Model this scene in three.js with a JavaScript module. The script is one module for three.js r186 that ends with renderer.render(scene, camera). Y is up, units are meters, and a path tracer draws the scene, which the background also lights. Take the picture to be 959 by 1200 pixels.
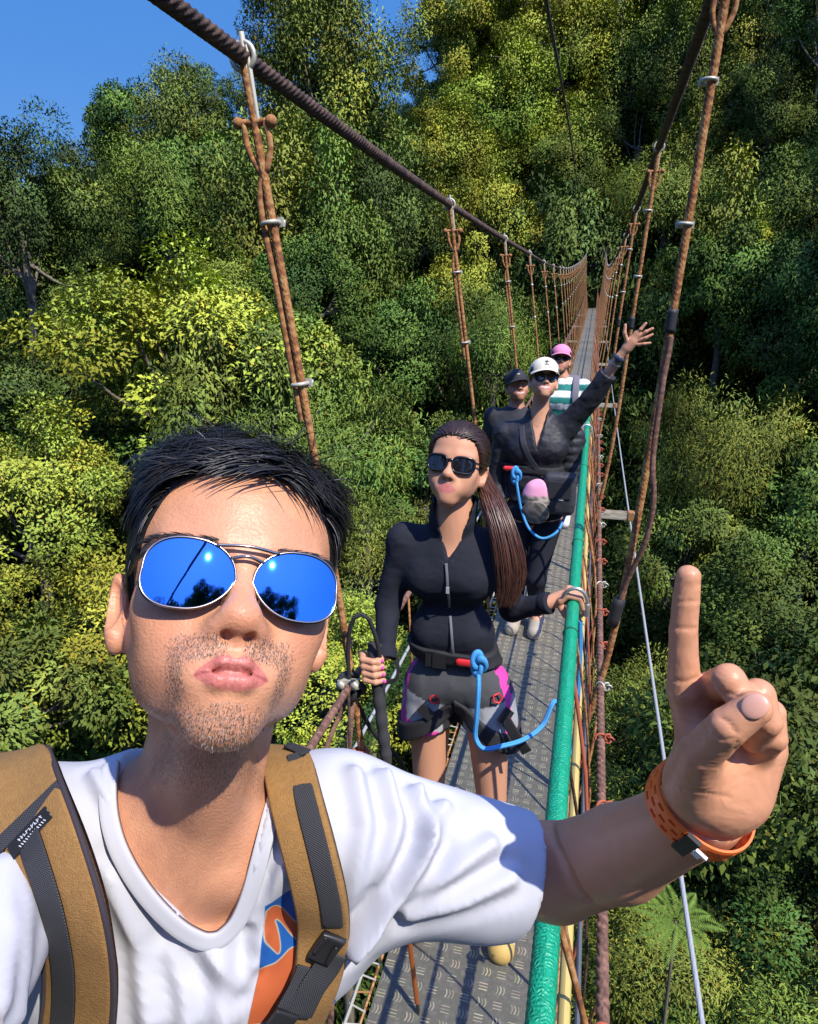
import * as THREE from 'three';
import { mergeGeometries, mergeVertices } from 'three/addons/utils/BufferGeometryUtils.js';

// ---------------------------------------------------------------- camera, sky, sun, exposure
const scene = new THREE.Scene();
const FPX = 796, CX = 479.5, CY = 600;                       // focal length and centre in pixels of the 959 x 1200 photograph
const camera = new THREE.PerspectiveCamera(2 * Math.atan(CY / FPX) * 180 / Math.PI, 959 / 1200, 0.02, 900);
camera.position.set(0.235, 1.87, 0);
camera.rotation.order = 'YXZ';
camera.rotation.set(-17.4 * Math.PI / 180, 14.8 * Math.PI / 180, 0);
camera.updateMatrixWorld(true);
scene.add(camera);

const SUN = new THREE.Vector3(0.60, 1.0, 0.41).normalize();
{
  const w = 512, h = 256, d = new Float32Array(w * h * 4);
  const zen = [0.060, 0.165, 0.44], mid = [0.018, 0.135, 0.42], hor = [0.20, 0.37, 0.62];  // zenith brightened to fill the shade
  for (let j = 0; j < h; j++) for (let i = 0; i < w; i++) {
    const el = ((j + 0.5) / h - 0.5) * Math.PI, t = Math.max(0, Math.sin(el));
    const a = Math.pow(1 - t, 7), b = Math.pow(1 - t, 1.6), o = (j * w + i) * 4;
    const az = ((i + 0.5) / w - 0.5) * Math.PI * 2, ce = Math.cos(el), mu = Math.max(0, SUN.x * ce * Math.cos(az) + SUN.y * Math.sin(el) + SUN.z * ce * Math.sin(az)), mie = 1 + 2.0 * mu * mu;   // air scatters more light towards the sun; strengthened here to lift the shade
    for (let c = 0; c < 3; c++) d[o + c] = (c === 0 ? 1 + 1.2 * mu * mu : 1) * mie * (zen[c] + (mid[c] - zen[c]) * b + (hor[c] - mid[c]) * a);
    if (el < 0) { d[o] = 0.10; d[o + 1] = 0.16; d[o + 2] = 0.12; }
    d[o + 3] = 1;
  }
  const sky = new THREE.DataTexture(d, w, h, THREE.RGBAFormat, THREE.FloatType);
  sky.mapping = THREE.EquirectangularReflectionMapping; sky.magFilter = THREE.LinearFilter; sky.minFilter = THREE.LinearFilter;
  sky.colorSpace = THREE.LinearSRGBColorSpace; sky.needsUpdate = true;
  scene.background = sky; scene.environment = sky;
}
const sun = new THREE.DirectionalLight(new THREE.Color().setRGB(1, 0.93, 0.80), 3.6);
sun.position.copy(SUN).multiplyScalar(80); sun.target.position.set(0, 0, -20);
sun.position.add(sun.target.position);
sun.castShadow = true; sun.shadow.mapSize.set(4096, 4096);
Object.assign(sun.shadow.camera, { left: -60, right: 60, top: 60, bottom: -60, near: 1, far: 200 });
scene.add(sun, sun.target);
const renderer = new THREE.WebGLRenderer({ antialias: true });
renderer.toneMapping = THREE.LinearToneMapping;
renderer.toneMappingExposure = 1.72;
renderer.shadowMap.enabled = true;

// ---------------------------------------------------------------- helpers
const V = (x, y, z) => new THREE.Vector3(x, y, z);
const lerp = (a, b, t) => a + (b - a) * t, clamp = (x, a = 0, b = 1) => x < a ? a : x > b ? b : x;
const smooth = (a, b, x) => { const t = clamp((x - a) / (b - a)); return t * t * (3 - 2 * t); };
function rng(seed) { let s = seed >>> 0; return () => { s = (s + 0x6D2B79F5) >>> 0; let t = s; t = Math.imul(t ^ (t >>> 15), t | 1); t ^= t + Math.imul(t ^ (t >>> 7), t | 61); return ((t ^ (t >>> 14)) >>> 0) / 4294967296; }; }
const CAM = camera.matrixWorld.clone();
// a pixel of the photograph gives a direction; the distance comes from a depth or from the plane that the thing touches
const cam3 = (px, py, d) => V((px - CX) / FPX * d, (CY - py) / FPX * d, -d);
const at = (px, py, d) => cam3(px, py, d).applyMatrix4(CAM);
function onPlane(axis, v, px, py) {
  const o = camera.position, r = at(px, py, 1).sub(o);
  return o.clone().addScaledVector(r, (v - o[axis]) / r[axis]);
}
// value noise
const NT = (() => { const r = rng(77), a = new Float32Array(4096); for (let i = 0; i < 4096; i++) a[i] = r(); return a; })();
function n3(x, y, z) {
  const xi = Math.floor(x), yi = Math.floor(y), zi = Math.floor(z);
  let fx = x - xi, fy = y - yi, fz = z - zi;
  fx = fx * fx * (3 - 2 * fx); fy = fy * fy * (3 - 2 * fy); fz = fz * fz * (3 - 2 * fz);
  const h = (a, b, c) => NT[(Math.imul(a, 73856093) ^ Math.imul(b, 19349663) ^ Math.imul(c, 83492791)) & 4095];
  const l = (a, b, t) => a + (b - a) * t;
  return l(l(l(h(xi, yi, zi), h(xi + 1, yi, zi), fx), l(h(xi, yi + 1, zi), h(xi + 1, yi + 1, zi), fx), fy),
    l(l(h(xi, yi, zi + 1), h(xi + 1, yi, zi + 1), fx), l(h(xi, yi + 1, zi + 1), h(xi + 1, yi + 1, zi + 1), fx), fy), fz);
}
const fbm = (x, y, z, o = 4) => { let s = 0, a = 0.5; for (let i = 0; i < o; i++) { s += a * n3(x, y, z); x *= 2.03; y *= 2.03; z *= 2.03; a *= 0.5; } return s; };
const names = {};
const numbered = n => { names[n] = (names[n] ?? -1) + 1; return names[n] ? n + '_' + String(names[n]).padStart(3, '0') : n; };
function shadows(o) { o.traverse(m => { if (m.isMesh) { m.castShadow = true; m.receiveShadow = true; } }); return o; }
function thing(name, label, category, pos = V(0, 0, 0), group) {
  const g = new THREE.Group(); g.name = numbered(name); g.position.copy(pos); scene.add(g);
  g.userData = { label, category }; if (group) g.userData.group = group;
  return g;
}
function part(name, geo, mat, parent, label) {
  const m = new THREE.Mesh(geo, mat); m.name = name; m.castShadow = m.receiveShadow = true;
  if (label) m.userData.label = label;
  parent.add(m); return m;
}
// put a geometry that was built in world coordinates under a thing that stands at its base
const local = (geo, t) => geo.translate(-t.position.x, -t.position.y, -t.position.z);
const merge = list => mergeGeometries(list.map(g => { const q = g.index ? g.toNonIndexed() : g; for (const k of Object.keys(q.attributes)) if (!['position', 'normal', 'uv', 'color'].includes(k)) q.deleteAttribute(k); return q; }));
const std = (c, roughness = 0.8, more = {}) => new THREE.MeshStandardMaterial({ color: Array.isArray(c) ? new THREE.Color().setRGB(...c) : c, roughness, ...more });
const phy = (c, roughness = 0.8, more = {}) => new THREE.MeshPhysicalMaterial({ color: Array.isArray(c) ? new THREE.Color().setRGB(...c) : c, roughness, ...more });
const s2l = c => c <= 0.04045 ? c / 12.92 : Math.pow((c + 0.055) / 1.055, 2.4), l2s = c => c <= 0.0031308 ? c * 12.92 : 1.055 * Math.pow(c, 1 / 2.4) - 0.055;
// texture from a function (u, v in 0..1) => [r, g, b] linear or a grey number
function tex(w, h, f, srgb = true, wrap = true) {
  const d = new Uint8Array(w * h * 4);
  for (let j = 0; j < h; j++) for (let i = 0; i < w; i++) {
    const c = f((i + 0.5) / w, (j + 0.5) / h, i, j), o = (j * w + i) * 4;
    for (let k = 0; k < 3; k++) { const v = clamp(typeof c === 'number' ? c : c[k]); d[o + k] = Math.round(255 * (srgb ? l2s(v) : v)); }
    d[o + 3] = 255;
  }
  const t = new THREE.DataTexture(d, w, h, THREE.RGBAFormat); t.magFilter = THREE.LinearFilter; t.minFilter = THREE.LinearMipmapLinearFilter; t.generateMipmaps = true;
  if (wrap) t.wrapS = t.wrapT = THREE.RepeatWrapping; t.colorSpace = srgb ? THREE.SRGBColorSpace : THREE.NoColorSpace; t.needsUpdate = true;
  return t;
}
// smooth curve through points
const curve = (pts, closed = false) => new THREE.CatmullRomCurve3(pts, closed, 'centripetal');
// tube along a curve: r may be a function of t; uv in metres
function tube(c, r, seg = 24, rad = 6, caps = true) {
  const fr = c.computeFrenetFrames ? null : null, pos = [], uv = [], idx = [];
  const rf = typeof r === 'function' ? r : () => r, L = c.getLength();
  let N = V(0, 0, 0), T0 = c.getTangentAt(0); const up = Math.abs(T0.y) < 0.9 ? V(0, 1, 0) : V(1, 0, 0); N.copy(up).addScaledVector(T0, -up.dot(T0)).normalize();
  for (let i = 0; i <= seg; i++) {
    const t = i / seg, p = c.getPointAt(t), T = c.getTangentAt(t);
    N.addScaledVector(T, -N.dot(T)).normalize(); const B = T.clone().cross(N), q = rf(t);
    for (let j = 0; j <= rad; j++) {
      const a = j / rad * Math.PI * 2, ca = Math.cos(a) * q, sa = Math.sin(a) * q;
      pos.push(p.x + N.x * ca + B.x * sa, p.y + N.y * ca + B.y * sa, p.z + N.z * ca + B.z * sa); uv.push(t * L, j / rad * 6.28 * q);
    }
  }
  const w = rad + 1;
  for (let i = 0; i < seg; i++) for (let j = 0; j < rad; j++) { const a = i * w + j; idx.push(a, a + w, a + 1, a + 1, a + w, a + w + 1); }
  if (caps) for (const [row, flip] of [[0, 1], [seg, 0]]) {
    const p = c.getPointAt(row ? 1 : 0), k = pos.length / 3; pos.push(p.x, p.y, p.z); uv.push(0, 0);
    for (let j = 0; j < rad; j++) { const a = row * w + j; flip ? idx.push(k, a, a + 1) : idx.push(k, a + 1, a); }
  }
  const g = new THREE.BufferGeometry(); g.setAttribute('position', new THREE.Float32BufferAttribute(pos, 3)); g.setAttribute('uv', new THREE.Float32BufferAttribute(uv, 2)); g.setIndex(idx); g.computeVertexNormals();
  return g;
}
const bar = (a, b, r, rad = 8, r2) => { const c = new THREE.LineCurve3(a, b); return tube(c, r2 === undefined ? r : t => lerp(r, r2, t), 1, rad); };
// laid rope: the section has lobes that turn along the rope
function laid(c, r, lobes, pitch, step, rad = 24, depth = 0.22) {
  const L = c.getLength(), seg = Math.ceil(L / step), pos = [], uv = [], idx = [];
  let T0 = c.getTangentAt(0); const up = Math.abs(T0.y) < 0.9 ? V(0, 1, 0) : V(1, 0, 0), N = up.clone().addScaledVector(T0, -up.dot(T0)).normalize();
  for (let i = 0; i <= seg; i++) {
    const t = i / seg, p = c.getPointAt(t), T = c.getTangentAt(t); N.addScaledVector(T, -N.dot(T)).normalize(); const B = T.clone().cross(N);
    for (let j = 0; j <= rad; j++) {
      const a = j / rad * Math.PI * 2, ph = (a * lobes + t * L / pitch * Math.PI * 2 * lobes) / 2, q = r * (1 - depth + depth * Math.abs(Math.sin(ph)));
      const ca = Math.cos(a) * q, sa = Math.sin(a) * q;
      pos.push(p.x + N.x * ca + B.x * sa, p.y + N.y * ca + B.y * sa, p.z + N.z * ca + B.z * sa); uv.push(t * L, j / rad * 6.28 * r);
    }
  }
  const w = rad + 1; for (let i = 0; i < seg; i++) for (let j = 0; j < rad; j++) { const a = i * w + j; idx.push(a, a + w, a + 1, a + 1, a + w, a + w + 1); }
  const g = new THREE.BufferGeometry(); g.setAttribute('position', new THREE.Float32BufferAttribute(pos, 3)); g.setAttribute('uv', new THREE.Float32BufferAttribute(uv, 2)); g.setIndex(idx); g.computeVertexNormals();
  return g;
}
// box from a centre, half sizes and three axes, with chamfered look by a tiny bevel
function box(c, hx, hy, hz, ax = V(1, 0, 0), ay = V(0, 1, 0), az = V(0, 0, 1)) {
  if (ax.clone().cross(ay).dot(az) < 0) az = az.clone().negate();
  const g = new THREE.BoxGeometry(hx * 2, hy * 2, hz * 2); g.applyMatrix4(new THREE.Matrix4().makeBasis(ax, ay, az).setPosition(c)); return g;
}
const ringGeo = (c, R, r, axis, arc = Math.PI * 2, seg = 20) => { const g = new THREE.TorusGeometry(R, r, 8, seg, arc); g.applyQuaternion(new THREE.Quaternion().setFromUnitVectors(V(0, 0, 1), axis.clone().normalize())); g.translate(c.x, c.y, c.z); return g; };

// ---------------------------------------------------------------- distance fields and their mesher
const smin = (a, b, k) => { const h = Math.max(k - Math.abs(a - b), 0) / k; return Math.min(a, b) - h * h * k * 0.25; };
const smax = (a, b, k) => -smin(-a, -b, k);
function capsule(a, b, ra, rb) {          // tapered limb between two joints
  const ax = a.x, ay = a.y, az = a.z, bx = b.x - ax, by = b.y - ay, bz = b.z - az, il = 1 / Math.max(1e-9, bx * bx + by * by + bz * bz);
  return (x, y, z) => { const px = x - ax, py = y - ay, pz = z - az; let h = (px * bx + py * by + pz * bz) * il; h = h < 0 ? 0 : h > 1 ? 1 : h; const qx = px - bx * h, qy = py - by * h, qz = pz - bz * h; return Math.sqrt(qx * qx + qy * qy + qz * qz) - (ra + (rb - ra) * h); };
}
function ellipsoid(c, rx, ry, rz, q) {
  const m = q ? new THREE.Matrix4().makeRotationFromQuaternion(q.clone().invert()).elements : null, r0 = Math.min(rx, ry, rz);
  return (x, y, z) => {
    let a = x - c.x, b = y - c.y, d = z - c.z;
    if (m) { const u = m[0] * a + m[4] * b + m[8] * d, v = m[1] * a + m[5] * b + m[9] * d, w = m[2] * a + m[6] * b + m[10] * d; a = u; b = v; d = w; }
    const k0 = Math.sqrt((a / rx) ** 2 + (b / ry) ** 2 + (d / rz) ** 2), k1 = Math.sqrt((a / (rx * rx)) ** 2 + (b / (ry * ry)) ** 2 + (d / (rz * rz)) ** 2);
    return k1 < 1e-9 ? -r0 : k0 * (k0 - 1) / k1;
  };
}
const blend = (list, k) => (x, y, z) => { let d = 1e3; for (let i = 0; i < list.length; i++) { const e = list[i]; d = Array.isArray(e) ? smin(d, e[0](x, y, z), e[1]) : smin(d, e(x, y, z), k); } return d; };
const grad = (f, p, e = 0.0015) => V(f(p.x + e, p.y, p.z) - f(p.x - e, p.y, p.z), f(p.x, p.y + e, p.z) - f(p.x, p.y - e, p.z), f(p.x, p.y, p.z + e) - f(p.x, p.y, p.z - e)).normalize();
function snap(f, p, off = 0) { const q = p.clone(); for (let i = 0; i < 12; i++) { const d = f(q.x, q.y, q.z) - off; if (Math.abs(d) < 2e-4) break; q.addScaledVector(grad(f, q), -d * 0.8); } return q; }
function march(f, o, dir, tmax = 2) { let t = 0; for (let i = 0; i < 160 && t < tmax; i++) { const d = f(o.x + dir.x * t, o.y + dir.y * t, o.z + dir.z * t); if (d < 2e-4) return o.clone().addScaledVector(dir, t); t += Math.max(d * 0.7, 3e-4); } return null; }
// surface nets
function skin(f, lo, hi, cell) {
  const B = 6, nx = Math.ceil((hi.x - lo.x) / cell / B) * B + 1, ny = Math.ceil((hi.y - lo.y) / cell / B) * B + 1, nz = Math.ceil((hi.z - lo.z) / cell / B) * B + 1;
  const val = new Float32Array(nx * ny * nz).fill(1), done = new Uint8Array(nx * ny * nz), at3 = (i, j, k) => i + nx * (j + ny * k), half = B * cell * 0.87 * 1.25 + cell;
  for (let bk = 0; bk < nz - 1; bk += B) for (let bj = 0; bj < ny - 1; bj += B) for (let bi = 0; bi < nx - 1; bi += B) {
    const d = f(lo.x + (bi + B / 2) * cell, lo.y + (bj + B / 2) * cell, lo.z + (bk + B / 2) * cell), far = Math.abs(d) > half;
    for (let k = bk; k <= bk + B; k++) for (let j = bj; j <= bj + B; j++) for (let i = bi; i <= bi + B; i++) {
      const q = at3(i, j, k); if (done[q]) continue;
      if (far) val[q] = d; else { val[q] = f(lo.x + i * cell, lo.y + j * cell, lo.z + k * cell); done[q] = 1; }
    }
  }
  const vid = new Int32Array(nx * ny * nz).fill(-1), pos = [], idx = [], E = [0, 1, 0, 2, 0, 4, 1, 3, 1, 5, 2, 3, 2, 6, 3, 7, 4, 5, 4, 6, 5, 7, 6, 7], s = new Float32Array(8);
  for (let k = 0; k < nz - 1; k++) for (let j = 0; j < ny - 1; j++) for (let i = 0; i < nx - 1; i++) {
    let m = 0; for (let c = 0; c < 8; c++) { s[c] = val[at3(i + (c & 1), j + ((c >> 1) & 1), k + (c >> 2))]; if (s[c] < 0) m |= 1 << c; }
    if (m === 0 || m === 255) continue;
    let x = 0, y = 0, z = 0, n = 0;
    for (let e = 0; e < 24; e += 2) { const a = E[e], b = E[e + 1]; if ((s[a] < 0) === (s[b] < 0)) continue; const t = s[a] / (s[a] - s[b]); x += (a & 1) + t * ((b & 1) - (a & 1)); y += ((a >> 1) & 1) + t * (((b >> 1) & 1) - ((a >> 1) & 1)); z += (a >> 2) + t * ((b >> 2) - (a >> 2)); n++; }
    vid[at3(i, j, k)] = pos.length / 3; pos.push(lo.x + (i + x / n) * cell, lo.y + (j + y / n) * cell, lo.z + (k + z / n) * cell);
  }
  for (let k = 1; k < nz - 1; k++) for (let j = 1; j < ny - 1; j++) for (let i = 1; i < nx - 1; i++) {
    const v0 = val[at3(i, j, k)] < 0;
    const quad = (a, b, c, d, fl) => { if (a < 0 || b < 0 || c < 0 || d < 0) return; fl ? idx.push(a, b, c, a, c, d) : idx.push(a, c, b, a, d, c); };
    if (v0 !== val[at3(i + 1, j, k)] < 0) quad(vid[at3(i, j - 1, k - 1)], vid[at3(i, j, k - 1)], vid[at3(i, j, k)], vid[at3(i, j - 1, k)], v0);
    if (v0 !== val[at3(i, j + 1, k)] < 0) quad(vid[at3(i - 1, j, k - 1)], vid[at3(i - 1, j, k)], vid[at3(i, j, k)], vid[at3(i, j, k - 1)], v0);
    if (v0 !== val[at3(i, j, k + 1)] < 0) quad(vid[at3(i - 1, j - 1, k)], vid[at3(i, j - 1, k)], vid[at3(i, j, k)], vid[at3(i - 1, j, k)], v0);
  }
  const g = new THREE.BufferGeometry(); g.setAttribute('position', new THREE.Float32BufferAttribute(pos, 3)); g.setIndex(idx); g.computeVertexNormals();
  return g;
}
// per-vertex edit: fn(p, n) may move p; colour function returns linear rgb
function edit(g, fn) { const P = g.attributes.position, N = g.attributes.normal, p = V(0, 0, 0), n = V(0, 0, 0); for (let i = 0; i < P.count; i++) { p.fromBufferAttribute(P, i); n.fromBufferAttribute(N, i); fn(p, n, i); P.setXYZ(i, p.x, p.y, p.z); } g.computeVertexNormals(); return g; }
function paint(g, fn) { const P = g.attributes.position, N = g.attributes.normal, c = new Float32Array(P.count * 3), p = V(0, 0, 0), n = V(0, 0, 0); for (let i = 0; i < P.count; i++) { p.fromBufferAttribute(P, i); n.fromBufferAttribute(N, i); const q = fn(p, n); c[i * 3] = q[0]; c[i * 3 + 1] = q[1]; c[i * 3 + 2] = q[2]; } g.setAttribute('color', new THREE.BufferAttribute(c, 3)); return g; }
function mapUV(g, fn) { const P = g.attributes.position, N = g.attributes.normal, c = new Float32Array(P.count * 2), p = V(0, 0, 0), n = V(0, 0, 0); for (let i = 0; i < P.count; i++) { p.fromBufferAttribute(P, i); n.fromBufferAttribute(N, i); const q = fn(p, n); c[i * 2] = q[0]; c[i * 2 + 1] = q[1]; } g.setAttribute('uv', new THREE.BufferAttribute(c, 2)); return g; }
// a flat band along points that carry normals (straps, webbing): half width may vary, rounded edges
function band(pts, nrm, hw, th, sub = 4) {
  const c = curve(pts), cn = curve(nrm), seg = (pts.length - 1) * sub, pos = [], uv = [], idx = [], S = 8; const L = c.getLength(); const hwf = typeof hw === 'function' ? hw : () => hw;
  const prof = [[-1, 0], [-0.96, 0.75], [-0.86, 1], [-0.4, 1.02], [0, 1.03], [0.4, 1.02], [0.86, 1], [0.96, 0.75], [1, 0]];
  for (let i = 0; i <= seg; i++) {
    const t = i / seg, p = c.getPoint(t), T = c.getTangent(t), n = cn.getPoint(t).normalize(), b = T.clone().cross(n).normalize(), w = hwf(t); n.copy(b).cross(T).normalize();
    for (const [u, v] of prof) { pos.push(p.x + b.x * u * w + n.x * v * th, p.y + b.y * u * w + n.y * v * th, p.z + b.z * u * w + n.z * v * th); uv.push(u * w, t * L); }
  }
  const w = prof.length; for (let i = 0; i < seg; i++) for (let j = 0; j < w - 1; j++) { const a = i * w + j; idx.push(a, a + w, a + 1, a + 1, a + w, a + w + 1); }
  for (let i = 0; i < seg; i++) { const a = i * w; idx.push(a, a + w - 1, a + w, a + w - 1, a + 2 * w - 1, a + w); }
  const e = seg * w; for (let j = 1; j < w - 1; j++) { idx.push(0, j, j + 1); idx.push(e, e + j + 1, e + j); }
  const g = new THREE.BufferGeometry(); g.setAttribute('position', new THREE.Float32BufferAttribute(pos, 3)); g.setAttribute('uv', new THREE.Float32BufferAttribute(uv, 2)); g.setIndex(idx); g.computeVertexNormals(); return g;
}
// ---------------------------------------------------------------- ground of the ravine
const deckY = z => 0.000775 * z * z;
function terrain(x, z) {
  let h = -17 + 0.61 * Math.max(0, Math.min(-14 - z, 31)) + 0.42 * Math.max(0, Math.min(-45 - z, 26)) - 0.25 * Math.max(0, -75 - z) + 0.85 * Math.max(0, Math.min(z + 4, 20)) + 0.3 * Math.max(0, z - 16);
  const ax = Math.abs(x); h += 0.16 * Math.max(0, ax - 9) * smooth(-60, -20, -Math.abs(z + 14));
  h += (fbm(x * 0.07 + 9, 3, z * 0.07, 3) - 0.45) * 5 * smooth(2, 9, ax) + (n3(x * 0.4, 1, z * 0.4) - 0.5) * 0.5;
  return h;
}
{
  const g = new THREE.PlaneGeometry(420, 420, 170, 170); g.rotateX(-Math.PI / 2); g.translate(0, 0, -40);
  const P = g.attributes.position; for (let i = 0; i < P.count; i++) P.setY(i, terrain(P.getX(i), P.getZ(i)));
  g.computeVertexNormals(); mapUV(g, p => [p.x / 6, p.z / 6]);
  const t = tex(512, 512, (u, v) => { const n = fbm(u * 24, v * 24, 1, 4), l = n3(u * 90, v * 90, 4); const a = clamp(n * 1.4 - 0.2); return [lerp(0.020, 0.055, a) * (0.7 + 0.6 * l), lerp(0.026, 0.060, a) * (0.7 + 0.6 * l), lerp(0.010, 0.022, a) * (0.7 + 0.6 * l)]; });
  const m = part('hillside_ground', g, new THREE.MeshStandardMaterial({ map: t, roughness: 1 }), scene); m.userData.kind = 'structure';
}
// ---------------------------------------------------------------- leaves and crowns
// one leaf: two faces folded along the midrib
function Leafer() {
  const pos = [], nor = [], col = [], idx = [];
  const T = V(0, 0, 0), S = V(0, 0, 0), N = V(0, 0, 0);
  return {
    add(p, dir, nn, len, wid, c, fold = 0.18, round = null) {
      T.copy(dir).normalize(); S.copy(T).cross(nn).normalize(); if (!(S.lengthSq() > 0.5)) S.set(1, 0, 0); N.copy(S).cross(T);
      const k = pos.length / 3, m = len * 0.45, f = wid * fold;
      pos.push(p.x, p.y, p.z,
        p.x + T.x * m + S.x * wid / 2 + N.x * f, p.y + T.y * m + S.y * wid / 2 + N.y * f, p.z + T.z * m + S.z * wid / 2 + N.z * f,
        p.x + T.x * len - N.x * f, p.y + T.y * len - N.y * f - len * 0.06, p.z + T.z * len - N.z * f,
        p.x + T.x * m - S.x * wid / 2 + N.x * f, p.y + T.y * m - S.y * wid / 2 + N.y * f, p.z + T.z * m - S.z * wid / 2 + N.z * f);
      for (const [a, b] of [[0, 1], [1, 1], [0, 1], [-1, 1]]) { const f = N.y < 0 ? -1 : 1; round ? nor.push(N.x * f * 0.45 + round.x, N.y * f * 0.45 + round.y, N.z * f * 0.45 + round.z) : nor.push(N.x - S.x * a * 0.35, N.y - S.y * a * 0.35, N.z - S.z * a * 0.35); }
      for (let i = 0; i < 4; i++) col.push(c[0], c[1], c[2]);
      idx.push(k, k + 1, k + 2, k, k + 2, k + 3);
    },
    get count() { return idx.length / 3; },
    geo() { const g = new THREE.BufferGeometry(); g.setAttribute('position', new THREE.Float32BufferAttribute(pos, 3)); g.setAttribute('normal', new THREE.Float32BufferAttribute(nor, 3)); g.setAttribute('color', new THREE.Float32BufferAttribute(col, 3)); g.setIndex(idx); return g; },
  };
}
const rv = r => { const u = r() * 2 - 1, a = r() * 6.283, s = Math.sqrt(1 - u * u); return V(s * Math.cos(a), u, s * Math.sin(a)); };
// crown of radius about 4 m: clumps on an uneven shell and inside it, each clump many leaves on twigs
function makeCrown(seed, o) {
  const r = rng(seed), L = Leafer(), clumps = [];
  for (let i = 0; i < o.clumps; i++) {
    const d = rv(r); if (d.y < -0.55) d.y *= -0.6; d.normalize();
    const inner = r() < 0.22 ? 0.35 + 0.35 * r() : 0.74 + 0.3 * r();
    const bump = 0.55 + 0.62 * n3(d.x * 1.7 + seed, d.y * 1.7, d.z * 1.7);
    const c = V(d.x * o.rx, d.y * o.ry, d.z * o.rz).multiplyScalar(inner * bump);
    clumps.push([c, o.cr * (0.65 + 0.7 * r()), d]);
  }
  const per = Math.floor(o.leaves / o.clumps);
  for (const [c, cr, d] of clumps) {
    const tone = Math.pow(2, (r() - 0.5) * o.vary), warm = (r() - 0.5) * 0.3;
    for (let k = 0; k < per; k++) {
      const q = rv(r); q.y = q.y * 0.72 + 0.12; const rad = cr * Math.pow(0.25 + 0.75 * r(), 0.55), p = c.clone().addScaledVector(q, rad);
      if (o.hang) p.y -= o.hang * r() * r() * 2.2;
      const dir = q.clone().multiplyScalar(0.8).addScaledVector(rv(r), 0.7); dir.y -= o.droop;
      const nn = d.clone().multiplyScalar(0.5).addScaledVector(rv(r), 0.55); nn.y += 0.75;
      const t = tone * (0.86 + 0.28 * r()), w = warm + (r() - 0.5) * 0.12, y = r() < 0.012 ? 1.5 : 1, rd = q.clone().multiplyScalar(0.55).addScaledVector(d, 0.45);
      L.add(p, dir, nn, o.len * (0.6 + 0.7 * r()), o.wid * (0.7 + 0.6 * r()), [o.col[0] * t * (1 + w) * y, o.col[1] * t, o.col[2] * t * (1 - w)], 0.18, rd);
    }
  }
  return { geo: L.geo(), clumps };
}
// stem whose foot is at y = -h, and limbs that reach into the clumps of the crown
function makeTrunk(seed, clumps, h, rad) {
  const r = rng(seed), list = [], lean = V((r() - 0.5) * 0.8, 0, (r() - 0.5) * 0.8);
  const stem = tube(curve([V(lean.x * 0.5, -h, lean.z * 0.5), V(lean.x, -h * 0.6, lean.z), V(lean.x * 0.3, -h * 0.2, lean.z * 0.2), V(0, 0.3, 0)]), t => rad * (1.15 - 0.6 * t) * (1 + 0.5 * Math.exp(-t * 30)), 14, 8);
  const pick = clumps.filter(() => r() < 16 / clumps.length);
  list.push(tube(curve([V(0, -2.4, 0), V(0.1, -0.8, 0.1), V(0, 0.8, 0), V(0.2, 2.2, 0.1)]), t => rad * 0.6 * (1 - 0.85 * t), 8, 6, false));
  for (const [p] of pick) { const a = V(0, lerp(-2.0, 0.6, r()), 0), m = a.clone().lerp(p, 0.5).add(V((r() - 0.5) * 0.5, -0.25, (r() - 0.5) * 0.5)); list.push(tube(curve([a, m, p.clone().multiplyScalar(0.92)]), t => rad * 0.36 * (1 - 0.85 * t), 6, 5, false)); }
  return [stem, mergeGeometries(list)];
}
const leafMat = (rough = 0.62) => phy([1, 1, 1], rough, { vertexColors: true, side: THREE.DoubleSide, specularIntensity: 0.35 });
const LEAF = leafMat(0.68), TINTS = [[1, 1, 1], [0.66, 0.72, 0.78], [1.22, 1.2, 1.05], [0.86, 1.04, 0.95], [1.08, 1.0, 0.9]].map(c => { const m = leafMat(0.68); m.color.setRGB(...c); return m; });
const barkTex = tex(256, 256, (u, v) => { const n = fbm(u * 6, v * 22, 2, 4), l = n3(u * 14, v * 5, 8); const a = n * 1.3 * (0.8 + 0.4 * l); return [0.20 * a + 0.03, 0.17 * a + 0.025, 0.125 * a + 0.018]; });
const BARK = new THREE.MeshStandardMaterial({ map: barkTex, roughness: 0.95 });
// kinds: [crown options, trunk height below the crown centre, trunk radius]
const KINDS = {
  bright: { rx: 4, ry: 3.5, rz: 4, clumps: 58, cr: 0.98, leaves: 27000, len: 0.165, wid: 0.088, droop: 0.15, vary: 1.3, col: [0.245, 0.288, 0.037] },
  dense: { rx: 3.6, ry: 4.4, rz: 3.6, clumps: 46, cr: 0.92, leaves: 26000, len: 0.155, wid: 0.074, droop: 0.15, vary: 1.5, col: [0.092, 0.138, 0.027] },
  broad: { rx: 4, ry: 3.9, rz: 4, clumps: 40, cr: 0.95, leaves: 16000, len: 0.25, wid: 0.115, droop: 0.35, vary: 1.4, col: [0.122, 0.176, 0.033] },
  tall: { rx: 3.0, ry: 5.4, rz: 3.0, clumps: 48, cr: 0.85, leaves: 25000, len: 0.17, wid: 0.078, droop: 0.3, vary: 1.5, hang: 0.5, col: [0.152, 0.192, 0.033] },
  feathery: { rx: 3.6, ry: 3.2, rz: 3.6, clumps: 44, cr: 1.0, leaves: 24000, len: 0.21, wid: 0.046, droop: 0.5, vary: 1.3, hang: 0.7, col: [0.162, 0.208, 0.037] },
};
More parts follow.
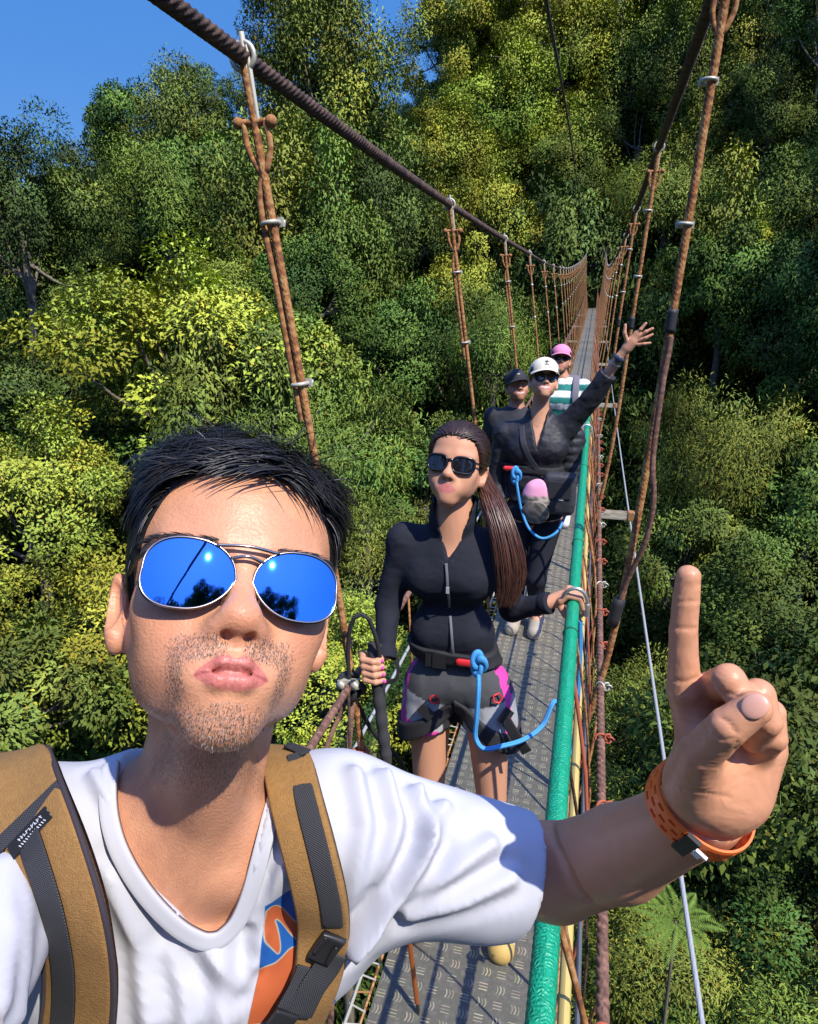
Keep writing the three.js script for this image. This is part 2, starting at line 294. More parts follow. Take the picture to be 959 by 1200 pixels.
const LABEL = {
  bright: ['yellow green tree with a rounded sunlit crown', 'yellow green trees', 'rounded_tree'],
  dense: ['dark green small leaved tree', 'dark dense trees', 'forest_tree'],
  broad: ['mid green tree with big drooping leaves', 'big leaved trees', 'broadleaf_tree'],
  tall: ['tall narrow tree hung with creepers', 'tall creeper hung trees', 'tall_tree'],
  feathery: ['feathery tree with narrow hanging leaves', 'feathery trees', 'feathery_tree'],
};
const proto = {};
for (const [k, o] of Object.entries(KINDS)) {
  proto[k] = [0, 1].map(i => { const c = makeCrown(11 + i * 37 + k.length * 101, o); const [stem, limbs] = makeTrunk(5 + i, c.clumps, 9, k === 'tall' ? 0.2 : 0.26); return { crown: c.geo, stem, limbs, o }; });
}
let treeCount = 0;
function plant(kind, c, R, stretch, turn, variant, label, group) {
  if (c.z > -46 && c.z < 16 && Math.abs(c.x) < R * 1.3 + 1.0 && c.y + R * stretch * (proto[kind][0].o.ry / proto[kind][0].o.rx) * 1.3 > deckY(c.z) - 1.4) c.x = (c.x < -0.3 ? -1 : 1) * (R * 1.3 + 1.0);   // clear of the footbridge
  const p = proto[kind][variant % 2], s = R / p.o.rx, gy = terrain(c.x, c.z);
  const [where, gp] = c.z > 4 ? ['at the near end of the footbridge', 'near bank'] : c.z < -46 ? ['on the hill behind the far gate', 'hill behind the gate'] : c.z > -24 ? ['in the ravine below the footbridge', 'ravine floor'] : c.x > 0 ? ['on the wind cable slope near the gate', 'far slope on the wind cable side'] : ['on the slope below the far gate', 'far slope'];
  const t = thing(LABEL[kind][2], label || LABEL[kind][0] + ' ' + where, 'tree', V(c.x, gy, c.z), label ? undefined : LABEL[kind][1] + ', ' + gp);
  t.rotation.y = turn; treeCount++;
  const k = part('crown', p.crown, TINTS[label ? 2 : Math.floor(Math.abs(Math.sin(c.x * 12.7 + c.z * 7.1)) * 4.999)], t); k.position.y = c.y - gy; k.scale.set(s, s * stretch, s);
  const th = Math.max(1, c.y - gy + 0.3), m = part('trunk', p.stem, BARK, t); m.position.y = c.y - gy; m.scale.set(s, th / 9, s);
  const l = part('limbs', p.limbs, BARK, t); l.position.y = c.y - gy; l.scale.copy(k.scale);
  return t;
}
const fr = rng(4242), placed = [];
// the trees one can tell apart: crown centre in the photograph, distance, radius in pixels, stretch
const KEY = [
  [212, 445, 24, 158, 0.95, 'bright', 'large rounded yellow green tree standing below the bridge beside the dark forest'],
  [588, 150, 52, 132, 1.45, 'bright', 'tall spreading yellow green tree behind the far end of the bridge cables'],
  [392, 140, 43, 80, 1.35, 'tall', 'tall narrow tree rising against the sky beside the yellow green tree'],
  [575, 95, 56, 72, 1.2, 'bright'], [628, 110, 55, 92, 1.2, 'bright'], [560, 215, 53, 88, 1.1, 'bright'], [640, 220, 54, 72, 1.2, 'bright'], [520, 290, 50, 66, 1.2, 'bright'], [605, 300, 50, 60, 1.1, 'bright'],
  [760, 140, 56, 92, 1.4, 'dense'], [850, 190, 46, 92, 1.4, 'tall'], [930, 300, 38, 92, 1.4, 'dense'], [760, 310, 54, 72, 1.3, 'broad'], [350, 60, 47, 60, 1.2, 'tall'], [420, 190, 46, 66, 1.3, 'broad'], [330, 200, 45, 62, 1.4, 'dense'],
  [245, 150, 50, 58, 1.3, 'dense'], [150, 165, 52, 52, 1.3, 'broad'], [205, 220, 47, 60, 1.3, 'tall'], [95, 240, 48, 48, 1.2, 'dense'], [262, 245, 42, 92, 1.35, 'broad'], [5, 300, 40, 66, 1.3, 'dense'], [75, 410, 33, 95, 1.2, 'dense'], [110, 290, 44, 80, 1.2, 'broad'],
  [40, 610, 20, 125, 1.05, 'bright'], [130, 760, 16, 130, 1.0, 'bright'], [10, 830, 14, 130, 1.0, 'broad'], [25, 480, 26, 90, 1.0, 'broad'],
  [340, 330, 36, 90, 1.3, 'tall'], [440, 300, 40, 80, 1.4, 'dense'], [470, 430, 34, 90, 1.2, 'dense'], [590, 420, 30, 62, 1.3, 'feathery'], [530, 380, 40, 70, 1.2, 'bright'], [410, 520, 27, 90, 1.1, 'broad'],
  [430, 660, 17, 100, 0.9, 'feathery'], [395, 800, 12.5, 110, 0.8, 'bright'], [500, 600, 22, 100, 0.9, 'broad'],
  [690, 60, 60, 120, 1.6, 'dense'], [790, 40, 52, 105, 1.8, 'tall'], [900, 60, 46, 120, 1.7, 'dense'], [960, 200, 40, 110, 1.5, 'dense'], [800, 230, 50, 100, 1.4, 'dense'], [700, 240, 58, 90, 1.4, 'broad'],
  [868, 320, 33, 48, 1.4, 'bright', 'small bright yellow green tree in front of the dark hillside trees'],
  [935, 400, 30, 90, 1.5, 'dense'], [800, 420, 36, 80, 1.4, 'tall'], [850, 560, 24, 90, 1.5, 'feathery'], [950, 600, 22, 90, 1.3, 'broad'], [800, 680, 20, 80, 1.3, 'broad'], [900, 760, 18, 110, 1.1, 'dense'],
  [760, 860, 16, 100, 1.0, 'feathery'], [880, 950, 15, 120, 1.0, 'broad'], [960, 1080, 13, 130, 1.0, 'dense'], [780, 1100, 13.5, 120, 0.9, 'feathery'], [870, 1180, 12.5, 130, 0.9, 'feathery'],
];
for (const [px, py, d, rp, st, kind, label] of KEY) { const c = at(px, py, d), R0 = rp * d / FPX;
  if (R0 > 4.9) { for (const [ox, oy] of [[-0.5, 0.45], [0.5, 0.5], [0, 0.05], [-0.55, -0.4], [0.55, -0.35], [0.05, 0.85]]) plant(kind, at(px + rp * (ox + 0.12 * (fr() - 0.5)), py - rp * st * (oy + 0.12 * (fr() - 0.5)), d + 3 * (fr() - 0.5)), R0 * 0.55, Math.min(st, 1.2), fr() * 6.28, fr() < 0.5 ? 0 : 1); placed.push([c.x, c.z, R0]); continue; }
  plant(kind, c, rp * d / FPX, st, fr() * 6.28, fr() < 0.5 ? 0 : 1, label); placed.push([c.x, c.z, rp * d / FPX]); }
// the rest of the forest, scattered over the slopes that the picture looks at and behind the camera
const inView = (x, z) => { const q = V(x - 0.235, 0, z); const a = Math.atan2(q.x, -q.z) * 180 / Math.PI + 14.8; return Math.abs(a) < (Math.hypot(x, z) < 66 ? 62 : 40); };
for (let gz = -112; gz < 46; gz += 5.8) for (let gx = -88; gx < 70; gx += 5.8) {
  const x = gx + (fr() - 0.5) * 3.4, z = gz + (fr() - 0.5) * 3.4, d = Math.hypot(x, z), f1 = fr(), f2 = fr(), f3 = fr(), f4 = fr();
  const ahead = z < -8 && inView(x, z) && d < 96 && d > 11, behind = z > 14 && d < 46 && (f4 < 0.55);
  if (!ahead && !behind) continue;
  if (placed.some(([a, b, r]) => Math.hypot(a - x, b - z) < r * 0.55)) continue;
  if (d > 62 && f4 < 0.35) continue;
  const kinds = x > 4 ? ['dense', 'dense', 'broad', 'feathery', 'tall', 'broad', 'dense'] : ['dense', 'broad', 'bright', 'dense', 'tall', 'broad', 'feathery'];
  let kind = kinds[Math.floor(f1 * 7)], R = 2.6 + 1.9 * f2, gy = terrain(x, z);
  let top = gy + 6 + 10 * f3 + (z < -46 ? 5 + 5 * f2 : 0) + (x > 6 && z < -30 ? 4 : 0), st = 1.0 + 0.6 * f4;
  if (Math.abs(x) < R + 2.6 && z > -47 && z < 20) { if (top > -2.5) { top = Math.min(top, deckY(z) - 2.6); R = Math.min(R, (top - gy) * 0.5); } if (R < 1.2) continue; }
  if (x > -24 && x < 9 && z < -40 && z > -66) top = Math.min(top, gy + 6 + 2 * f3);
  if (behind) { top = gy + 16 + 8 * f3; R = 3 + 1.6 * f2; if (Math.abs(x) < 3.5) continue; }
  if (z < -30 && x < 0) top = Math.min(top, 1.87 + (x / d < -0.60 ? 0.12 : x / d < -0.42 ? 0.19 : 0.25) * d + 2.0 * (f2 - 0.5));       // the left skyline is lower
  plant(kind, V(x, top - R * st * KINDS[kind].ry / KINDS[kind].rx, z), R, st, f1 * 40, Math.floor(f2 * 10));
}
// understory: shrubs and seedlings that nobody could count
{
  const r = rng(99), L = Leafer();
  for (let k = 0; k < 230; k++) { const q = rv(r); q.y = Math.abs(q.y); const p = V(q.x * 0.75, q.y * 0.62, q.z * 0.75).multiplyScalar(Math.pow(r(), 0.5)); const dir = q.clone().addScaledVector(rv(r), 0.6); const t = 0.6 + 0.8 * r(); const nn = rv(r).multiplyScalar(0.6); nn.y += 0.9; L.add(p, dir, nn, 0.14 + 0.12 * r(), 0.05 + 0.045 * r(), [0.9 * t, t, 0.9 * t]); }
  const spots = [];
  for (let i = 0; i < 60000 && spots.length < 20000; i++) {
    const a = (r() * 124 - 62 - 14.8) * Math.PI / 180, d = 5 + 75 * Math.pow(r(), 0.8), x = 0.235 + Math.sin(a) * d, z = -Math.cos(a) * d;
    spots.push([x, z]);
  }
  const im = new THREE.InstancedMesh(L.geo(), LEAF, spots.length), m = new THREE.Matrix4(), q = new THREE.Quaternion(), c = new THREE.Color();
  spots.forEach(([x, z], i) => { const s = 0.8 + 1.6 * r(); q.setFromAxisAngle(V(0, 1, 0), r() * 6.28); m.compose(V(x, terrain(x, z) - 0.1, z), q, V(s, s * (0.8 + 0.6 * r()), s)); im.setMatrixAt(i, m); const t = Math.pow(2, (r() - 0.5) * 1.2), b = r(); c.setRGB(lerp(0.022, 0.075, b) * t, lerp(0.036, 0.11, b) * t, lerp(0.009, 0.022, b) * t); im.setColorAt(i, c); });
  im.name = 'undergrowth'; im.castShadow = im.receiveShadow = true; im.userData = { label: 'leafy green undergrowth covering the ravine slopes between the trees', category: 'undergrowth', kind: 'stuff' }; scene.add(im);
}
// tree ferns: arching fronds with paired leaflets
{
  const r = rng(71), L = Leafer(), c0 = [0.11, 0.18, 0.025];
  for (let f = 0; f < 11; f++) { const a = f / 11 * 6.283 + r() * 0.4, d = V(Math.cos(a), 0, Math.sin(a)), sd = V(-d.z, 0, d.x), len = 1.5 + 0.5 * r(), n = 30; for (let i = 2; i < n; i++) { const t = i / n, p = d.clone().multiplyScalar(t * len).add(V(0, len * (0.75 * t - 0.95 * t * t), 0)), w = 0.34 * Math.sin(Math.PI * Math.min(1, t * 0.9 + 0.14)) + 0.03, k = 0.75 + 0.5 * r(); for (const s of [-1, 1]) L.add(p, sd.clone().multiplyScalar(s).add(d.clone().multiplyScalar(0.45)).add(V(0, -0.25, 0)), V(0, 1, 0.1), w, 0.05, c0.map(x => x * k), 0.1); } }
  const fg = L.geo(), stem = tube(curve([V(0, -3.2, 0), V(0.1, -1.5, 0), V(0, 0, 0)]), t => 0.035 - 0.01 * t, 8, 7);
  [[792, 1080, 10.5, 'small green fern below the grey wind cable']].forEach(([px, py, d, label]) => { const c = at(px, py, d), gy = terrain(c.x, c.z), t = thing('tree_fern', label, 'fern', V(c.x, gy, c.z)); const m = part('fronds', fg, LEAF, t); m.position.y = c.y - gy; m.rotation.set(0.35, d, 0); m.scale.setScalar(d / 26); const k = part('stem', stem, BARK, t); k.position.y = c.y - gy; k.scale.set(1, Math.max(0.2, (c.y - gy) / 3.2), 1); });
}

// ---------------------------------------------------------------- the suspension bridge
const bridge = thing('suspension_bridge', 'narrow rope suspension footbridge with rusty cables and a grey tread mat deck', 'bridge');
const rustTex = (a, b, c, seed) => tex(256, 256, (u, v) => { const n = fbm(u * 22 + seed, v * 7, 3, 5), m = n3(u * 60, v * 60, seed), t = clamp(n * 2.2 - 0.6), s = 0.75 + 0.5 * m; const q = t < 0.5 ? [0, 1, 2].map(i => lerp(a[i], b[i], t * 2)) : [0, 1, 2].map(i => lerp(b[i], c[i], t * 2 - 1)); return q.map(x => x * s); });
const rt1 = rustTex([0.15, 0.062, 0.030], [0.34, 0.140, 0.042], [0.46, 0.26, 0.11], 1), rt2 = rustTex([0.035, 0.022, 0.018], [0.07, 0.042, 0.030], [0.12, 0.07, 0.046], 5), rt3 = rustTex([0.10, 0.048, 0.034], [0.17, 0.085, 0.058], [0.24, 0.13, 0.09], 9);
for (const t of [rt1, rt2, rt3]) t.repeat.set(4, 4);
const RUST = new THREE.MeshStandardMaterial({ map: rt1, roughness: 0.85 }), CABLE = new THREE.MeshStandardMaterial({ map: rt2, roughness: 0.7, metalness: 0.15 }), BROWN = new THREE.MeshStandardMaterial({ map: rt3, roughness: 0.85 });
const ZINC = std([0.50, 0.49, 0.40], 0.5, { metalness: 0.35 }), STEEL = std([0.44, 0.45, 0.44], 0.5, { metalness: 0.3 }), DARKTAPE = std([0.025, 0.025, 0.028], 0.6);
const REDRUST = std([0.40, 0.10, 0.05], 0.8), ROPEBLACK = std([0.022, 0.022, 0.024], 0.8);
const span = (x, y, z0, z1, n = 40, dy = deckY) => { const p = []; for (let i = 0; i <= n; i++) { const z = lerp(z0, z1, i / n); p.push(V(typeof x === 'function' ? x(z) : x, (typeof y === 'function' ? y(z) : y) + dy(z), z)); } return curve(p); };
const ZF = -44.2, ZN = 14;
// deck mats
{
  const W2 = 0.222, tread = [], c1 = document.createElement('canvas'); c1.width = c1.height = 1024; const g = c1.getContext('2d'), c2 = document.createElement('canvas'); c2.width = c2.height = 1024; const b = c2.getContext('2d');
  g.fillStyle = 'rgb(92,90,82)'; g.fillRect(0, 0, 1024, 1024); b.fillStyle = 'rgb(90,90,90)'; b.fillRect(0, 0, 1024, 1024);
  const r = rng(3), N = 10, s = 1024 / N; g.lineCap = b.lineCap = 'round';
  for (let i = 0; i < 5200; i++) { const v = 74 + r() * 62; g.fillStyle = `rgba(${v},${v * 0.98},${v * 0.9},0.22)`; const q = 3 + r() * 30; g.fillRect(r() * 1024, r() * 1024, q * (0.3 + r()), q * (0.3 + r())); }
  for (let j = 0; j < N; j++) for (let i = 0; i < N; i++) for (let k = 0; k < 3; k++) {
    const x = (i + 0.5) * s, y = (j + 0.5) * s, o = (k - 1) * s * 0.2, a = 0.45 + 0.5 * r(), col = `rgba(${160 + r() * 26},${153 + r() * 24},${128 + r() * 18},${a})`;
    for (const [q, st] of [[g, col], [b, 'rgb(235,235,235)']]) { q.strokeStyle = st; q.lineWidth = s * 0.075; q.beginPath(); if ((i + j) % 2) q.arc(x + o - s * 0.32, y, s * 0.42, -0.62, 0.62); else { q.moveTo(x - s * 0.24, y + o); q.lineTo(x + s * 0.24, y + o); } q.stroke(); }
  }
  const map = new THREE.CanvasTexture(c1), bump = new THREE.CanvasTexture(c2); map.colorSpace = THREE.SRGBColorSpace; for (const t of [map, bump]) t.wrapS = t.wrapT = THREE.RepeatWrapping;
  const MAT = [0, 1, 2].map(i => new THREE.MeshStandardMaterial({ map, bumpMap: bump, bumpScale: 0.0015, roughness: 0.72, color: new THREE.Color().setRGB(...[[0.95, 0.95, 0.95], [0.84, 0.85, 0.82], [1.08, 1.05, 0.98]][i]) })), LM = 1.15;
  for (let z = ZN, i = 0; z > ZF + 0.2; z -= LM, i++) {
    const z1 = Math.max(z - LM + 0.008, ZF), n = 4, pos = [], uv = [], idx = [];
    for (let k = 0; k <= n; k++) { const q = lerp(z, z1, k / n), y = deckY(q); for (const [x, dy] of [[-W2, -0.012], [-W2, 0], [W2, 0], [W2, -0.012]]) { pos.push(x + Math.sin(i * 7.3) * 0.003, y + dy, q); uv.push(x / 0.46, q / 0.46); } }
    for (let k = 0; k < n; k++) for (let j = 0; j < 4; j++) { const a = k * 4 + j, c = k * 4 + (j + 1) % 4; idx.push(a, c, a + 4, c, c + 4, a + 4); }
    idx.push(0, 2, 1, 0, 3, 2, n * 4, n * 4 + 1, n * 4 + 2, n * 4, n * 4 + 2, n * 4 + 3);
    let q = new THREE.BufferGeometry(); q.setAttribute('position', new THREE.Float32BufferAttribute(pos, 3)); q.setAttribute('uv', new THREE.Float32BufferAttribute(uv, 2)); q.setIndex(idx); q = q.toNonIndexed(); q.computeVertexNormals();
    part('deck_mat', q, MAT[Math.floor(Math.abs(Math.sin(i * 12.9) * 43.7)) % 3], bridge);
  }
  // bearers under the mats
  for (let z = ZN - 0.3; z > ZF; z -= 2.3) part('cross_bearer', box(V(0, deckY(z) - 0.038, z), 0.27, 0.022, 0.03), RUST, bridge);
}
// edge wires and rungs along both sides of the deck
for (const s of [-1, 1]) {
  part('edge_wire', tube(span(s * 0.236, -0.004, ZN, ZF), 0.005, 120, 5), RUST, bridge);
  part('edge_wire', tube(span(s * 0.276, -0.002, ZN, ZF), 0.006, 120, 5), s < 0 ? ZINC : RUST, bridge);
  const rungG = new THREE.CylinderGeometry(0.003, 0.003, 0.052, 5).rotateZ(Math.PI / 2), far = [];
  for (let z = 1, i = 0; z > -40; z -= 0.046, i++) {
    const y = deckY(z) - 0.001, tilt = Math.sin(i * 91.7) * 0.25;
    if (z > -5.4 && z < -0.9) { const m = part('rung', rungG, i % 3 === 0 ? RUST : s < 0 ? ZINC : RUST, bridge); m.position.set(s * 0.256, y, z); m.rotation.y = tilt; }
    else if (i % 2) { const g = new THREE.CylinderGeometry(0.003, 0.003, 0.052, 4).rotateZ(Math.PI / 2).rotateY(tilt); g.translate(s * 0.256, y, z); far.push(g); }
  }
  const m = part('far_rungs', merge(far), RUST, bridge); m.userData.kind = 'stuff';
}
// main cables
const lerpPts = pts => z => { for (let i = 0; i < pts.length - 1; i++) if (z <= pts[i][0] && z >= pts[i + 1][0]) { const t = (pts[i][0] - z) / (pts[i][0] - pts[i + 1][0]), q = [pts[Math.max(0, i - 1)], pts[i], pts[i + 1], pts[Math.min(pts.length - 1, i + 2)]]; const m0 = (q[2][1] - q[0][1]) / (q[2][0] - q[0][0]) * (q[2][0] - q[1][0]), m1 = (q[3][1] - q[1][1]) / (q[3][0] - q[1][0]) * (q[2][0] - q[1][0]); return (2 * t ** 3 - 3 * t * t + 1) * q[1][1] + (t ** 3 - 2 * t * t + t) * m0 + (3 * t * t - 2 * t ** 3) * q[2][1] + (t ** 3 - t * t) * m1; } return pts[pts.length - 1][1]; };
const yL = lerpPts([[15, 4.3], [8, 3.1], [3, 2.52], [-1.5, 2.375], [-4, 2.343], [-8, 2.36], [-12, 2.40], [-19, 2.62], [-28, 3.15], [-38, 3.9], [-45, 4.6]]);
const yR = lerpPts([[15, 4.5], [8, 3.5], [3, 3.05], [-2.3, 2.79], [-5, 2.70], [-8.2, 2.615], [-13, 2.60], [-20, 2.72], [-30, 3.2], [-38, 3.9], [-45, 4.6]]);
const zero = () => 0;
part('main_cable', laid(span(-0.55, yL, 4, -9, 30, zero), 0.0195, 7, 0.17, 0.009, 42, 0.36), CABLE, bridge);
part('main_cable', laid(span(0.515, yR, 4, -9, 30, zero), 0.0215, 7, 0.17, 0.009, 42, 0.36), CABLE, bridge);
for (const [x, y, r] of [[-0.55, yL, 0.0185], [0.515, yR, 0.0205]]) { part('main_cable', tube(span(x, y, 15, 4, 12, zero), r, 30, 10), CABLE, bridge); part('main_cable', tube(span(x, y, -9, -45, 40, zero), r, 90, 10), CABLE, bridge); }
// suspenders
function uBolt(p, dir, side, r = 0.016) {
  const ax = dir.clone().normalize(), sd = side.clone().addScaledVector(ax, -side.dot(ax)).normalize(), q = ax.clone().cross(sd);
  const a = new THREE.TorusGeometry(r, r * 0.32, 8, 16, Math.PI); a.applyMatrix4(new THREE.Matrix4().makeBasis(sd, q, ax).setPosition(p));
  const legs = [-1, 1].map(s => bar(p.clone().addScaledVector(sd, s * r), p.clone().addScaledVector(sd, s * r).addScaledVector(q, -r * 1.7), r * 0.32, 6));
  const nuts = [-1, 1].map(s => bar(p.clone().addScaledVector(sd, s * r).addScaledVector(q, -r * 1.25), p.clone().addScaledVector(sd, s * r).addScaledVector(q, -r * 1.75), r * 0.62, 6));
  const sad = box(p.clone().addScaledVector(q, -r * 0.95), r * 1.5, r * 0.35, r * 0.62, sd, q, ax);
  return merge([a, ...legs, ...nuts, sad]);
}
function suspender(pts, r, near, side, taped, tail = true) {
  const c = curve(pts), L = c.getLength(), d0 = c.getTangentAt(0), s = part('suspender', near ? laid(c, r, 5, 0.075, 0.008, 30, 0.32) : tube(c, r, 14, 7), RUST, bridge);
  const P = d => c.getPointAt(clamp(d / L)), D = d => c.getTangentAt(clamp(d / L));
  // hanger over the main cable: strap, shackle with its pin, doubled tail with two clips
  const top = P(0), q = side.clone().cross(d0).normalize();
  part('cable_strap', merge([ringGeo(top, 0.027, 0.006, V(0, 0, 1)), bar(top.clone().add(V(0, 0.045, 0)), P(0.13), 0.007, 6), bar(top.clone().addScaledVector(side, 0.01).add(V(0, 0.02, 0)), P(0.13).addScaledVector(side, 0.008), 0.006, 6)]), ZINC, s);
  const sh = [], a = P(0.13), bq = P(0.235);
  sh.push(bar(a.clone().addScaledVector(side, -0.036), a.clone().addScaledVector(side, 0.036), 0.008, 8));
  sh.push(tube(curve([a.clone().addScaledVector(side, 0.026), a.clone().lerp(bq, 0.5).addScaledVector(side, 0.027), bq.clone(), a.clone().lerp(bq, 0.5).addScaledVector(side, -0.027), a.clone().addScaledVector(side, -0.026)]), 0.0075, 20, 8));
  sh.push(new THREE.SphereGeometry(0.014, 8, 6).translate(...a.clone().addScaledVector(side, 0.04).toArray()), new THREE.SphereGeometry(0.013, 8, 6).translate(...a.clone().addScaledVector(side, -0.04).toArray()));
  part('shackle', merge(sh), RUST, s);
  if (near) {
    if (tail) part('rope_tail', tube(curve([P(0.23).addScaledVector(side, 0.004), P(0.28).addScaledVector(side, -0.018), P(0.5).addScaledVector(side, -0.019), P(0.8).addScaledVector(side, -0.017)]), r * 0.85, 18, 8), RUST, s);
    for (const d of [0.34, 0.71]) part('rope_clip', uBolt(P(d).addScaledVector(side, -0.006), D(d), side, 0.017), ZINC, s);
  } else for (const d of [0.34, 0.7]) part('rope_clip', new THREE.SphereGeometry(0.017, 6, 4).translate(...P(d).toArray()), ZINC, s);
  if (taped) { const d = taped; part('tape_wrap', tube(curve([P(d), P(d + 0.035), P(d + 0.07)]), r * 1.22, 6, 8), DARKTAPE, s); }
  return s;
}
for (let i = 0, z = -1.556 + 2.25 * 5; z > -43; z -= 2.25 * (z < -14 ? 0.6 : 1), i++) {
  const near = z > -7 && z < 3, y = deckY(z), k = clamp((-z - 2) / 40), xb = lerp(-0.338, -0.37, k);
  suspender([V(-0.55, yL(z), z), V(lerp(-0.55, xb, 0.52), lerp(yL(z), 0.86 + y, 0.5), z), V(xb, 0.86 + y, z), V(-0.3, 0.45 + y, z), V(-0.262, y, z)], near ? 0.0105 : 0.010, near, V(1, 0, 0), z > -3 && z < 0 ? 1.02 : 0);
}
for (let i = 0, z = -2.3 + 3.4 + 2.3 * 3; z > -43; z -= z > 0.5 && z < 2 ? 3.4 : 2.3 * (z < -14 ? 0.6 : 1), i++) {
  const near = z > -7 && z < 3, y = deckY(z);
  suspender([V(0.515, yR(z), z), V(0.462, 1.82 + y, z), V(0.413, 1.03 + y, z), V(0.366, 0.6 + y, z), V(0.31, 0.3 + y, z), V(0.264, y, z)], near ? 0.0130 : 0.010, near, V(1, 0, 0), near ? 0.95 : 0, false);
}
// slack strand on the near suspender
part('slack_strand', laid(curve([V(0.464, 1.76, -2.285), V(0.452, 1.6, -2.27), V(0.448, 1.366, -2.26), V(0.462, 1.25, -2.25), V(0.452, 1.1, -2.26), V(0.408, 0.94, -2.28), V(0.378, 0.78, -2.29)]), 0.0095, 6, 0.08, 0.012, 24, 0.16), BROWN, bridge);
part('tape_wrap', tube(curve([V(0.392, 0.87, -2.292), V(0.375, 0.77, -2.292)]), 0.021, 4, 10), DARKTAPE, bridge);
// long ropes beside the deck
part('side_rope', laid(span(0.352, 0.54, 2, -7), 0.0138, 3, 0.085, 0.007, 30, 0.36), BROWN, bridge);
part('side_rope', tube(span(0.352, 0.54, -7, ZF), 0.012, 90, 7), BROWN, bridge);
part('side_rope', laid(span(-0.338, 0.86, 2, -5), 0.011, 4, 0.06, 0.009, 28, 0.22), BROWN, bridge);
part('side_rope', tube(span(-0.338, 0.86, -5, ZF), 0.011, 90, 7), BROWN, bridge);
part('yellow_pole', tube(span(0.272, 0.75, 1.5, -9), t => 0.0105 + 0.0012 * (Math.abs(((t * 26) % 1) - 0.5) < 0.04 ? 1 : 0), 260, 8), std([0.52, 0.40, 0.13], 0.65), bridge, 'pale yellow bamboo pole lashed beside the deck');
part('thin_cable', tube(span(0.30, 0.62, 1.5, -30), 0.006, 90, 6), std([0.10, 0.105, 0.12], 0.6), bridge);
for (const s of [-1, 1]) {
  part('wind_cable', laid(span(s * 0.682, -0.10, 2, -14), 0.0088, 6, 0.09, 0.011, 30, 0.2), STEEL, bridge);
  part('wind_cable', tube(span(s * 0.682, -0.10, -14, ZF), 0.008, 60, 6), STEEL, bridge);
}
// green wrapped handrail
{
  const bt = tex(256, 256, (u, v) => { const a = Math.abs(Math.sin((u * 60 + n3(u * 40, v * 18, 2) * 1.6) * Math.PI)), b = n3(u * 90, v * 50, 5); return clamp(0.25 + 0.5 * a + 0.35 * b); }, false);
  const ct = tex(256, 256, (u, v) => { const n = fbm(u * 12, v * 8, 6, 4), w = n3(u * 120, v * 60, 3); const k = 0.72 + 0.4 * n + 0.18 * w; return [0.006 * k, 0.30 * k, 0.155 * k]; });
  bt.repeat.set(3, 8); ct.repeat.set(3, 8);
  const G = phy([1, 1, 1], 0.42, { map: ct, bumpMap: bt, bumpScale: 0.003, clearcoat: 0.15, clearcoatRoughness: 0.5 });
  const c = span(0.235, 1.06, 1.6, -5.9, 24), rail = part('green_handrail', laid(c, 0.0178, 1, 0.013, 0.0035, 20, 0.05), G, bridge, 'bright green wrapped handrail');
  for (const z of [-0.9, -1.6, -2.28, -3.4, -4.6]) part('binding', ringGeo(V(0.235, 1.06 + deckY(z), z), 0.0185, 0.0022, V(0, 0, 1)), z === -4.6 ? ZINC : std([0.004, 0.10, 0.05], 0.6), rail);
  part('handrail_cable', tube(span(0.235, 1.06, -5.9, ZF, 40), 0.009, 80, 6), BROWN, bridge);
}
// net ropes between deck and ropes
{
  const r = rng(17);
  for (let z = 0.6, i = 0; z > -40; z -= z > -12 ? 0.17 : 0.42, i++) {
    const y = deckY(z), j = () => (r() - 0.5) * 0.16;
    const a = V(0.27, y, z), b = V(0.352, 0.54 + y, z + j()), c = V(0.24, 1.05 + y, z + j() * 1.5);
    part('net_rope', tube(i % 3 === 1 ? curve([a, V(0.33, 0.28 + y, z + j()), b]) : curve([a, V(0.315 + r() * 0.02, 0.3 + y, z + j()), V(0.30 + r() * 0.04, 0.68 + y, z + j()), c]), i % 4 ? 0.0036 : 0.0052, 7, 5), i % 5 === 2 ? REDRUST : i % 4 === 3 ? CABLE : RUST, bridge);
  }
  for (let z = 0.6, i = 0; z > -40; z -= z > -8 ? 0.34 : 0.62, i++) {
    const y = deckY(z), j = () => (r() - 0.5) * 0.2;
    part('net_rope', tube(curve([V(-0.27, y, z), V(-0.29, 0.42 + y, z + j()), V(-0.338, 0.86 + y, z + j())]), 0.0042, 6, 5), i % 3 ? RUST : CABLE, bridge);
  }
  // rusty ring clips along the side rope
  for (let z = -1.0, i = 0; z > -13; z -= 0.31, i++) { const y = 0.54 + deckY(z); part('ring_clip', merge([ringGeo(V(0.352, y, z), 0.0165, 0.0038, V(Math.sin(i), 0.2, 1)), new THREE.TorusKnotGeometry(0.011, 0.0042, 18, 4).translate(0.376, y + 0.004, z)]), i % 3 === 1 ? ZINC : REDRUST, bridge); }
}
// outriggers that spread the wind cables
const CREAM = new THREE.MeshStandardMaterial({ map: rustTex([0.30, 0.24, 0.15], [0.48, 0.44, 0.34], [0.56, 0.52, 0.42], 21), roughness: 0.75 });
for (const z of [5.9, 0.05, -6.25, -12.6, -19, -25.4, -31.8, -38]) {
  const y = deckY(z) - 0.085, o = part('outrigger', merge([box(V(0, y, z), 0.73, 0.004, 0.035), box(V(0, y + 0.032, z + 0.033), 0.73, 0.03, 0.003), box(V(0, y + 0.032, z - 0.033), 0.73, 0.03, 0.003)]), CREAM, bridge);
  for (const s of [-1, 1]) part('cable_shoe', box(V(s * 0.685, y + 0.034, z), 0.024, 0.036, 0.045), RUST, o);
}
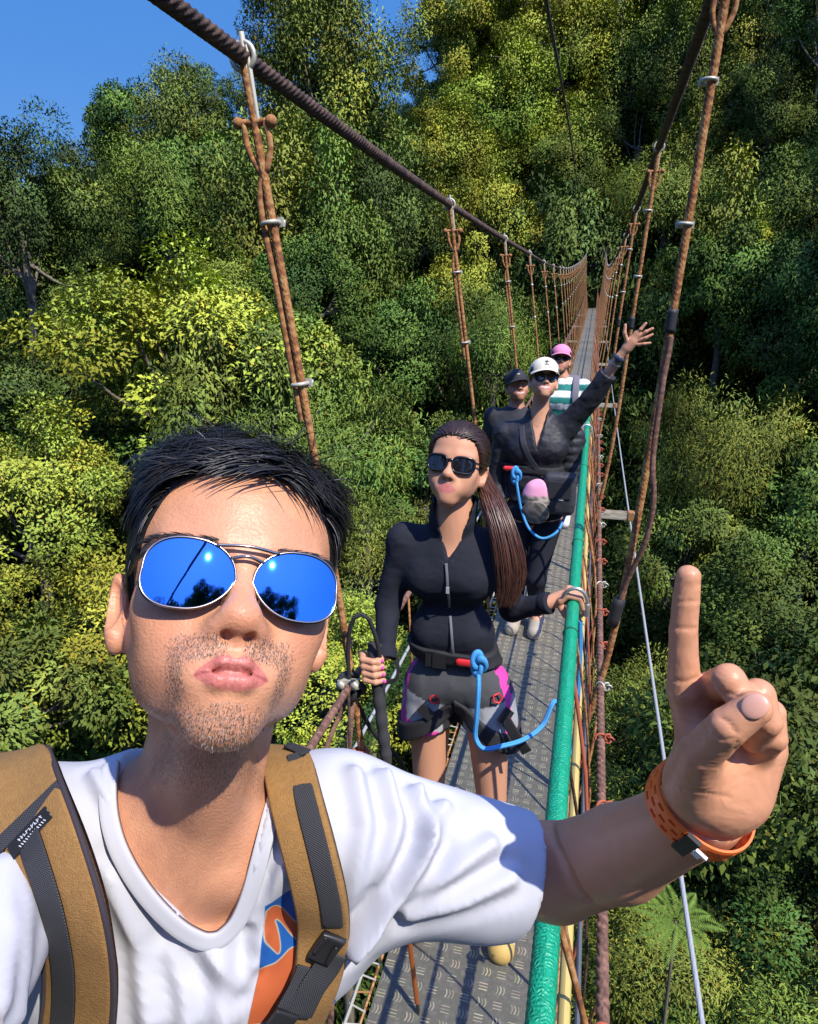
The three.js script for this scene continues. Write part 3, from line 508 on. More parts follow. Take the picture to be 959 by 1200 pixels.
// knots and black hose on the left side rope
{
  const k = V(-0.338, 0.86, -1.556);
  part('rope_knot', merge([new THREE.TorusKnotGeometry(0.026, 0.0085, 60, 6, 2, 3).translate(k.x, k.y - 0.005, k.z + 0.015), ringGeo(k.clone().add(V(0, -0.03, 0)), 0.02, 0.007, V(0.3, 1, 0.2))]), DARKTAPE, bridge);
  part('black_hose', tube(curve([V(-0.336, 0.80, -1.54), V(-0.338, 0.98, -1.53), V(-0.315, 1.075, -1.52), V(-0.285, 1.09, -1.52), V(-0.262, 1.03, -1.53), V(-0.25, 0.9, -1.55), V(-0.25, 0.6, -1.56), V(-0.27, 0.3, -1.56)]), 0.0062, 40, 8), ROPEBLACK, bridge);
  part('slack_rope', tube(curve([V(-0.34, 0.84, -1.55), V(-0.40, 0.66, -1.48), V(-0.41, 0.45, -1.42), V(-0.37, 0.2, -1.38)]), 0.007, 20, 6), BROWN, bridge);
  part('slack_rope', tube(curve([V(-0.337, 0.83, -1.55), V(-0.30, 0.66, -1.62), V(-0.25, 0.5, -1.72), V(-0.22, 0.3, -1.8), V(-0.23, 0.0, -1.86)]), 0.007, 20, 6), ROPEBLACK, bridge);
  for (const y of [0.64, 0.56, 0.87]) part('rope_clip', uBolt(V(lerp(-0.262, -0.338, y / 0.86), y, -1.55), V(-0.1, 1, 0), V(1, 0, 0), 0.02), y > 0.8 ? ZINC : y > 0.6 ? REDRUST : ZINC, bridge);
  part('brace_rope', tube(curve([V(-0.30, 0.0, -1.2), V(-0.32, 0.4, -1.36), V(-0.338, 0.8, -1.55)]), 0.009, 16, 6), BROWN, bridge);
}
// overhead wire
part('overhead_wire', tube(curve([at(630, -60, 3.2), at(640, 0, 3.6), at(664, 130, 7), at(677, 220, 15), at(682, 275, 28), V(-0.55, 4.75, -45)]), 0.011, 60, 6), std([0.035, 0.033, 0.032], 0.7), bridge);
// far gate: posts, beams, bars and steps up the bank
{
  const y0 = 1.5, z = -45, DW = std([0.055, 0.048, 0.04], 0.85), g = thing('bridge_gate', 'dark timber gate frame at the far end of the footbridge', 'gate', V(0, y0 - 0.4, z));
  for (const s of [-1, 1]) part('post', local(box(V(s * 0.62, y0 + 1.5, z), 0.09, 1.95, 0.09), g), DW, g);
  part('crossbeam', local(box(V(0, y0 + 3.1, z), 0.85, 0.07, 0.06), g), DW, g); part('crossbeam', local(box(V(0, y0 + 2.3, z - 0.08), 0.7, 0.05, 0.05), g), DW, g);
  for (let i = 0; i < 6; i++) part('bar', local(bar(V(-0.5 + i * 0.2, y0 + 2.25, z - 0.08), V(-0.5 + i * 0.2, y0 + 3.05, z - 0.08), 0.016, 6), g), DW, g);
  const st = thing('landing_steps', 'pale weathered steps climbing from the landing behind the gate', 'steps', V(0, y0 - 1.5, z - 0.4)), CON = std([0.22, 0.24, 0.24], 0.9);
  part('landing', local(box(V(0, y0 - 0.35, z - 0.6), 0.9, 0.35, 1.4), st), CON, st);
  for (let i = 0; i < 9; i++) part('step', local(box(V(0, y0 + 0.08 + i * 0.17, z - 2.2 - i * 0.3), 0.34, 0.085, 0.155), st), CON, st);
}
// ---------------------------------------------------------------- people: shared fields
// head in its own axes: x to the person's left, y up, z forward; origin between the ears
function headField(o = {}) {
  const { lips = 0, jaw = 1, slim = 1 } = o, J = jaw, u = [];
  u.push([ellipsoid(V(0, 0.048, -0.012), 0.0765 * slim, 0.086, 0.098), 0.001]);
  u.push([ellipsoid(V(0, 0.060, 0.030), 0.066 * slim, 0.060, 0.050), 0.04]);
  u.push([ellipsoid(V(0, -0.008, 0.026), 0.0630 * slim, 0.068, 0.060), 0.03]);
  for (const s of [-1, 1]) {
    u.push([ellipsoid(V(s * 0.044 * slim, -0.008, 0.056), 0.024, 0.021, 0.022), 0.022]);
    u.push([capsule(V(s * 0.055 * slim, -0.025, 0.000), V(s * 0.037 * J, -0.058, 0.030), 0.013, 0.012), 0.03]);
    u.push([capsule(V(s * 0.037 * J, -0.058, 0.030), V(s * 0.011, -0.082, 0.068), 0.012, 0.0140), 0.028]);
    u.push([ellipsoid(V(s * 0.030, -0.038, 0.062), 0.021, 0.024, 0.018), 0.026]);
    u.push([ellipsoid(V(s * 0.035 * slim, -0.028, 0.036), 0.018, 0.032, 0.028), 0.03]);
    u.push([capsule(V(s * 0.014, 0.036, 0.079), V(s * 0.047, 0.036, 0.066), 0.011, 0.010), 0.018]);
  }
  u.push([ellipsoid(V(0, -0.050, 0.074), 0.032, 0.027, 0.020), 0.022]);
  u.push([ellipsoid(V(0, -0.0795, 0.073), 0.0185, 0.0145, 0.016), 0.02]);
  const base = blend(u, 0.02);
  const nose = blend([[capsule(V(0, 0.026, 0.083), V(0, -0.014, 0.101), 0.0072, 0.0098), 0.001], [ellipsoid(V(0, -0.0172, 0.1045), 0.0128, 0.0110, 0.0115), 0.012], [ellipsoid(V(-0.0128, -0.0245, 0.0935), 0.0082, 0.0085, 0.0115), 0.010], [ellipsoid(V(0.0128, -0.0245, 0.0935), 0.0082, 0.0085, 0.0115), 0.010], [capsule(V(0, -0.028, 0.097), V(0, -0.034, 0.090), 0.0055, 0.005), 0.006]], 0.01);
  const nostril = [-1, 1].map(s => ellipsoid(V(s * 0.0076, -0.0308, 0.1012), 0.0047, 0.0058, 0.0080));
  const lid = [-1, 1].map(s => ellipsoid(V(s * 0.032, 0.014, 0.0675), 0.0165, 0.013, 0.013)), sock = [-1, 1].map(s => ellipsoid(V(s * 0.033, 0.012, 0.092), 0.019, 0.014, 0.014));
  const P = lips, zl = 0.0925 + 0.0075 * P;
  const up = blend([[capsule(V(-0.0240, -0.0562, 0.0835), V(-0.0065, -0.0462, zl), 0.0026, 0.0050 + 0.0006 * P), 0.001], [capsule(V(0.0240, -0.0562, 0.0835), V(0.0065, -0.0462, zl), 0.0026, 0.0050 + 0.0006 * P), 0.005], [capsule(V(-0.0065, -0.0465, zl), V(0.0065, -0.0465, zl), 0.0050 + 0.0006 * P, 0.0050 + 0.0006 * P), 0.004]], 0.005);
  const lo = blend([[capsule(V(-0.0245, -0.0585, 0.0830), V(-0.0085, -0.0578, zl - 0.0022), 0.0026, 0.0056 + 0.0008 * P), 0.001], [capsule(V(0.0245, -0.0585, 0.0830), V(0.0085, -0.0578, zl - 0.0022), 0.0026, 0.0056 + 0.0008 * P), 0.005], [capsule(V(-0.0085, -0.0578, zl - 0.0022), V(0.0085, -0.0578, zl - 0.0022), 0.0056 + 0.0008 * P, 0.0056 + 0.0008 * P), 0.005]], 0.005);
  const mound = ellipsoid(V(0, -0.0505, 0.082 + 0.004 * P), 0.030, 0.021, 0.010 + 0.003 * P), seam = blend([[capsule(V(-0.0222, -0.0562, 0.0865), V(-0.007, -0.0519, zl + 0.0045), 0.0010, 0.0021), 0.001], [capsule(V(0.0222, -0.0562, 0.0865), V(0.007, -0.0519, zl + 0.0045), 0.0010, 0.0021), 0.001], [capsule(V(-0.007, -0.0519, zl + 0.0045), V(0.007, -0.0519, zl + 0.0045), 0.0021, 0.0021), 0.001]], 0.001), smileC = o.smile ? [-1, 1].map(s => ellipsoid(V(s * 0.042, -0.026, 0.062), 0.021, 0.020, 0.022)) : null, gape = o.smile ? ellipsoid(V(0, -0.0495, 0.094), 0.021, 0.0065, 0.012) : null;
  const ear = [-1, 1].map(s => { const q = new THREE.Quaternion().setFromEuler(new THREE.Euler(-0.18, s * 0.55, s * -0.10)); return [ellipsoid(V(s * (0.0775 * slim + 0.003), -0.002, -0.012), 0.0085, 0.0325, 0.0185, q), ellipsoid(V(s * (0.0835 * slim + 0.0035), 0.002, -0.003), 0.0065, 0.0215, 0.0105, q), ellipsoid(V(s * (0.0775 * slim), -0.026, -0.004), 0.0065, 0.0105, 0.009)]; });
  return (x, y, z) => {
    let d = base(x, y, z);
    for (const s of sock) d = smax(d, -s(x, y, z), 0.014);
    for (const e of lid) d = smin(d, e(x, y, z), 0.006);
    d = smin(d, nose(x, y, z), 0.0115);
    for (const e of nostril) d = smax(d, -e(x, y, z), 0.003);
    d = smin(d, mound(x, y, z), 0.014);
    if (smileC) { for (const e of smileC) d = smin(d, e(x, y, z), 0.014); }
    d = smin(d, smin(up(x, y, z), lo(x, y, z), 0.0008) + (o.smile ? 0.003 : lips < 0.2 ? 0.0012 : 0), 0.0036);
    if (lips > 0.5) d = smax(d, -seam(x, y, z), 0.0022);
    
    for (const [e, h, l] of ear) { let q = smax(e(x, y, z), -h(x, y, z), 0.005); q = smin(q, l(x, y, z), 0.006); d = smin(d, q, 0.006); }
    return d;
  };
}
// a head field placed in the world by a rigid (plus uniform scale) matrix
function placed3(f, M, s = 1) { const e = M.clone().invert().elements; return (x, y, z) => f(e[0] * x + e[4] * y + e[8] * z + e[12], e[1] * x + e[5] * y + e[9] * z + e[13], e[2] * x + e[6] * y + e[10] * z + e[14]) * s; }
const headMatrix = (pos, yaw, pitch, roll, s = 1, base = CAM) => { const d = Math.PI / 180, R = new THREE.Matrix4().extractRotation(base); const E = new THREE.Matrix4().makeRotationZ(roll * d).multiply(new THREE.Matrix4().makeRotationY(yaw * d)).multiply(new THREE.Matrix4().makeRotationX(-pitch * d)); return R.multiply(E).scale(V(s, s, s)).setPosition(pos); };
const boundsOf = (pts, m) => { const b = new THREE.Box3().setFromPoints(pts); b.min.subScalar(m); b.max.addScalar(m); return b; };
const SKIN = (c, rough = 0.52) => phy(c, rough, { sheen: 0.25, sheenRoughness: 0.5, sheenColor: new THREE.Color().setRGB(0.5, 0.22, 0.15), specularIntensity: 0.55 });
// scalp outline: the height above which hair grows, by the angle from the face
const hairEdge = lerpPts2([[0, 0.092], [22, 0.090], [38, 0.082], [50, 0.052], [60, 0.022], [68, 0.000], [76, -0.012], [82, 0.026], [98, 0.034], [112, 0.004], [128, -0.05], [180, -0.075]]);
function lerpPts2(a) { return x => { for (let i = 0; i < a.length - 1; i++) if (x <= a[i + 1][0]) { const t = (x - a[i][0]) / (a[i + 1][0] - a[i][0]); return lerp(a[i][1], a[i + 1][1], t); } return a[a.length - 1][1]; }; }
// ribbons for hair: list of [points, width, colour]
function strands(list) {
  const pos = [], idx = [], col = [], nor = [], S = V(0, 0, 0), T = V(0, 0, 0);
  for (const [pts, w, c, nn] of list) {
    const k = pos.length / 3, n = pts.length;
    for (let i = 0; i < n; i++) { T.copy(pts[Math.min(i + 1, n - 1)]).sub(pts[Math.max(i - 1, 0)]).normalize(); S.copy(T).cross(nn).normalize(); const q = w * (1 - 0.85 * (i / (n - 1)) ** 2) / 2, p = pts[i]; pos.push(p.x - S.x * q, p.y - S.y * q, p.z - S.z * q, p.x + S.x * q, p.y + S.y * q, p.z + S.z * q); const N = S.clone().cross(T); for (const s of [-0.6, 0.6]) nor.push(N.x + S.x * s, N.y + S.y * s, N.z + S.z * s); col.push(...c, ...c); }
    for (let i = 0; i < n - 1; i++) { const a = k + i * 2; idx.push(a, a + 1, a + 2, a + 1, a + 3, a + 2); }
  }
  const g = new THREE.BufferGeometry(); g.setAttribute('position', new THREE.Float32BufferAttribute(pos, 3)); g.setAttribute('normal', new THREE.Float32BufferAttribute(nor, 3)); g.setAttribute('color', new THREE.Float32BufferAttribute(col, 3)); g.setIndex(idx); return g;
}
const HAIR = phy([1, 1, 1], 0.38, { vertexColors: true, side: THREE.DoubleSide, specularIntensity: 0.8 });
// direction in head axes from angle (deg from the face, positive to the person's left) and height
function scalpPoint(f, th, y, off) { const a = th * Math.PI / 180, d = V(Math.sin(a), 0, Math.cos(a)); let t = 0.16; for (let i = 0; i < 60; i++) { const e = f(d.x * t, y, d.z * t - 0.01) - off; if (Math.abs(e) < 3e-4) break; t -= e * 0.7; if (t < 0) return null; } return V(d.x * t, y, d.z * t - 0.01); }
// ---------------------------------------------------------------- the man who takes the picture
const man = thing('person', 'person in white t-shirt and blue mirrored sunglasses pouting with one finger raised', 'person', V(-0.13, 0, -0.6));
const addMan = (name, g, m, parent = man, label) => part(name, local(g, man), m, parent, label);
{
  const HM = headMatrix(at(264, 724, 0.552), 19, 21, -10, 1.0), hf0 = headField({ lips: 1, jaw: 1.0 }), hf = placed3(hf0, HM), toW = p => p.clone().applyMatrix4(HM), IM = HM.clone().invert();
  const J = {                                   // joints
    neckT: toW(V(0, -0.045, -0.028)), neckB: at(208, 968, 0.628), shL: at(392, 968, 0.632), elL: at(652, 1022, 0.668), faL: at(728, 999, 0.605), wrL: at(824, 952, 0.508),
    shR: at(26, 988, 0.605), elR: V(-0.29, -0.35, -0.31).applyMatrix4(CAM), wrR: V(-0.13, -0.2, -0.13).applyMatrix4(CAM),
  };
  const belly = at(215, 1180, 0.70), pelvis = V(belly.x - 0.02, 0.97, belly.z - 0.03);
  const hip = s => V(pelvis.x + s * 0.095, 0.90, pelvis.z), knee = s => V(pelvis.x + s * 0.105, 0.50, pelvis.z + 0.03), ank = s => V(pelvis.x + s * 0.11, 0.085, pelvis.z - 0.02);
  man.position.set(pelvis.x, 0, pelvis.z);
  // trunk under the shirt
  const trunk = blend([
    capsule(at(115, 1075, 0.675), at(340, 1062, 0.675), 0.082, 0.082), [capsule(at(225, 1085, 0.675), pelvis, 0.098, 0.090), 0.06], [capsule(at(160, 1180, 0.70), at(275, 1175, 0.70), 0.085, 0.085), 0.05],
    [capsule(J.neckB, J.shL, 0.058, 0.052), 0.05], [capsule(J.neckB, J.shR, 0.058, 0.054), 0.05], [capsule(at(232, 1010, 0.652), at(240, 1080, 0.665), 0.062, 0.085), 0.05],
  ], 0.05);
  const armL = blend([capsule(J.shL, J.elL, 0.044, 0.0430), [capsule(J.elL, J.faL, 0.0430, 0.0385), 0.010], [capsule(J.faL, J.wrL, 0.0385, 0.0268), 0.012]], 0.02);
  const armR = blend([capsule(J.shR, J.elR, 0.058, 0.042), [capsule(J.elR, J.wrR, 0.042, 0.028), 0.015]], 0.02);
  const neck = blend([capsule(J.neckT, J.neckB, 0.0405, 0.0460), [capsule(toW(V(0, -0.072, 0.018)), at(250, 985, 0.585), 0.026, 0.020), 0.05],
    [capsule(toW(V(-0.046, -0.03, -0.025)), at(248, 1018, 0.585), 0.012, 0.008), 0.022], [capsule(toW(V(0.046, -0.03, -0.025)), at(272, 1016, 0.585), 0.012, 0.008), 0.022],
    [capsule(at(262, 1022, 0.588), at(150, 985, 0.60), 0.011, 0.010), 0.02], [capsule(at(275, 1020, 0.590), at(365, 965, 0.615), 0.011, 0.010), 0.02]], 0.05);
  // skin of the head and neck
  const headNeck = (x, y, z) => smin(hf(x, y, z), neck(x, y, z), 0.022);
  const bust = (x, y, z) => smin(headNeck(x, y, z), trunk(x, y, z) + 0.004, 0.03);
  const c = HM.elements, hb = boundsOf([V(c[12], c[13], c[14])], 0.158);
  const bb = boundsOf([hb.min, hb.max, at(60, 1100, 0.6), at(400, 1100, 0.6)], 0.01);
  const gHead = skin(bust, V(bb.min.x, at(250, 1110, 0.6).y, bb.min.z - 0.06), V(bb.max.x, hb.max.y, bb.max.z), 0.0021);
  mapUV(gHead, p => { const q = p.clone().applyMatrix4(IM); return [Math.atan2(q.x, q.z + 0.005 + 0.12 * smooth(-0.075, -0.15, q.y)) / (2 * Math.PI) + 0.5, (q.y + 0.24) / 0.40]; });
  // skin print: mottling, lips, beard shadow of single hairs, brows
  const hr = rng(8), HW = 1536, HH = 1024, A = new Float32Array(HW * HH * 3), Hh = new Float32Array(HW * HH);
  const beard = (th, y0) => { const y = y0 - 0.0095, a = Math.abs(th); let m = 0;
    m = Math.max(m, smooth(24, 19, a) * smooth(-0.036, -0.041, y) * smooth(-0.0545, -0.0505, y + 0.0006 * a * (a > 9 ? 0.35 : 0)) * smooth(2, 6, a + 1) * 0.9);
    m = Math.max(m, smooth(27, 22, a) * smooth(15.5, 19.5, a) * smooth(-0.040, -0.048, y) * smooth(-0.095, -0.08, y) * 0.85);
    m = Math.max(m, smooth(-0.080, -0.092, y) * smooth(-0.150, -0.118, y) * smooth(70, 50, a) * 0.8);
    m = Math.max(m, smooth(32, 46, a) * smooth(80, 70, a) * smooth(-0.056, -0.080, y) * smooth(-0.13, -0.10, y) * 0.6);
    m = Math.max(m, smooth(8, 4, a) * smooth(-0.080, -0.083, y) * smooth(-0.094, -0.088, y) * 0.6); return m; };
  for (let j = 0; j < HH; j++) for (let i = 0; i < HW; i++) {
    const th = ((i + 0.5) / HW - 0.5) * 360, y = (j + 0.5) / HH * 0.40 - 0.24, a = th * Math.PI / 180, X = Math.sin(a) * 7, Z = Math.cos(a) * 7, Y = y * 80;
    const n = fbm(X * 0.9, Y * 0.9, Z * 0.9, 4), n2 = n3(X * 9, Y * 9, Z * 9), k = 0.84 + 0.30 * n + 0.10 * (n2 - 0.5);
    let r = 0.585 * k, g = 0.282 * k * (0.96 + 0.08 * n), b = 0.160 * k;
    const ax = Math.abs(th), red = Math.exp(-(((ax - 32) / 16) ** 2) - ((y + 0.02) / 0.03) ** 2) * 0.5 + Math.exp(-((th / 9) ** 2) - ((y + 0.022) / 0.014) ** 2) * 0.7 + Math.exp(-(((ax - 90) / 14) ** 2) - (y / 0.04) ** 2) * 0.6;
    g *= 1 - 0.13 * red; b *= 1 - 0.14 * red;
    // lips: outline by angle and height
    const lx = th / 13.6, top = -0.0405 - 0.0140 * lx * lx - 0.003 * Math.exp(-((lx * 7) ** 2)) , bot = -0.0650 + 0.0080 * lx * lx, L = smooth(0, 0.0022, top - y + 0.0006) * smooth(0, 0.0022, y - bot + 0.0006) * smooth(1.04, 0.92, Math.abs(lx));
    const cr = 0.9 + 0.2 * n3(th * 1.1, Y * 0.2, 3); const lipLine = Math.exp(-(((y + 0.0515 + 0.0046 * lx * lx) / 0.0012) ** 2)) * L; r = lerp(r, 0.50 * cr, L * 0.9); g = lerp(g, 0.150 * cr, L * 0.9); b = lerp(b, 0.130 * cr, L * 0.9); r = lerp(r, 0.26, lipLine * 0.7); g = lerp(g, 0.06, lipLine * 0.7); b = lerp(b, 0.055, lipLine * 0.7);  // darker red along the line where the lips meet
    const o = (j * HW + i) * 3; A[o] = r; A[o + 1] = g; A[o + 2] = b; Hh[j * HW + i] = 0.5 + 0.25 * (n2 - 0.5) + 0.2 * (n3(X * 22, Y * 22, Z * 22) - 0.5) - (L > 0.5 ? 0.18 * (n3(th * 1.3, Y * 0.1, 5) - 0.5) : 0) - 0.12 * Math.max(0, Math.sin((y - 0.05) * 620 + 1.2 * n3(th * 0.12, 0, 7))) * smooth(0.052, 0.058, y) * smooth(0.09, 0.082, y) * smooth(34, 20, ax);
  }
  for (let k = 0; k < 62000; k++) {
    const th = (hr() - 0.5) * 170, y = -0.155 + 0.14 * hr(), m = beard(th, y); if (hr() > m) continue;
    const i0 = (th / 360 + 0.5) * HW, j0 = (y + 0.24) / 0.40 * HH, len = 1 + hr() * 3, dk = 0.30 + 0.5 * hr(), gr = hr() < 0.3;
    for (let t = 0; t <= len; t++) { const i = Math.round(i0 + t * 0.3 * (hr() - 0.5)), j = Math.round(j0 - t), o = (j * HW + i) * 3; if (j < 0 || j >= HH) continue; A[o] = lerp(A[o], gr ? 0.25 : 0.05, dk); A[o + 1] = lerp(A[o + 1], gr ? 0.23 : 0.042, dk); A[o + 2] = lerp(A[o + 2], gr ? 0.21 : 0.04, dk); Hh[j * HW + i] += 0.15; }
  }
  const skinMap = tex(HW, HH, (u, v, i, j) => { const o = (j * HW + i) * 3; return [A[o], A[o + 1], A[o + 2]]; }), skinBump = tex(HW, HH, (u, v, i, j) => Hh[j * HW + i], false);
  const FACE = phy([1, 1, 1], 0.40, { map: skinMap, bumpMap: skinBump, bumpScale: 0.0009, sheen: 0.2, sheenRoughness: 0.5, sheenColor: new THREE.Color().setRGB(0.5, 0.2, 0.14), specularIntensity: 0.6 });
  // arms and hand: the same skin with a plain mottled part of the print
  const MM = 0.001, Hj = (px, py, d) => at(px, py, d);
  const F = {
    index: [[801, 806, 0.474, 11.2], [801, 739, 0.464, 9.2], [804, 704, 0.460, 8.8], [807, 676, 0.457, 8.1]],
    middle: [[835, 806, 0.483, 11.4], [854, 797, 0.441, 10.6], [874, 826, 0.436, 9.0], [862, 852, 0.452, 8.4]],
    ring: [[866, 818, 0.488, 11.2], [889, 814, 0.444, 10.2], [900, 846, 0.441, 8.8], [884, 868, 0.458, 8.2]],
    little: [[890, 842, 0.490, 10.6], [905, 835, 0.455, 8.4], [908, 866, 0.454, 7.9], [893, 884, 0.468, 7.4]],
    thumb: [[812, 918, 0.476, 15.5], [822, 882, 0.448, 13.2], [853, 852, 0.425, 12.0], [884, 830, 0.419, 10.6]],
  };
  const W0 = J.wrL, W1 = at(838, 925, 0.494), chains = [];
  const palm = blend([capsule(W0, W1, 0.0258, 0.0268), [capsule(W1, Hj(803, 812, 0.478), 0.0185, 0.0118), 0.02], [capsule(W1, Hj(836, 812, 0.487), 0.0190, 0.0118), 0.02], [capsule(W1, Hj(866, 825, 0.491), 0.0190, 0.0115), 0.02], [capsule(W1, Hj(889, 850, 0.493), 0.0190, 0.0118), 0.02], [capsule(Hj(870, 925, 0.488), Hj(893, 878, 0.482), 0.0178, 0.0150), 0.02], [capsule(Hj(812, 920, 0.482), Hj(822, 882, 0.452), 0.018, 0.0125), 0.02]], 0.02);
  for (const [n, f] of Object.entries(F)) { const seg = []; for (let i = 0; i < 3; i++) seg.push([capsule(Hj(...f[i].slice(0, 3)), Hj(...f[i + 1].slice(0, 3)), f[i][3] * MM, f[i + 1][3] * MM), 0.0012]); chains.push([blend(seg, 0.0012), n === 'thumb' ? 0.010 : 0.009]); }
  const crease = []; // fine skin creases across the index joints and the palm
  const hand0 = (x, y, z) => { let d = palm(x, y, z), q = 1; for (const [c, k] of chains) { d = smin(d, c(x, y, z), k * 0.55); } return d; };
  const toCamDir = p => p.clone().sub(camera.position).normalize();
  const surf = (f, px, py) => march(f, camera.position.clone().addScaledVector(at(px, py, 1).sub(camera.position).normalize(), 0.3), at(px, py, 1).sub(camera.position).normalize());
  const lineOn = (f, pts, n = 6) => { const out = []; for (let i = 0; i < pts.length - 1; i++) for (let k = 0; k <= n; k++) { const p = surf(f, lerp(pts[i][0], pts[i + 1][0], k / n), lerp(pts[i][1], pts[i + 1][1], k / n)); if (p) out.push(p); } return out; };
  for (const pts of [[[784, 736], [815, 737]], [[788, 706], [818, 705]], [[785, 796], [800, 800], [818, 794]], [[800, 815], [815, 845], [830, 858]], [[782, 868], [800, 862], [822, 868]], [[838, 862], [848, 868], [858, 866]], [[846, 842], [854, 846], [862, 858]], [[800, 925], [830, 930], [856, 935]], [[848, 905], [860, 890], [864, 870]], [[838, 800], [848, 812], [866, 815]]]) crease.push(lineOn(hand0, pts));
  const dig = (list, p, n, amp, w) => { let m = 0; for (const L of list) for (const q of L) { const d = q.distanceTo(p); if (d < w * 3) m = Math.max(m, Math.exp(-((d / w) ** 2))); } p.addScaledVector(n, -amp * m); };
  const hbx = boundsOf([at(780, 660, 0.455), at(915, 800, 0.43), at(800, 985, 0.50), at(915, 900, 0.50), at(830, 900, 0.41)], 0.03);
  const gHand = edit(skin(hand0, hbx.min, hbx.max, 0.0017), (p, n) => { dig(crease, p, n, 0.0010, 0.0014); p.addScaledVector(n, (n3(p.x * 260, p.y * 260, p.z * 260) - 0.5) * 0.0004); });
  const sEnd = at(612, 1022, 0.655), sDir = J.elL.clone().sub(J.shL).normalize();
  const fore = (x, y, z) => smin(armL(x, y, z), palm(x, y, z), 0.008);
  const elbowFold = [lineOn(armL, [[646, 966], [650, 985], [662, 1010], [676, 1040], [690, 1056]], 10)];
  const ab = boundsOf([at(560, 1000, 0.6), J.elL, J.wrL, at(640, 1090, 0.7)], 0.07);
  const armCut = W0.clone().lerp(W1, 0.35), ad = W1.clone().sub(W0).normalize();
  const gArm = edit(skin((x, y, z) => Math.max(fore(x, y, z), -((x - sEnd.x) * sDir.x + (y - sEnd.y) * sDir.y + (z - sEnd.z) * sDir.z) - 0.035, (x - armCut.x) * ad.x + (y - armCut.y) * ad.y + (z - armCut.z) * ad.z), ab.min, ab.max, 0.0034), (p, n) => dig(elbowFold, p, n, 0.0034, 0.0034));
  const rb = boundsOf([J.shR, J.elR, J.wrR], 0.075), gArmR = skin(armR, rb.min, rb.max, 0.006);
  // right hand on the phone
  const C3 = (x, y, z) => V(x, y, z).applyMatrix4(CAM), pal = C3(-0.075, -0.135, -0.045), hr2 = [];
  hr2.push(capsule(J.wrR, pal, 0.028, 0.026)); for (let i = 0; i < 4; i++) { const y = -0.085 - i * 0.02; hr2.push([capsule(pal, C3(-0.062, y, 0.022), 0.016, 0.009), 0.01], [capsule(C3(-0.062, y, 0.022), C3(-0.020, y + 0.004, 0.026), 0.009, 0.0082), 0.004], [capsule(C3(-0.020, y + 0.004, 0.026), C3(0.002, y + 0.006, 0.024), 0.0082, 0.0075), 0.004]); }
  hr2.push([capsule(pal, C3(-0.060, -0.085, -0.015), 0.018, 0.011), 0.012], [capsule(C3(-0.060, -0.085, -0.015), C3(-0.045, -0.060, -0.006), 0.011, 0.009), 0.005]);
  const hR = blend(hr2, 0.01), r2 = boundsOf([J.wrR, pal, C3(0.01, -0.05, 0.03), C3(0.01, -0.16, 0.03)], 0.03), gHandR = skin(hR, r2.min, r2.max, 0.004);
  const plainUV = g => mapUV(g, (p, n) => [0.02 + 0.10 * (((p.x + p.z) * 2.2 + 40) % 1), 0.80 + 0.08 * ((p.y * 3 + 40) % 1)]);
  // lower body skin (shins show below the shorts)
  const legs = blend([-1, 1].flatMap(s => [capsule(hip(s), knee(s), 0.082, 0.056), [capsule(knee(s), ank(s), 0.055, 0.038), 0.02], [capsule(ank(s), V(ank(s).x + s * 0.015, 0.045, ank(s).z + 0.14), 0.04, 0.032), 0.03]]).concat([[capsule(pelvis, V(pelvis.x, 0.9, pelvis.z), 0.12, 0.11), 0.05]]), 0.03);
  const lb = boundsOf([hip(-1), hip(1), ank(-1), ank(1), V(pelvis.x, 0.03, pelvis.z + 0.2), V(pelvis.x, 1.1, pelvis.z)], 0.13); lb.min.y = 0.008; const gLegs = skin(legs, lb.min, lb.max, 0.010);
  const tr0 = boundsOf([at(-20, 1000, 0.6), at(460, 1000, 0.65), pelvis, at(215, 1180, 0.75)], 0.13); const gTrunk = skin((x, y, z) => trunk(x, y, z) + 0.016, tr0.min, tr0.max, 0.012);
  const skinGeo = mergeGeometries([gHead, ...[gHand, gArm, gArmR, gHandR, gLegs, gTrunk].map(g => mapUV(g, p => [0.5 + 0.02 * (n3(p.x * 9, p.y * 9, p.z * 9) - 0.5) * 6 , 0.735 + (n3(p.x * 40, p.y * 40, p.z * 40) - 0.5) * 0.05]))]);
  const bodyMesh = addMan('body', skinGeo, FACE);
  // finger nails: the thumb nail faces the camera
  { const n = at(882, 829, 0.41), p = surf(hand0, 883, 829), nn = grad(hand0, p), along = Hj(884, 829, 0.42).sub(Hj(853, 852, 0.425)); along.addScaledVector(nn, -along.dot(nn)).normalize(); const sd = along.clone().cross(nn).normalize();
    const g = new THREE.SphereGeometry(1, 18, 12); g.scale(0.0072, 0.0085, 0.0022); g.applyMatrix4(new THREE.Matrix4().makeBasis(sd, along, nn).setPosition(p.clone().addScaledVector(nn, -0.0006).addScaledVector(along, 0.001))); addMan('fingernail', g, phy([0.62, 0.33, 0.24], 0.38)); }

  // ---- shirt
  const eR = J.shR.clone().lerp(J.elR, 0.62), sDR = J.elR.clone().sub(J.shR).normalize();
  const shirt0 = blend([(x, y, z) => trunk(x, y, z) - 0.007, [capsule(J.shL, at(600, 1018, 0.652), 0.063, 0.0555), 0.03], [capsule(at(440, 1028, 0.65), at(556, 1040, 0.652), 0.046, 0.041), 0.04], [capsule(J.shR, eR, 0.060, 0.056), 0.03], [capsule(at(300, 1110, 0.68), at(420, 1035, 0.655), 0.052, 0.042), 0.05], [capsule(at(110, 1130, 0.68), at(40, 1020, 0.61), 0.055, 0.05), 0.05], [capsule(V(pelvis.x - 0.05, 0.95, pelvis.z), V(pelvis.x + 0.05, 0.95, pelvis.z), 0.105, 0.105), 0.06]], 0.04);
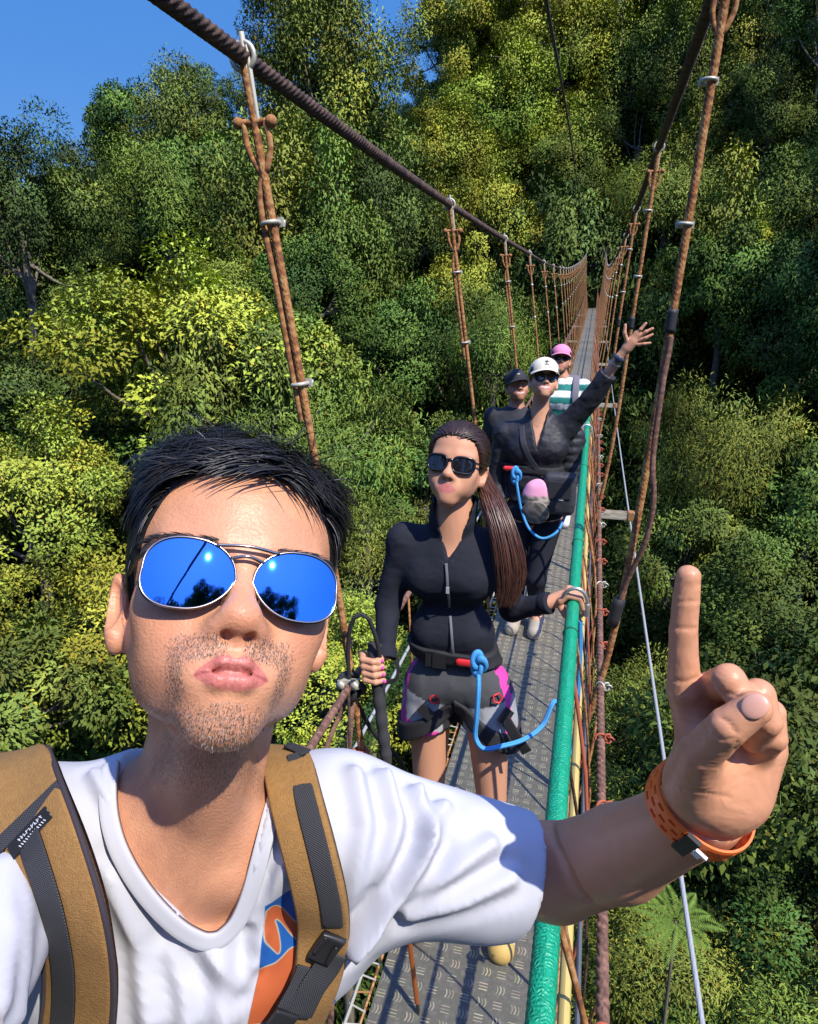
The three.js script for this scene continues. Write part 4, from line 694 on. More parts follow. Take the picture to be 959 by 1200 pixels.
  // V neck: the opening is cut straight into the chest along its own front direction
  const Xc = V(1, 0, 0).transformDirection(CAM), Yc = V(0, 1, 0).transformDirection(CAM), O = at(262, 1000, 0.585);
  const neckPts = [[118, 872], [140, 902], [168, 955], [205, 1012], [236, 1052], [262, 1072], [283, 1056], [298, 1020], [312, 970], [322, 925], [332, 885], [332, 820], [118, 820]].map(([x, y]) => { const p = at(x, y, 0.60).sub(O); return [p.dot(Xc), p.dot(Yc)]; });
  const inPoly = (u, v) => { let d = 1e9, s = 1; for (let i = 0, j = neckPts.length - 1; i < neckPts.length; j = i++) { const [ax, ay] = neckPts[i], [bx, by] = neckPts[j], ex = bx - ax, ey = by - ay, wx = u - ax, wy = v - ay, t = clamp((wx * ex + wy * ey) / (ex * ex + ey * ey)); d = Math.min(d, (wx - ex * t) ** 2 + (wy - ey * t) ** 2); const c1 = v >= ay, c2 = v < by, c3 = ex * wy > ey * wx; if ((c1 && c2 && c3) || (!c1 && !c2 && !c3)) s = -s; } return s * Math.sqrt(d); };
  const hemY = 0.90, Zc = V(0, 0, 1).transformDirection(CAM);
  const shirtF = (x, y, z) => { let d = shirt0(x, y, z); d = Math.max(d, (x - sEnd.x) * sDir.x + (y - sEnd.y) * sDir.y + (z - sEnd.z) * sDir.z, (x - eR.x) * sDR.x + (y - eR.y) * sDR.y + (z - eR.z) * sDR.z, hemY - y);
    const px = x - O.x, py = y - O.y, pz = z - O.z, w = px * Zc.x + py * Zc.y + pz * Zc.z; if (w > -0.10) { const u = px * Xc.x + py * Xc.y + pz * Xc.z, v = px * Yc.x + py * Yc.y + pz * Yc.z; if (u > -0.16 && u < 0.1 && v > -0.09) d = Math.max(d, -inPoly(u, v)); } return d; };
  const folds = [ // ridge lines in the cloth: [points, height, width]
    [[[452, 908], [468, 960], [446, 1050], [405, 1105]], 7, 9], [[[492, 925], [506, 985], [470, 1050], [422, 1098]], 8, 8], [[[520, 942], [498, 1010], [440, 1080], [398, 1118]], 7, 8], [[[575, 990], [520, 1030], [470, 1068], [410, 1108]], 7, 9], [[[598, 1030], [545, 1055], [480, 1078]], 6, 8], [[[420, 905], [432, 970], [420, 1040], [395, 1095]], 6, 9],
    [[[325, 905], [318, 960], [300, 1020], [292, 1080]], 5, 6], [[[340, 1000], [312, 1060], [300, 1130]], 5, 7], [[[150, 985], [190, 1060], [245, 1120], [285, 1150]], 5, 9], [[[130, 1030], [165, 1110], [175, 1195]], 5, 10], [[[262, 1080], [255, 1140], [262, 1200]], 4, 10], [[[110, 905], [140, 960], [160, 1010]], 4, 6],
    [[[22, 985], [34, 1060], [32, 1130], [24, 1190]], 3.5, 9], [[[4, 1010], [14, 1090], [10, 1170]], 3.5, 9], [[[200, 1120], [215, 1160], [218, 1200]], 4, 9],
  ].map(([pts, h, w]) => ({ L: lineOn(shirt0, pts, 36), h: h * 0.0012, w: w * 0.00095 }));
  const drape = (p, n) => { let s = 0; for (const f of folds) { let dm = 1; for (const q of f.L) { const d = q.distanceToSquared(p); if (d < dm) dm = d; } dm = Math.sqrt(dm); if (dm < f.w * 5) s += f.h * (Math.exp(-((dm / f.w) ** 2)) - 0.55 * Math.exp(-(((dm - 2.1 * f.w) / (1.1 * f.w)) ** 2))); } s += (fbm(p.x * 16, p.y * 16, p.z * 16, 3) - 0.45) * 0.003; p.addScaledVector(n, s); };
  const sb = boundsOf([at(-60, 1000, 0.55), eR, sEnd, at(600, 1100, 0.65), pelvis, at(230, 900, 0.75), at(230, 1100, 0.55)], 0.10); sb.min.y = hemY - 0.02;
  const gShirt = edit(skin(shirtF, sb.min, sb.max, 0.0042), drape);
  // chest print, laid on the front of the shirt in its own plane
  const pc = document.createElement('canvas'); pc.width = pc.height = 1024; const pg = pc.getContext('2d'); pg.fillStyle = '#fbfbfd'; pg.fillRect(0, 0, 1024, 1024);
  const PX = (x, y) => { const p = at(x, y, 0.585).sub(O); return [512 + p.dot(Xc) * 2000, 512 - p.dot(Yc) * 2000]; }, poly = (pts, col) => { pg.fillStyle = col; pg.beginPath(); pts.forEach((q, i) => { const [a, b] = PX(...q); if (!i) pg.moveTo(a, b); else { const [c, d] = PX(...pts[i - 1]); pg.quadraticCurveTo(c, d, (a + c) / 2, (b + d) / 2); } }); pg.closePath(); pg.fill(); pg.strokeStyle = '#e9dcc0'; pg.lineWidth = 2.5; pg.stroke(); };
  const [q0, q1] = PX(303, 1053); pg.save(); pg.beginPath(); [[314, 1053], [346, 1032], [370, 1024], [374, 1110], [384, 1150], [392, 1260], [268, 1260], [292, 1195], [306, 1130]].forEach((q, i) => { const [a, b] = PX(...q); i ? pg.lineTo(a, b) : pg.moveTo(a, b); }); pg.closePath(); pg.fillStyle = '#1273cf'; pg.fill(); pg.clip();
  poly([[315, 1060], [324, 1052], [336, 1066], [350, 1082], [362, 1090], [362, 1112], [345, 1100], [330, 1082], [322, 1074], [326, 1090], [330, 1112], [326, 1120], [316, 1108], [310, 1084], [315, 1060]], '#f4783c');
  poly([[300, 1132], [318, 1132], [330, 1122], [342, 1108], [356, 1112], [362, 1120], [380, 1126], [372, 1150], [345, 1180], [330, 1200], [300, 1198], [285, 1196], [300, 1132]], '#f4783c');
  poly([[352, 1200], [365, 1172], [378, 1160], [372, 1190], [366, 1215], [352, 1230], [345, 1215], [352, 1200]], '#f4783c'); poly([[376, 1160], [384, 1180], [378, 1200], [370, 1190], [376, 1160]], '#f4783c'); poly([[300, 1225], [330, 1214], [350, 1240], [310, 1260], [300, 1225]], '#f4783c'); pg.restore();
  const printTex = new THREE.CanvasTexture(pc); printTex.colorSpace = THREE.SRGBColorSpace;
  mapUV(gShirt, (p, n) => { const q = p.clone().sub(O), f = n.dot(Zc) > -0.2 && q.dot(Zc) > -0.16; return f ? [clamp((512 + q.dot(Xc) * 2000) / 1024, 0.002, 0.998), clamp((512 + q.dot(Yc) * 2000) / 1024, 0.002, 0.998)] : [0.01, 0.99]; });
  const CLOTH = phy([0.485, 0.495, 0.535], 0.85, { map: printTex, sheen: 0.15, sheenRoughness: 0.6, sheenColor: new THREE.Color(0.7, 0.7, 0.7) });
  addMan('t_shirt', gShirt, CLOTH, man, 'white t-shirt with a blue and orange print');
  // collar band along the cut
  const WHITE = std([0.485, 0.495, 0.535], 0.85), edgePts = [], edgeN = [];
  { const ring = neckPts.slice(0, 11); for (let i = 0; i < ring.length - 1; i++) for (let k = 0; k < 5; k++) { const u = lerp(ring[i][0], ring[i + 1][0], k / 5), v = lerp(ring[i][1], ring[i + 1][1], k / 5), st = O.clone().addScaledVector(Xc, u).addScaledVector(Yc, v).addScaledVector(Zc, 0.14), p = march(shirt0, st, Zc.clone().negate(), 0.3); if (p) { edgePts.push(p); edgeN.push(grad(shirt0, p)); } } }
  for (let k = 0; k < 4; k++) for (const A2 of [edgePts, edgeN]) { const q = A2.map((p, i) => i && i < A2.length - 1 ? p.clone().multiplyScalar(2).add(A2[i - 1]).add(A2[i + 1]).multiplyScalar(0.25) : p); q.forEach((p, i) => { A2[i] = p; }); }
  const ec = edgePts.map((p, i) => { const a = edgePts[Math.max(0, i - 1)], b = edgePts[Math.min(edgePts.length - 1, i + 1)], t = b.clone().sub(a).normalize(), out = t.clone().cross(edgeN[i]).normalize(); return p.clone().addScaledVector(out, 0.0045).addScaledVector(edgeN[i], -0.0005); });
  const collar = addMan('collar', band(ec.filter((_, i) => i % 2 === 0), edgeN.filter((_, i) => i % 2 === 0), 0.0075, 0.0050, 4), WHITE);

  // ---- backpack: foam straps with webbing, buckle, and the pack on his back
  const foam = new THREE.MeshStandardMaterial({ map: tex(256, 256, (u, v) => { const n = fbm(u * 30, v * 30, 1, 4), s = n3(u * 200, v * 200, 2); const k = 0.75 + 0.35 * n + 0.2 * (s - 0.5); return [0.300 * k, 0.160 * k, 0.048 * k]; }), roughness: 0.95, bumpMap: tex(256, 256, (u, v) => n3(u * 180, v * 180, 2), false), bumpScale: 0.0006 }); foam.map.repeat.set(12, 12); foam.bumpMap.repeat.set(12, 12);
  const webTex = tex(64, 64, (u, v) => { const a = (Math.sin(u * 6.283 * 8) * Math.sin(v * 6.283 * 8)) > 0 ? 1 : 0; return [0.022 + 0.022 * a, 0.023 + 0.022 * a, 0.027 + 0.024 * a]; }), webB = tex(64, 64, (u, v) => 0.5 + 0.5 * Math.sin(u * 6.283 * 8) * Math.sin(v * 6.283 * 8), false); webTex.repeat.set(60, 60); webB.repeat.set(60, 60);
  const WEB = new THREE.MeshStandardMaterial({ map: webTex, bumpMap: webB, bumpScale: 0.0008, roughness: 0.7 }), BLACK = std([0.018, 0.018, 0.020], 0.42);
  const pack = thing('backpack', 'tan backpack with black webbing straps worn by the person in white', 'backpack', pelvis.clone().add(V(0, 0.1, -0.1)));
  const addP = (name, g, m, parent = pack, label) => part(name, local(g, pack), m, parent, label);
  const strapF = (x, y, z) => shirt0(x, y, z);
  const along = (pts, off, bridgeIt) => { const P = [], N = []; for (const q of pts) { const s = surf(strapF, q[0], q[1]); if (!s) continue; const n = grad(strapF, s, 0.01); P.push(s.addScaledVector(n, off)); N.push(n); } return [P, N]; };
  const over = (P, N, back) => { for (const b of back) { const s = snap(strapF, b, 0.004), n = grad(strapF, s, 0.01); P.unshift(s); N.unshift(n); } };
  // the strap on the arm that holds the phone hangs free between shoulder and chest: its own course, [x, y, depth, normal]
  const RC = new THREE.Matrix4().extractRotation(CAM), free = [[0, 893, 0.640, -0.05, 1, -0.15], [16, 906, 0.576, -0.15, 0.9, 0.4], [40, 948, 0.536, -0.25, 0.5, 0.85], [64, 1000, 0.510, -0.28, 0.25, 0.95], [86, 1060, 0.504, -0.28, 0.1, 1], [97, 1120, 0.517, -0.22, 0, 1], [97, 1180, 0.536, -0.2, 0, 1], [88, 1235, 0.550, -0.2, 0, 1]];
  const freeAt = (y, dx, off) => { let i = 0; while (i < free.length - 2 && free[i + 1][1] < y) i++; const t = (y - free[i][1]) / (free[i + 1][1] - free[i][1]), v = free[i].map((q, k) => lerp(q, free[i + 1][k], t)), n = V(v[3], v[4], v[5]).normalize().applyMatrix4(RC); return [at(v[0] + dx, y, v[2]).addScaledVector(n, off), n]; };
  const freeBand = (list, off, hw, th, mat, name, parent) => { const P = [], N = []; for (const [y, dx] of list) { const [p, n] = freeAt(y, dx, off); P.push(p); N.push(n); } return addP(name, band(P, N, hw, th, 5), mat, parent); };
  const mk = (pts, off, hw, th, back, mat, name, parent) => { const [P, N] = along(pts, off); if (back) over(P, N, back); return addP(name, band(P, N, hw, th, 5), mat, parent); };
  const bL = [at(8, 915, 0.66), at(5, 940, 0.74)], bR = [at(322, 892, 0.67), at(318, 930, 0.76)];
  const sA = freeBand([893, 906, 948, 1000, 1060, 1120, 1180, 1235].map(y => [y, 0]), 0, 0.031, 0.0085, foam, 'shoulder_strap');
  freeBand([[975, -10], [1000, -12], [1060, -14], [1120, -14], [1180, -14], [1235, -14]], 0.0088, 0.0105, 0.0017, WEB, 'webbing', sA);
  for (const e of [-0.0305, 0.0305]) { const pts = [906, 948, 1000, 1060, 1120, 1180, 1235].map(y => { const [p, n] = freeAt(y, 0, 0.006), [a] = freeAt(y - 6, 0, 0.006), [b2] = freeAt(y + 6, 0, 0.006), d = b2.sub(a).normalize().cross(n).normalize(); return p.addScaledVector(d, e); }); addP('strap_trim', tube(curve(pts), 0.0024, 40, 6), std([0.045, 0.035, 0.045], 0.8), sA); }
  const crossDir = y => { const [a, n] = freeAt(y - 8, 0, 0), [b2] = freeAt(y + 8, 0, 0), T = b2.clone().sub(a).normalize(), d = T.cross(n).normalize(); return d.dot(at(100, 900, 0.5).sub(at(0, 900, 0.5))) < 0 ? d.negate() : d; };
  { const [c, n] = freeAt(958, 0, 0.0096), dx = crossDir(958); addP('webbing', band([-0.0305, -0.012, 0.012, 0.0305].map(t => c.clone().addScaledVector(dx, t)), [0, 1, 2, 3].map(() => n), 0.0062, 0.0017, 3), WEB, sA); }
  const sB = mk([[338, 902], [350, 945], [364, 995], [376, 1045], [380, 1085], [374, 1125], [362, 1165], [350, 1200]], 0.003, 0.0225, 0.008, bR, foam, 'shoulder_strap');
  mk([[350, 896], [362, 945], [376, 995], [388, 1045], [392, 1070]], 0.0115, 0.0088, 0.0016, null, WEB, 'webbing', sB);
  mk([[322, 884], [340, 888], [362, 896]], 0.0118, 0.005, 0.0016, null, WEB, 'webbing', sB);
  // trim along the inner edge of the strap
  { const [P, N] = along([[320, 905], [332, 950], [344, 1000], [354, 1050], [358, 1090]], 0.006); addP('strap_trim', tube(curve(P), 0.0028, 30, 6), std([0.045, 0.035, 0.05], 0.8), sB); }
  // ladder-lock buckle and hanging webbing
  { const b = (x, y, o) => { const s = surf(strapF, x, y), n = grad(strapF, s, 0.012); return [s.addScaledVector(n, o), n]; };
    const seg = (pts, hw, o, th, name, mat, par) => { const P = [], N = []; for (const q of pts) { const [p, n] = b(q[0], q[1], o + (q[2] || 0)); P.push(p); N.push(n); } return addP(name, band(P, N, hw, th, 5), mat, par); };
    const bk = seg([[396, 1078], [384, 1094], [372, 1110]], 0.0105, 0.013, 0.005, 'buckle', BLACK, sB);
    seg([[392, 1098], [380, 1118], [362, 1142], [346, 1172]], 0.0125, 0.015, 0.0018, 'webbing_flap', WEB, sB);
    seg([[358, 1120], [346, 1144], [330, 1168], [316, 1192], [306, 1215]], 0.0085, 0.014, 0.0018, 'webbing', WEB, sB);
    seg([[334, 1166], [322, 1180], [312, 1196]], 0.0115, 0.0165, 0.0035, 'slider', BLACK, sB);
    const [p1, n1] = b(384, 1106, 0.019), [p2] = b(398, 1086, 0.019); addP('buckle_bar', merge([bar(p1, p2, 0.0022, 8), bar(b(372, 1094, 0.019)[0], b(386, 1074, 0.019)[0], 0.0022, 8)]), BLACK, sB);
  }
  // woven tag with worn white print
  { const tc = document.createElement('canvas'); tc.width = 256; tc.height = 72; const g = tc.getContext('2d'), r = rng(5); g.fillStyle = '#101114'; g.fillRect(0, 0, 256, 72); g.strokeStyle = '#c9ccd2'; g.lineWidth = 4; g.beginPath(); for (let i = 0; i < 9; i++) { const x = 62 + i * 18; g.moveTo(x, 14 + r() * 4); g.lineTo(x + 11 * r(), 34); g.moveTo(x, 14 + 20 * r()); g.lineTo(x + 12, 14 + 20 * r()); } g.stroke(); g.lineWidth = 5; g.beginPath(); for (let i = 0; i < 12; i++) { g.moveTo(52 + i * 15, 46); g.lineTo(60 + i * 15, 60); } g.stroke(); const t = new THREE.CanvasTexture(tc); t.colorSpace = THREE.SRGBColorSpace;
    const [s, n] = freeAt(974, -2, 0), dx = crossDir(974); const dy = n.clone().cross(dx), g2 = new THREE.BoxGeometry(0.038, 0.0115, 0.0016); g2.applyMatrix4(new THREE.Matrix4().makeBasis(dx, dy, n).setPosition(s.addScaledVector(n, 0.0128))); addP('woven_tag', g2, new THREE.MeshStandardMaterial({ map: t, roughness: 0.7 }), sA, 'black woven tag with small worn white print'); }
  { const bc = at(195, 1150, 0.93), up = V(0, 1, 0), f = (x, y, z) => { const q = V(x, y, z).sub(bc); return smin(Math.hypot(Math.max(Math.abs(q.dot(Xc)) - 0.10, 0), Math.max(Math.abs(q.y) - 0.17, 0), Math.max(Math.abs(q.dot(Xc.clone().cross(up))) - 0.045, 0)) - 0.045, 1, 0.01); }; const b3 = boundsOf([bc], 0.26); addP('pack_body', mapUV(skin(f, b3.min, b3.max, 0.014), p => [p.x, p.y]), foam); }

  // ---- shorts and shoes below the frame
  const SH = std([0.03, 0.033, 0.04], 0.85), SHO = std([0.10, 0.095, 0.09], 0.75);
  addMan('shorts', skin((x, y, z) => Math.max(legs(x, y, z) - 0.014, 0.48 - y, y - 0.97), V(lb.min.x, 0.46, lb.min.z), V(lb.max.x, 1.02, lb.max.z), 0.011), SH);
  for (const s of [-1, 1]) { const a = ank(s), f = blend([capsule(V(a.x, 0.05, a.z - 0.03), V(a.x + s * 0.015, 0.045, a.z + 0.15), 0.046, 0.043), [capsule(V(a.x, 0.05, a.z - 0.03), V(a.x, 0.10, a.z), 0.046, 0.044), 0.03]], 0.02); const b4 = boundsOf([V(a.x, 0.06, a.z), V(a.x + s * 0.015, 0.05, a.z + 0.16)], 0.07); b4.min.y = 0.001; addMan('shoe', skin((x, y, z) => Math.max(f(x, y, z), 0.004 - y), b4.min, b4.max, 0.008), SHO); }
  // ---- phone
  { const ph = thing('phone', 'dark phone held at arm length by the person in white', 'phone', C3(0, -0.07, 0.012)); const g = new THREE.BoxGeometry(0.074, 0.156, 0.008, 1, 1, 1); g.applyMatrix4(new THREE.Matrix4().extractRotation(CAM)); part('phone_body', g, std([0.03, 0.03, 0.035], 0.35, { metalness: 0.3 }), ph); const s = new THREE.BoxGeometry(0.068, 0.140, 0.001); s.translate(0, -0.003, -0.0048); s.applyMatrix4(new THREE.Matrix4().extractRotation(CAM)); part('screen', s, phy([0.012, 0.012, 0.014], 0.1), ph); }

  // ---- sunglasses
  const gl = thing('sunglasses', 'silver aviator sunglasses with blue mirrored lenses on the face of the person in white', 'sunglasses', toW(V(0, 0.01, 0.09)));
  const addG = (name, g, m, parent = gl) => part(name, local(g.applyMatrix4(HM), gl), m, parent);
  const outline = (s, t) => { const ca = Math.cos(t), sa = Math.sin(t); let x = 0.0305 * Math.sign(ca) * Math.abs(ca) ** 0.86, y = 0.0245 * Math.sign(sa) * Math.abs(sa) ** 0.88; if (sa < 0) x += 0.0040 * -sa; if (ca < 0 && sa < 0) { x += 0.004 * -sa * -ca; } y += 0.0022 * ca * (sa > 0 ? 1 : 0); return [s * (0.0365 + x), 0.0105 + y]; };   // t = 0 points outwards
  const zOf = (x, y) => 0.1005 - 1.3 * x * x - 2.8 * ((Math.abs(x) - 0.0365) ** 2 + (y - 0.0095) ** 2);
  const METAL = std([0.42, 0.36, 0.32], 0.25, { metalness: 1 }), GUN = std([0.06, 0.06, 0.07], 0.35, { metalness: 0.6 }), LENS = phy([0.04, 0.30, 0.78], 0.03, { metalness: 1, clearcoat: 1, clearcoatRoughness: 0.02 });
  for (const s of [-1, 1]) {
    const pos = [], idx = [], n = 48, m = 10, cx = s * 0.0375, cy = 0.0095; pos.push(cx, cy, zOf(cx, cy));
    for (let k = 1; k <= m; k++) for (let i = 0; i < n; i++) { const [ox, oy] = outline(s, i / n * Math.PI * 2), x = lerp(cx, ox, k / m), y = lerp(cy, oy, k / m); pos.push(x, y, zOf(x, y)); }
    for (let i = 0; i < n; i++) { const j = (i + 1) % n; s > 0 ? idx.push(0, 1 + i, 1 + j) : idx.push(0, 1 + j, 1 + i); for (let k = 0; k < m - 1; k++) { const a = 1 + k * n + i, b = 1 + k * n + j; s > 0 ? idx.push(a, a + n, b, b, a + n, b + n) : idx.push(a, b, a + n, b, b + n, a + n); } }
    const g = new THREE.BufferGeometry(); g.setAttribute('position', new THREE.Float32BufferAttribute(pos, 3)); g.setIndex(idx); g.computeVertexNormals(); addG('lens', g, LENS);
    const ring = []; for (let i = 0; i < 40; i++) { const [x, y] = outline(s, i / 40 * Math.PI * 2); ring.push(V(x, y, zOf(x, y) + 0.0002)); }
    addG('lens_rim', tube(curve(ring, true), 0.0009, 90, 8, false), METAL); addG('rim_edge', tube(curve(ring.map(p => V(p.x, p.y, p.z - 0.0018)), true), 0.0011, 90, 6, false), GUN);
    const [hx, hy] = outline(s, 0.35); addG('temple', tube(curve([V(hx, hy, zOf(hx, hy)), V(s * 0.0725, hy + 0.001, 0.058), V(s * 0.0765, 0.017, 0.02), V(s * 0.0785, 0.018, -0.012), V(s * 0.0795, 0.002, -0.028)]), 0.0017, 30, 8), GUN);
    addG('nose_pad', new THREE.SphereGeometry(1, 10, 8).scale(0.0022, 0.0062, 0.0032).translate(s * 0.0125, -0.001, 0.093), METAL);
  }
  { const [x1, y1] = outline(1, Math.PI * 0.80), [x2, y2] = outline(1, Math.PI * 0.64); addG('bridge', tube(curve([V(-x1, y1, zOf(x1, y1)), V(0, y1 + 0.002, 0.1015), V(x1, y1, zOf(x1, y1))]), 0.0014, 20, 8), METAL); addG('brow_bar', tube(curve([V(-x2, y2, zOf(x2, y2) + 0.0006), V(0, y2 + 0.0012, 0.1020), V(x2, y2, zOf(x2, y2) + 0.0006)]), 0.0013, 20, 8), METAL); }

  // ---- hair
  const skull = (x, y, z) => hf0(x, y, z), hair = [], r = rng(61), vol = p => { const th = Math.abs(Math.atan2(p.x, p.z)) * 57.3; return p.y - hairEdge(th); };
  const cap = (x, y, z) => { const e = vol(V(x, y, z)), top = smooth(0.04, 0.12, y); return smax(blendSkull(x, y, z) - (0.0025 + 0.006 * top) * smooth(0.0, 0.02, e), -e + 0.002 + 0.006 * (n3(x * 120, y * 120, z * 120) - 0.5), 0.006); };
  const bs = [ellipsoid(V(0, 0.048, -0.012), 0.0775, 0.087, 0.099), ellipsoid(V(0, 0.060, 0.030), 0.067, 0.061, 0.051), ellipsoid(V(0, -0.012, 0.026), 0.0665, 0.078, 0.060)]; function blendSkull(x, y, z) { return smin(smin(bs[0](x, y, z), bs[1](x, y, z), 0.04), bs[2](x, y, z), 0.03); }
  const gCap = skin(cap, V(-0.11, -0.10, -0.14), V(0.11, 0.17, 0.12), 0.003); paint(gCap, () => [0.010, 0.0095, 0.010]);
  for (let k = 0; k < 17000; k++) {
    const d = rv(r); if (d.y < -0.4) continue; if (r() < 0.35) { d.y = Math.abs(d.y) + 0.4; d.z += 0.3; d.normalize(); } let p = V(d.x * 0.1, 0.03 + d.y * 0.13, d.z * 0.12 - 0.005); p = snap(blendSkull, p, 0.003); const e = vol(p); if (e < 0.001 + 0.004 * r()) continue;
    const n = grad(blendSkull, p), top = smooth(0.05, 0.11, p.y), front = smooth(0.0, 0.07, p.z), L = lerp(0.011, 0.042, top) * (0.7 + 0.6 * r()), side = p.x > 0.022 + (r() - 0.5) * 0.05 ? 1 : -1;
    // swept from a parting over to both sides, front locks brushed up and across
    const flow = V(side * (0.10 + 0.9 * top), -0.9 * (1 - top) - 0.1, lerp(-0.5, -0.42 + 0.25 * r(), front) * top - 0.55 * (1 - top)).addScaledVector(rv(r), 0.18 + 0.12 * top).add(V(n3(p.x * 42, p.y * 42, p.z * 42) - 0.5, n3(p.x * 42 + 9, p.y * 42, p.z * 42) - 0.5, n3(p.x * 42, p.y * 42 + 9, p.z * 42) - 0.5).multiplyScalar(0.6 + 1.3 * top));
    flow.addScaledVector(n, -flow.dot(n)).normalize(); const lift = (0.03 + (0.55 + 0.3 * front) * top * (0.3 + 1.2 * n3(p.x * 60 + 4, p.y * 60, p.z * 60))) * (r() < 0.03 ? 2 : 1), pts = []; let q = p.clone();
    for (let i = 0; i < 6; i++) { pts.push(q.clone()); const t = i / 5, nq = grad(blendSkull, q); flow.addScaledVector(nq, -flow.dot(nq) * 0.85); flow.y -= 0.10 * (1 - top); flow.normalize(); q = q.clone().addScaledVector(flow, L / 5).addScaledVector(n, L / 5 * lift * (1 - 1.5 * t)); const dd = blendSkull(q.x, q.y, q.z), mn = 0.003 + 0.009 * top * (0.4 + 0.6 * r()); if (dd < mn) q.addScaledVector(grad(blendSkull, q), mn - dd); }
    const g = r() < 0.10 && p.y < 0.08 ? 0.16 + 0.1 * r() : 0.010 + 0.016 * r(); hair.push([pts, 0.0011 + 0.0009 * r(), [g, g * 0.95, g * 0.95], n]);
  }
  // loose hairs on top
  for (let k = 0; k < 90; k++) { let p = snap(blendSkull, V((r() - 0.45) * 0.10, 0.14, (r() - 0.2) * 0.10), 0.012); const n = grad(blendSkull, p), f = V((r() - 0.5) * 2, 0.35 * r(), (r() - 0.5)).normalize(), pts = []; for (let i = 0; i < 7; i++) { pts.push(p.clone().addScaledVector(f, 0.008 * i).addScaledVector(n, 0.0045 * i * (1 - i * 0.085))); } hair.push([pts, 0.00055, [0.012, 0.011, 0.011], n]); }
  // brows and short beard hairs
  for (let k = 0; k < 300; k++) { const s = r() < 0.5 ? -1 : 1, t = r(), th = s * lerp(11, 47, t), y = lerp(0.0345, 0.0395, Math.sin(t * 2.2)) + (r() - 0.5) * 0.006 * (1 - t * 0.5), p = scalpPoint(skull, th, y, 0.0004); if (!p) continue; const n = grad(skull, p), f = V(s * 1, 0.35 * (1 - t * 1.6), -0.4).addScaledVector(n, 0.25).normalize(); hair.push([[p, p.clone().addScaledVector(f, 0.0035), p.clone().addScaledVector(f, 0.007).addScaledVector(n, -0.0006)], 0.0005, [0.02, 0.017, 0.015], n]); }
  const stub = []; for (let k = 0; k < 16000; k++) { const th = (r() - 0.5) * 150, y = -0.140 + 0.120 * r(), m = beard(th, y); if (r() > m * 0.8) continue; const p = scalpPoint(skull, th, y, 0); if (!p || p.z < -0.02) continue; const n = grad(skull, p), f = n.clone().multiplyScalar(0.6).add(V((r() - 0.5) * 0.5, -0.8, 0.1)).normalize(), L = 0.0012 + 0.0016 * r(), g = r() < 0.4 ? 0.22 + 0.2 * r() : 0.03; stub.push([[p.clone().addScaledVector(n, -0.0003), p.clone().addScaledVector(f, L)], 0.00032, [g, g * 0.93, g * 0.88], n]); }
  const sc = strands(hair), hg = mergeGeometries([gCap, sc]); hg.applyMatrix4(HM); addMan('hair', hg, HAIR);
  const sg = strands(stub); sg.applyMatrix4(HM); addMan('beard_stubble', sg, HAIR);

  // ---- perforated wristband
  { const wb = thing('wristband', 'orange perforated wristband with a black keeper on the raised wrist', 'watch strap', J.wrL.clone()), ax = W1.clone().sub(J.faL).normalize(), C0 = J.faL.clone().lerp(J.wrL, 1.03), u = V(0, 1, 0).addScaledVector(ax, -ax.y).normalize(), v = ax.clone().cross(u), n = 84, rows = 7, wd = 0.0215, P = [[], []];
    const wf = (x, y, z) => Math.min(fore(x, y, z), palm(x, y, z)), rad = [];
    for (let i = 0; i < n; i++) { const a = i / n * Math.PI * 2, d = u.clone().multiplyScalar(Math.cos(a)).addScaledVector(v, Math.sin(a)); let m = 0; for (let k = 0; k <= 4; k++) { const o = C0.clone().addScaledVector(ax, (k / 4 - 0.5) * wd); let t = 0.06; for (let j = 0; j < 40; j++) { const q = o.clone().addScaledVector(d, t), e = wf(q.x, q.y, q.z); if (e < 2e-4) break; t -= e * 0.8; if (t < 0.02) break; } m = Math.max(m, t); } rad.push(m); }
    const rs = rad.map((_, i) => { let s = 0; for (let k = -5; k <= 5; k++) s += rad[(i + k + n) % n]; return Math.max(s / 11, 0.024) + 0.0022; });
    const pos = [], idx = [], vid = (i, j, l) => ((i % n) * (rows + 1) + j) * 2 + l; for (let i = 0; i < n; i++) { const a = i / n * Math.PI * 2, d = u.clone().multiplyScalar(Math.cos(a)).addScaledVector(v, Math.sin(a)); for (let j = 0; j <= rows; j++) for (const l of [0, 1]) { const q = C0.clone().addScaledVector(ax, (j / rows - 0.5) * wd).addScaledVector(d, rs[i] + l * 0.0024 - (j === 0 || j === rows ? l * 0.0007 : 0)); pos.push(q.x, q.y, q.z); } }
    const hole = (i, j) => (j === 1 && i % 4 < 2) || (j === 3 && (i + 2) % 4 < 2) || (j === 5 && i % 4 < 2), Q = (a, b, c, d) => idx.push(a, b, c, a, c, d);
    for (let i = 0; i < n; i++) for (let j = 0; j < rows; j++) { const h = hole(i, j), i2 = i + 1; if (!h) { Q(vid(i, j, 1), vid(i2, j, 1), vid(i2, j + 1, 1), vid(i, j + 1, 1)); Q(vid(i, j, 0), vid(i, j + 1, 0), vid(i2, j + 1, 0), vid(i2, j, 0)); } if (j === 0 && !h) Q(vid(i, 0, 0), vid(i2, 0, 0), vid(i2, 0, 1), vid(i, 0, 1)); if (j === rows - 1 && !h) Q(vid(i, rows, 0), vid(i, rows, 1), vid(i2, rows, 1), vid(i2, rows, 0));
      if (h !== hole((i + 1) % n, j)) Q(vid(i2, j, 0), vid(i2, j + 1, 0), vid(i2, j + 1, 1), vid(i2, j, 1)); if (j < rows - 1 && h !== hole(i, j + 1)) Q(vid(i, j + 1, 0), vid(i2, j + 1, 0), vid(i2, j + 1, 1), vid(i, j + 1, 1)); }
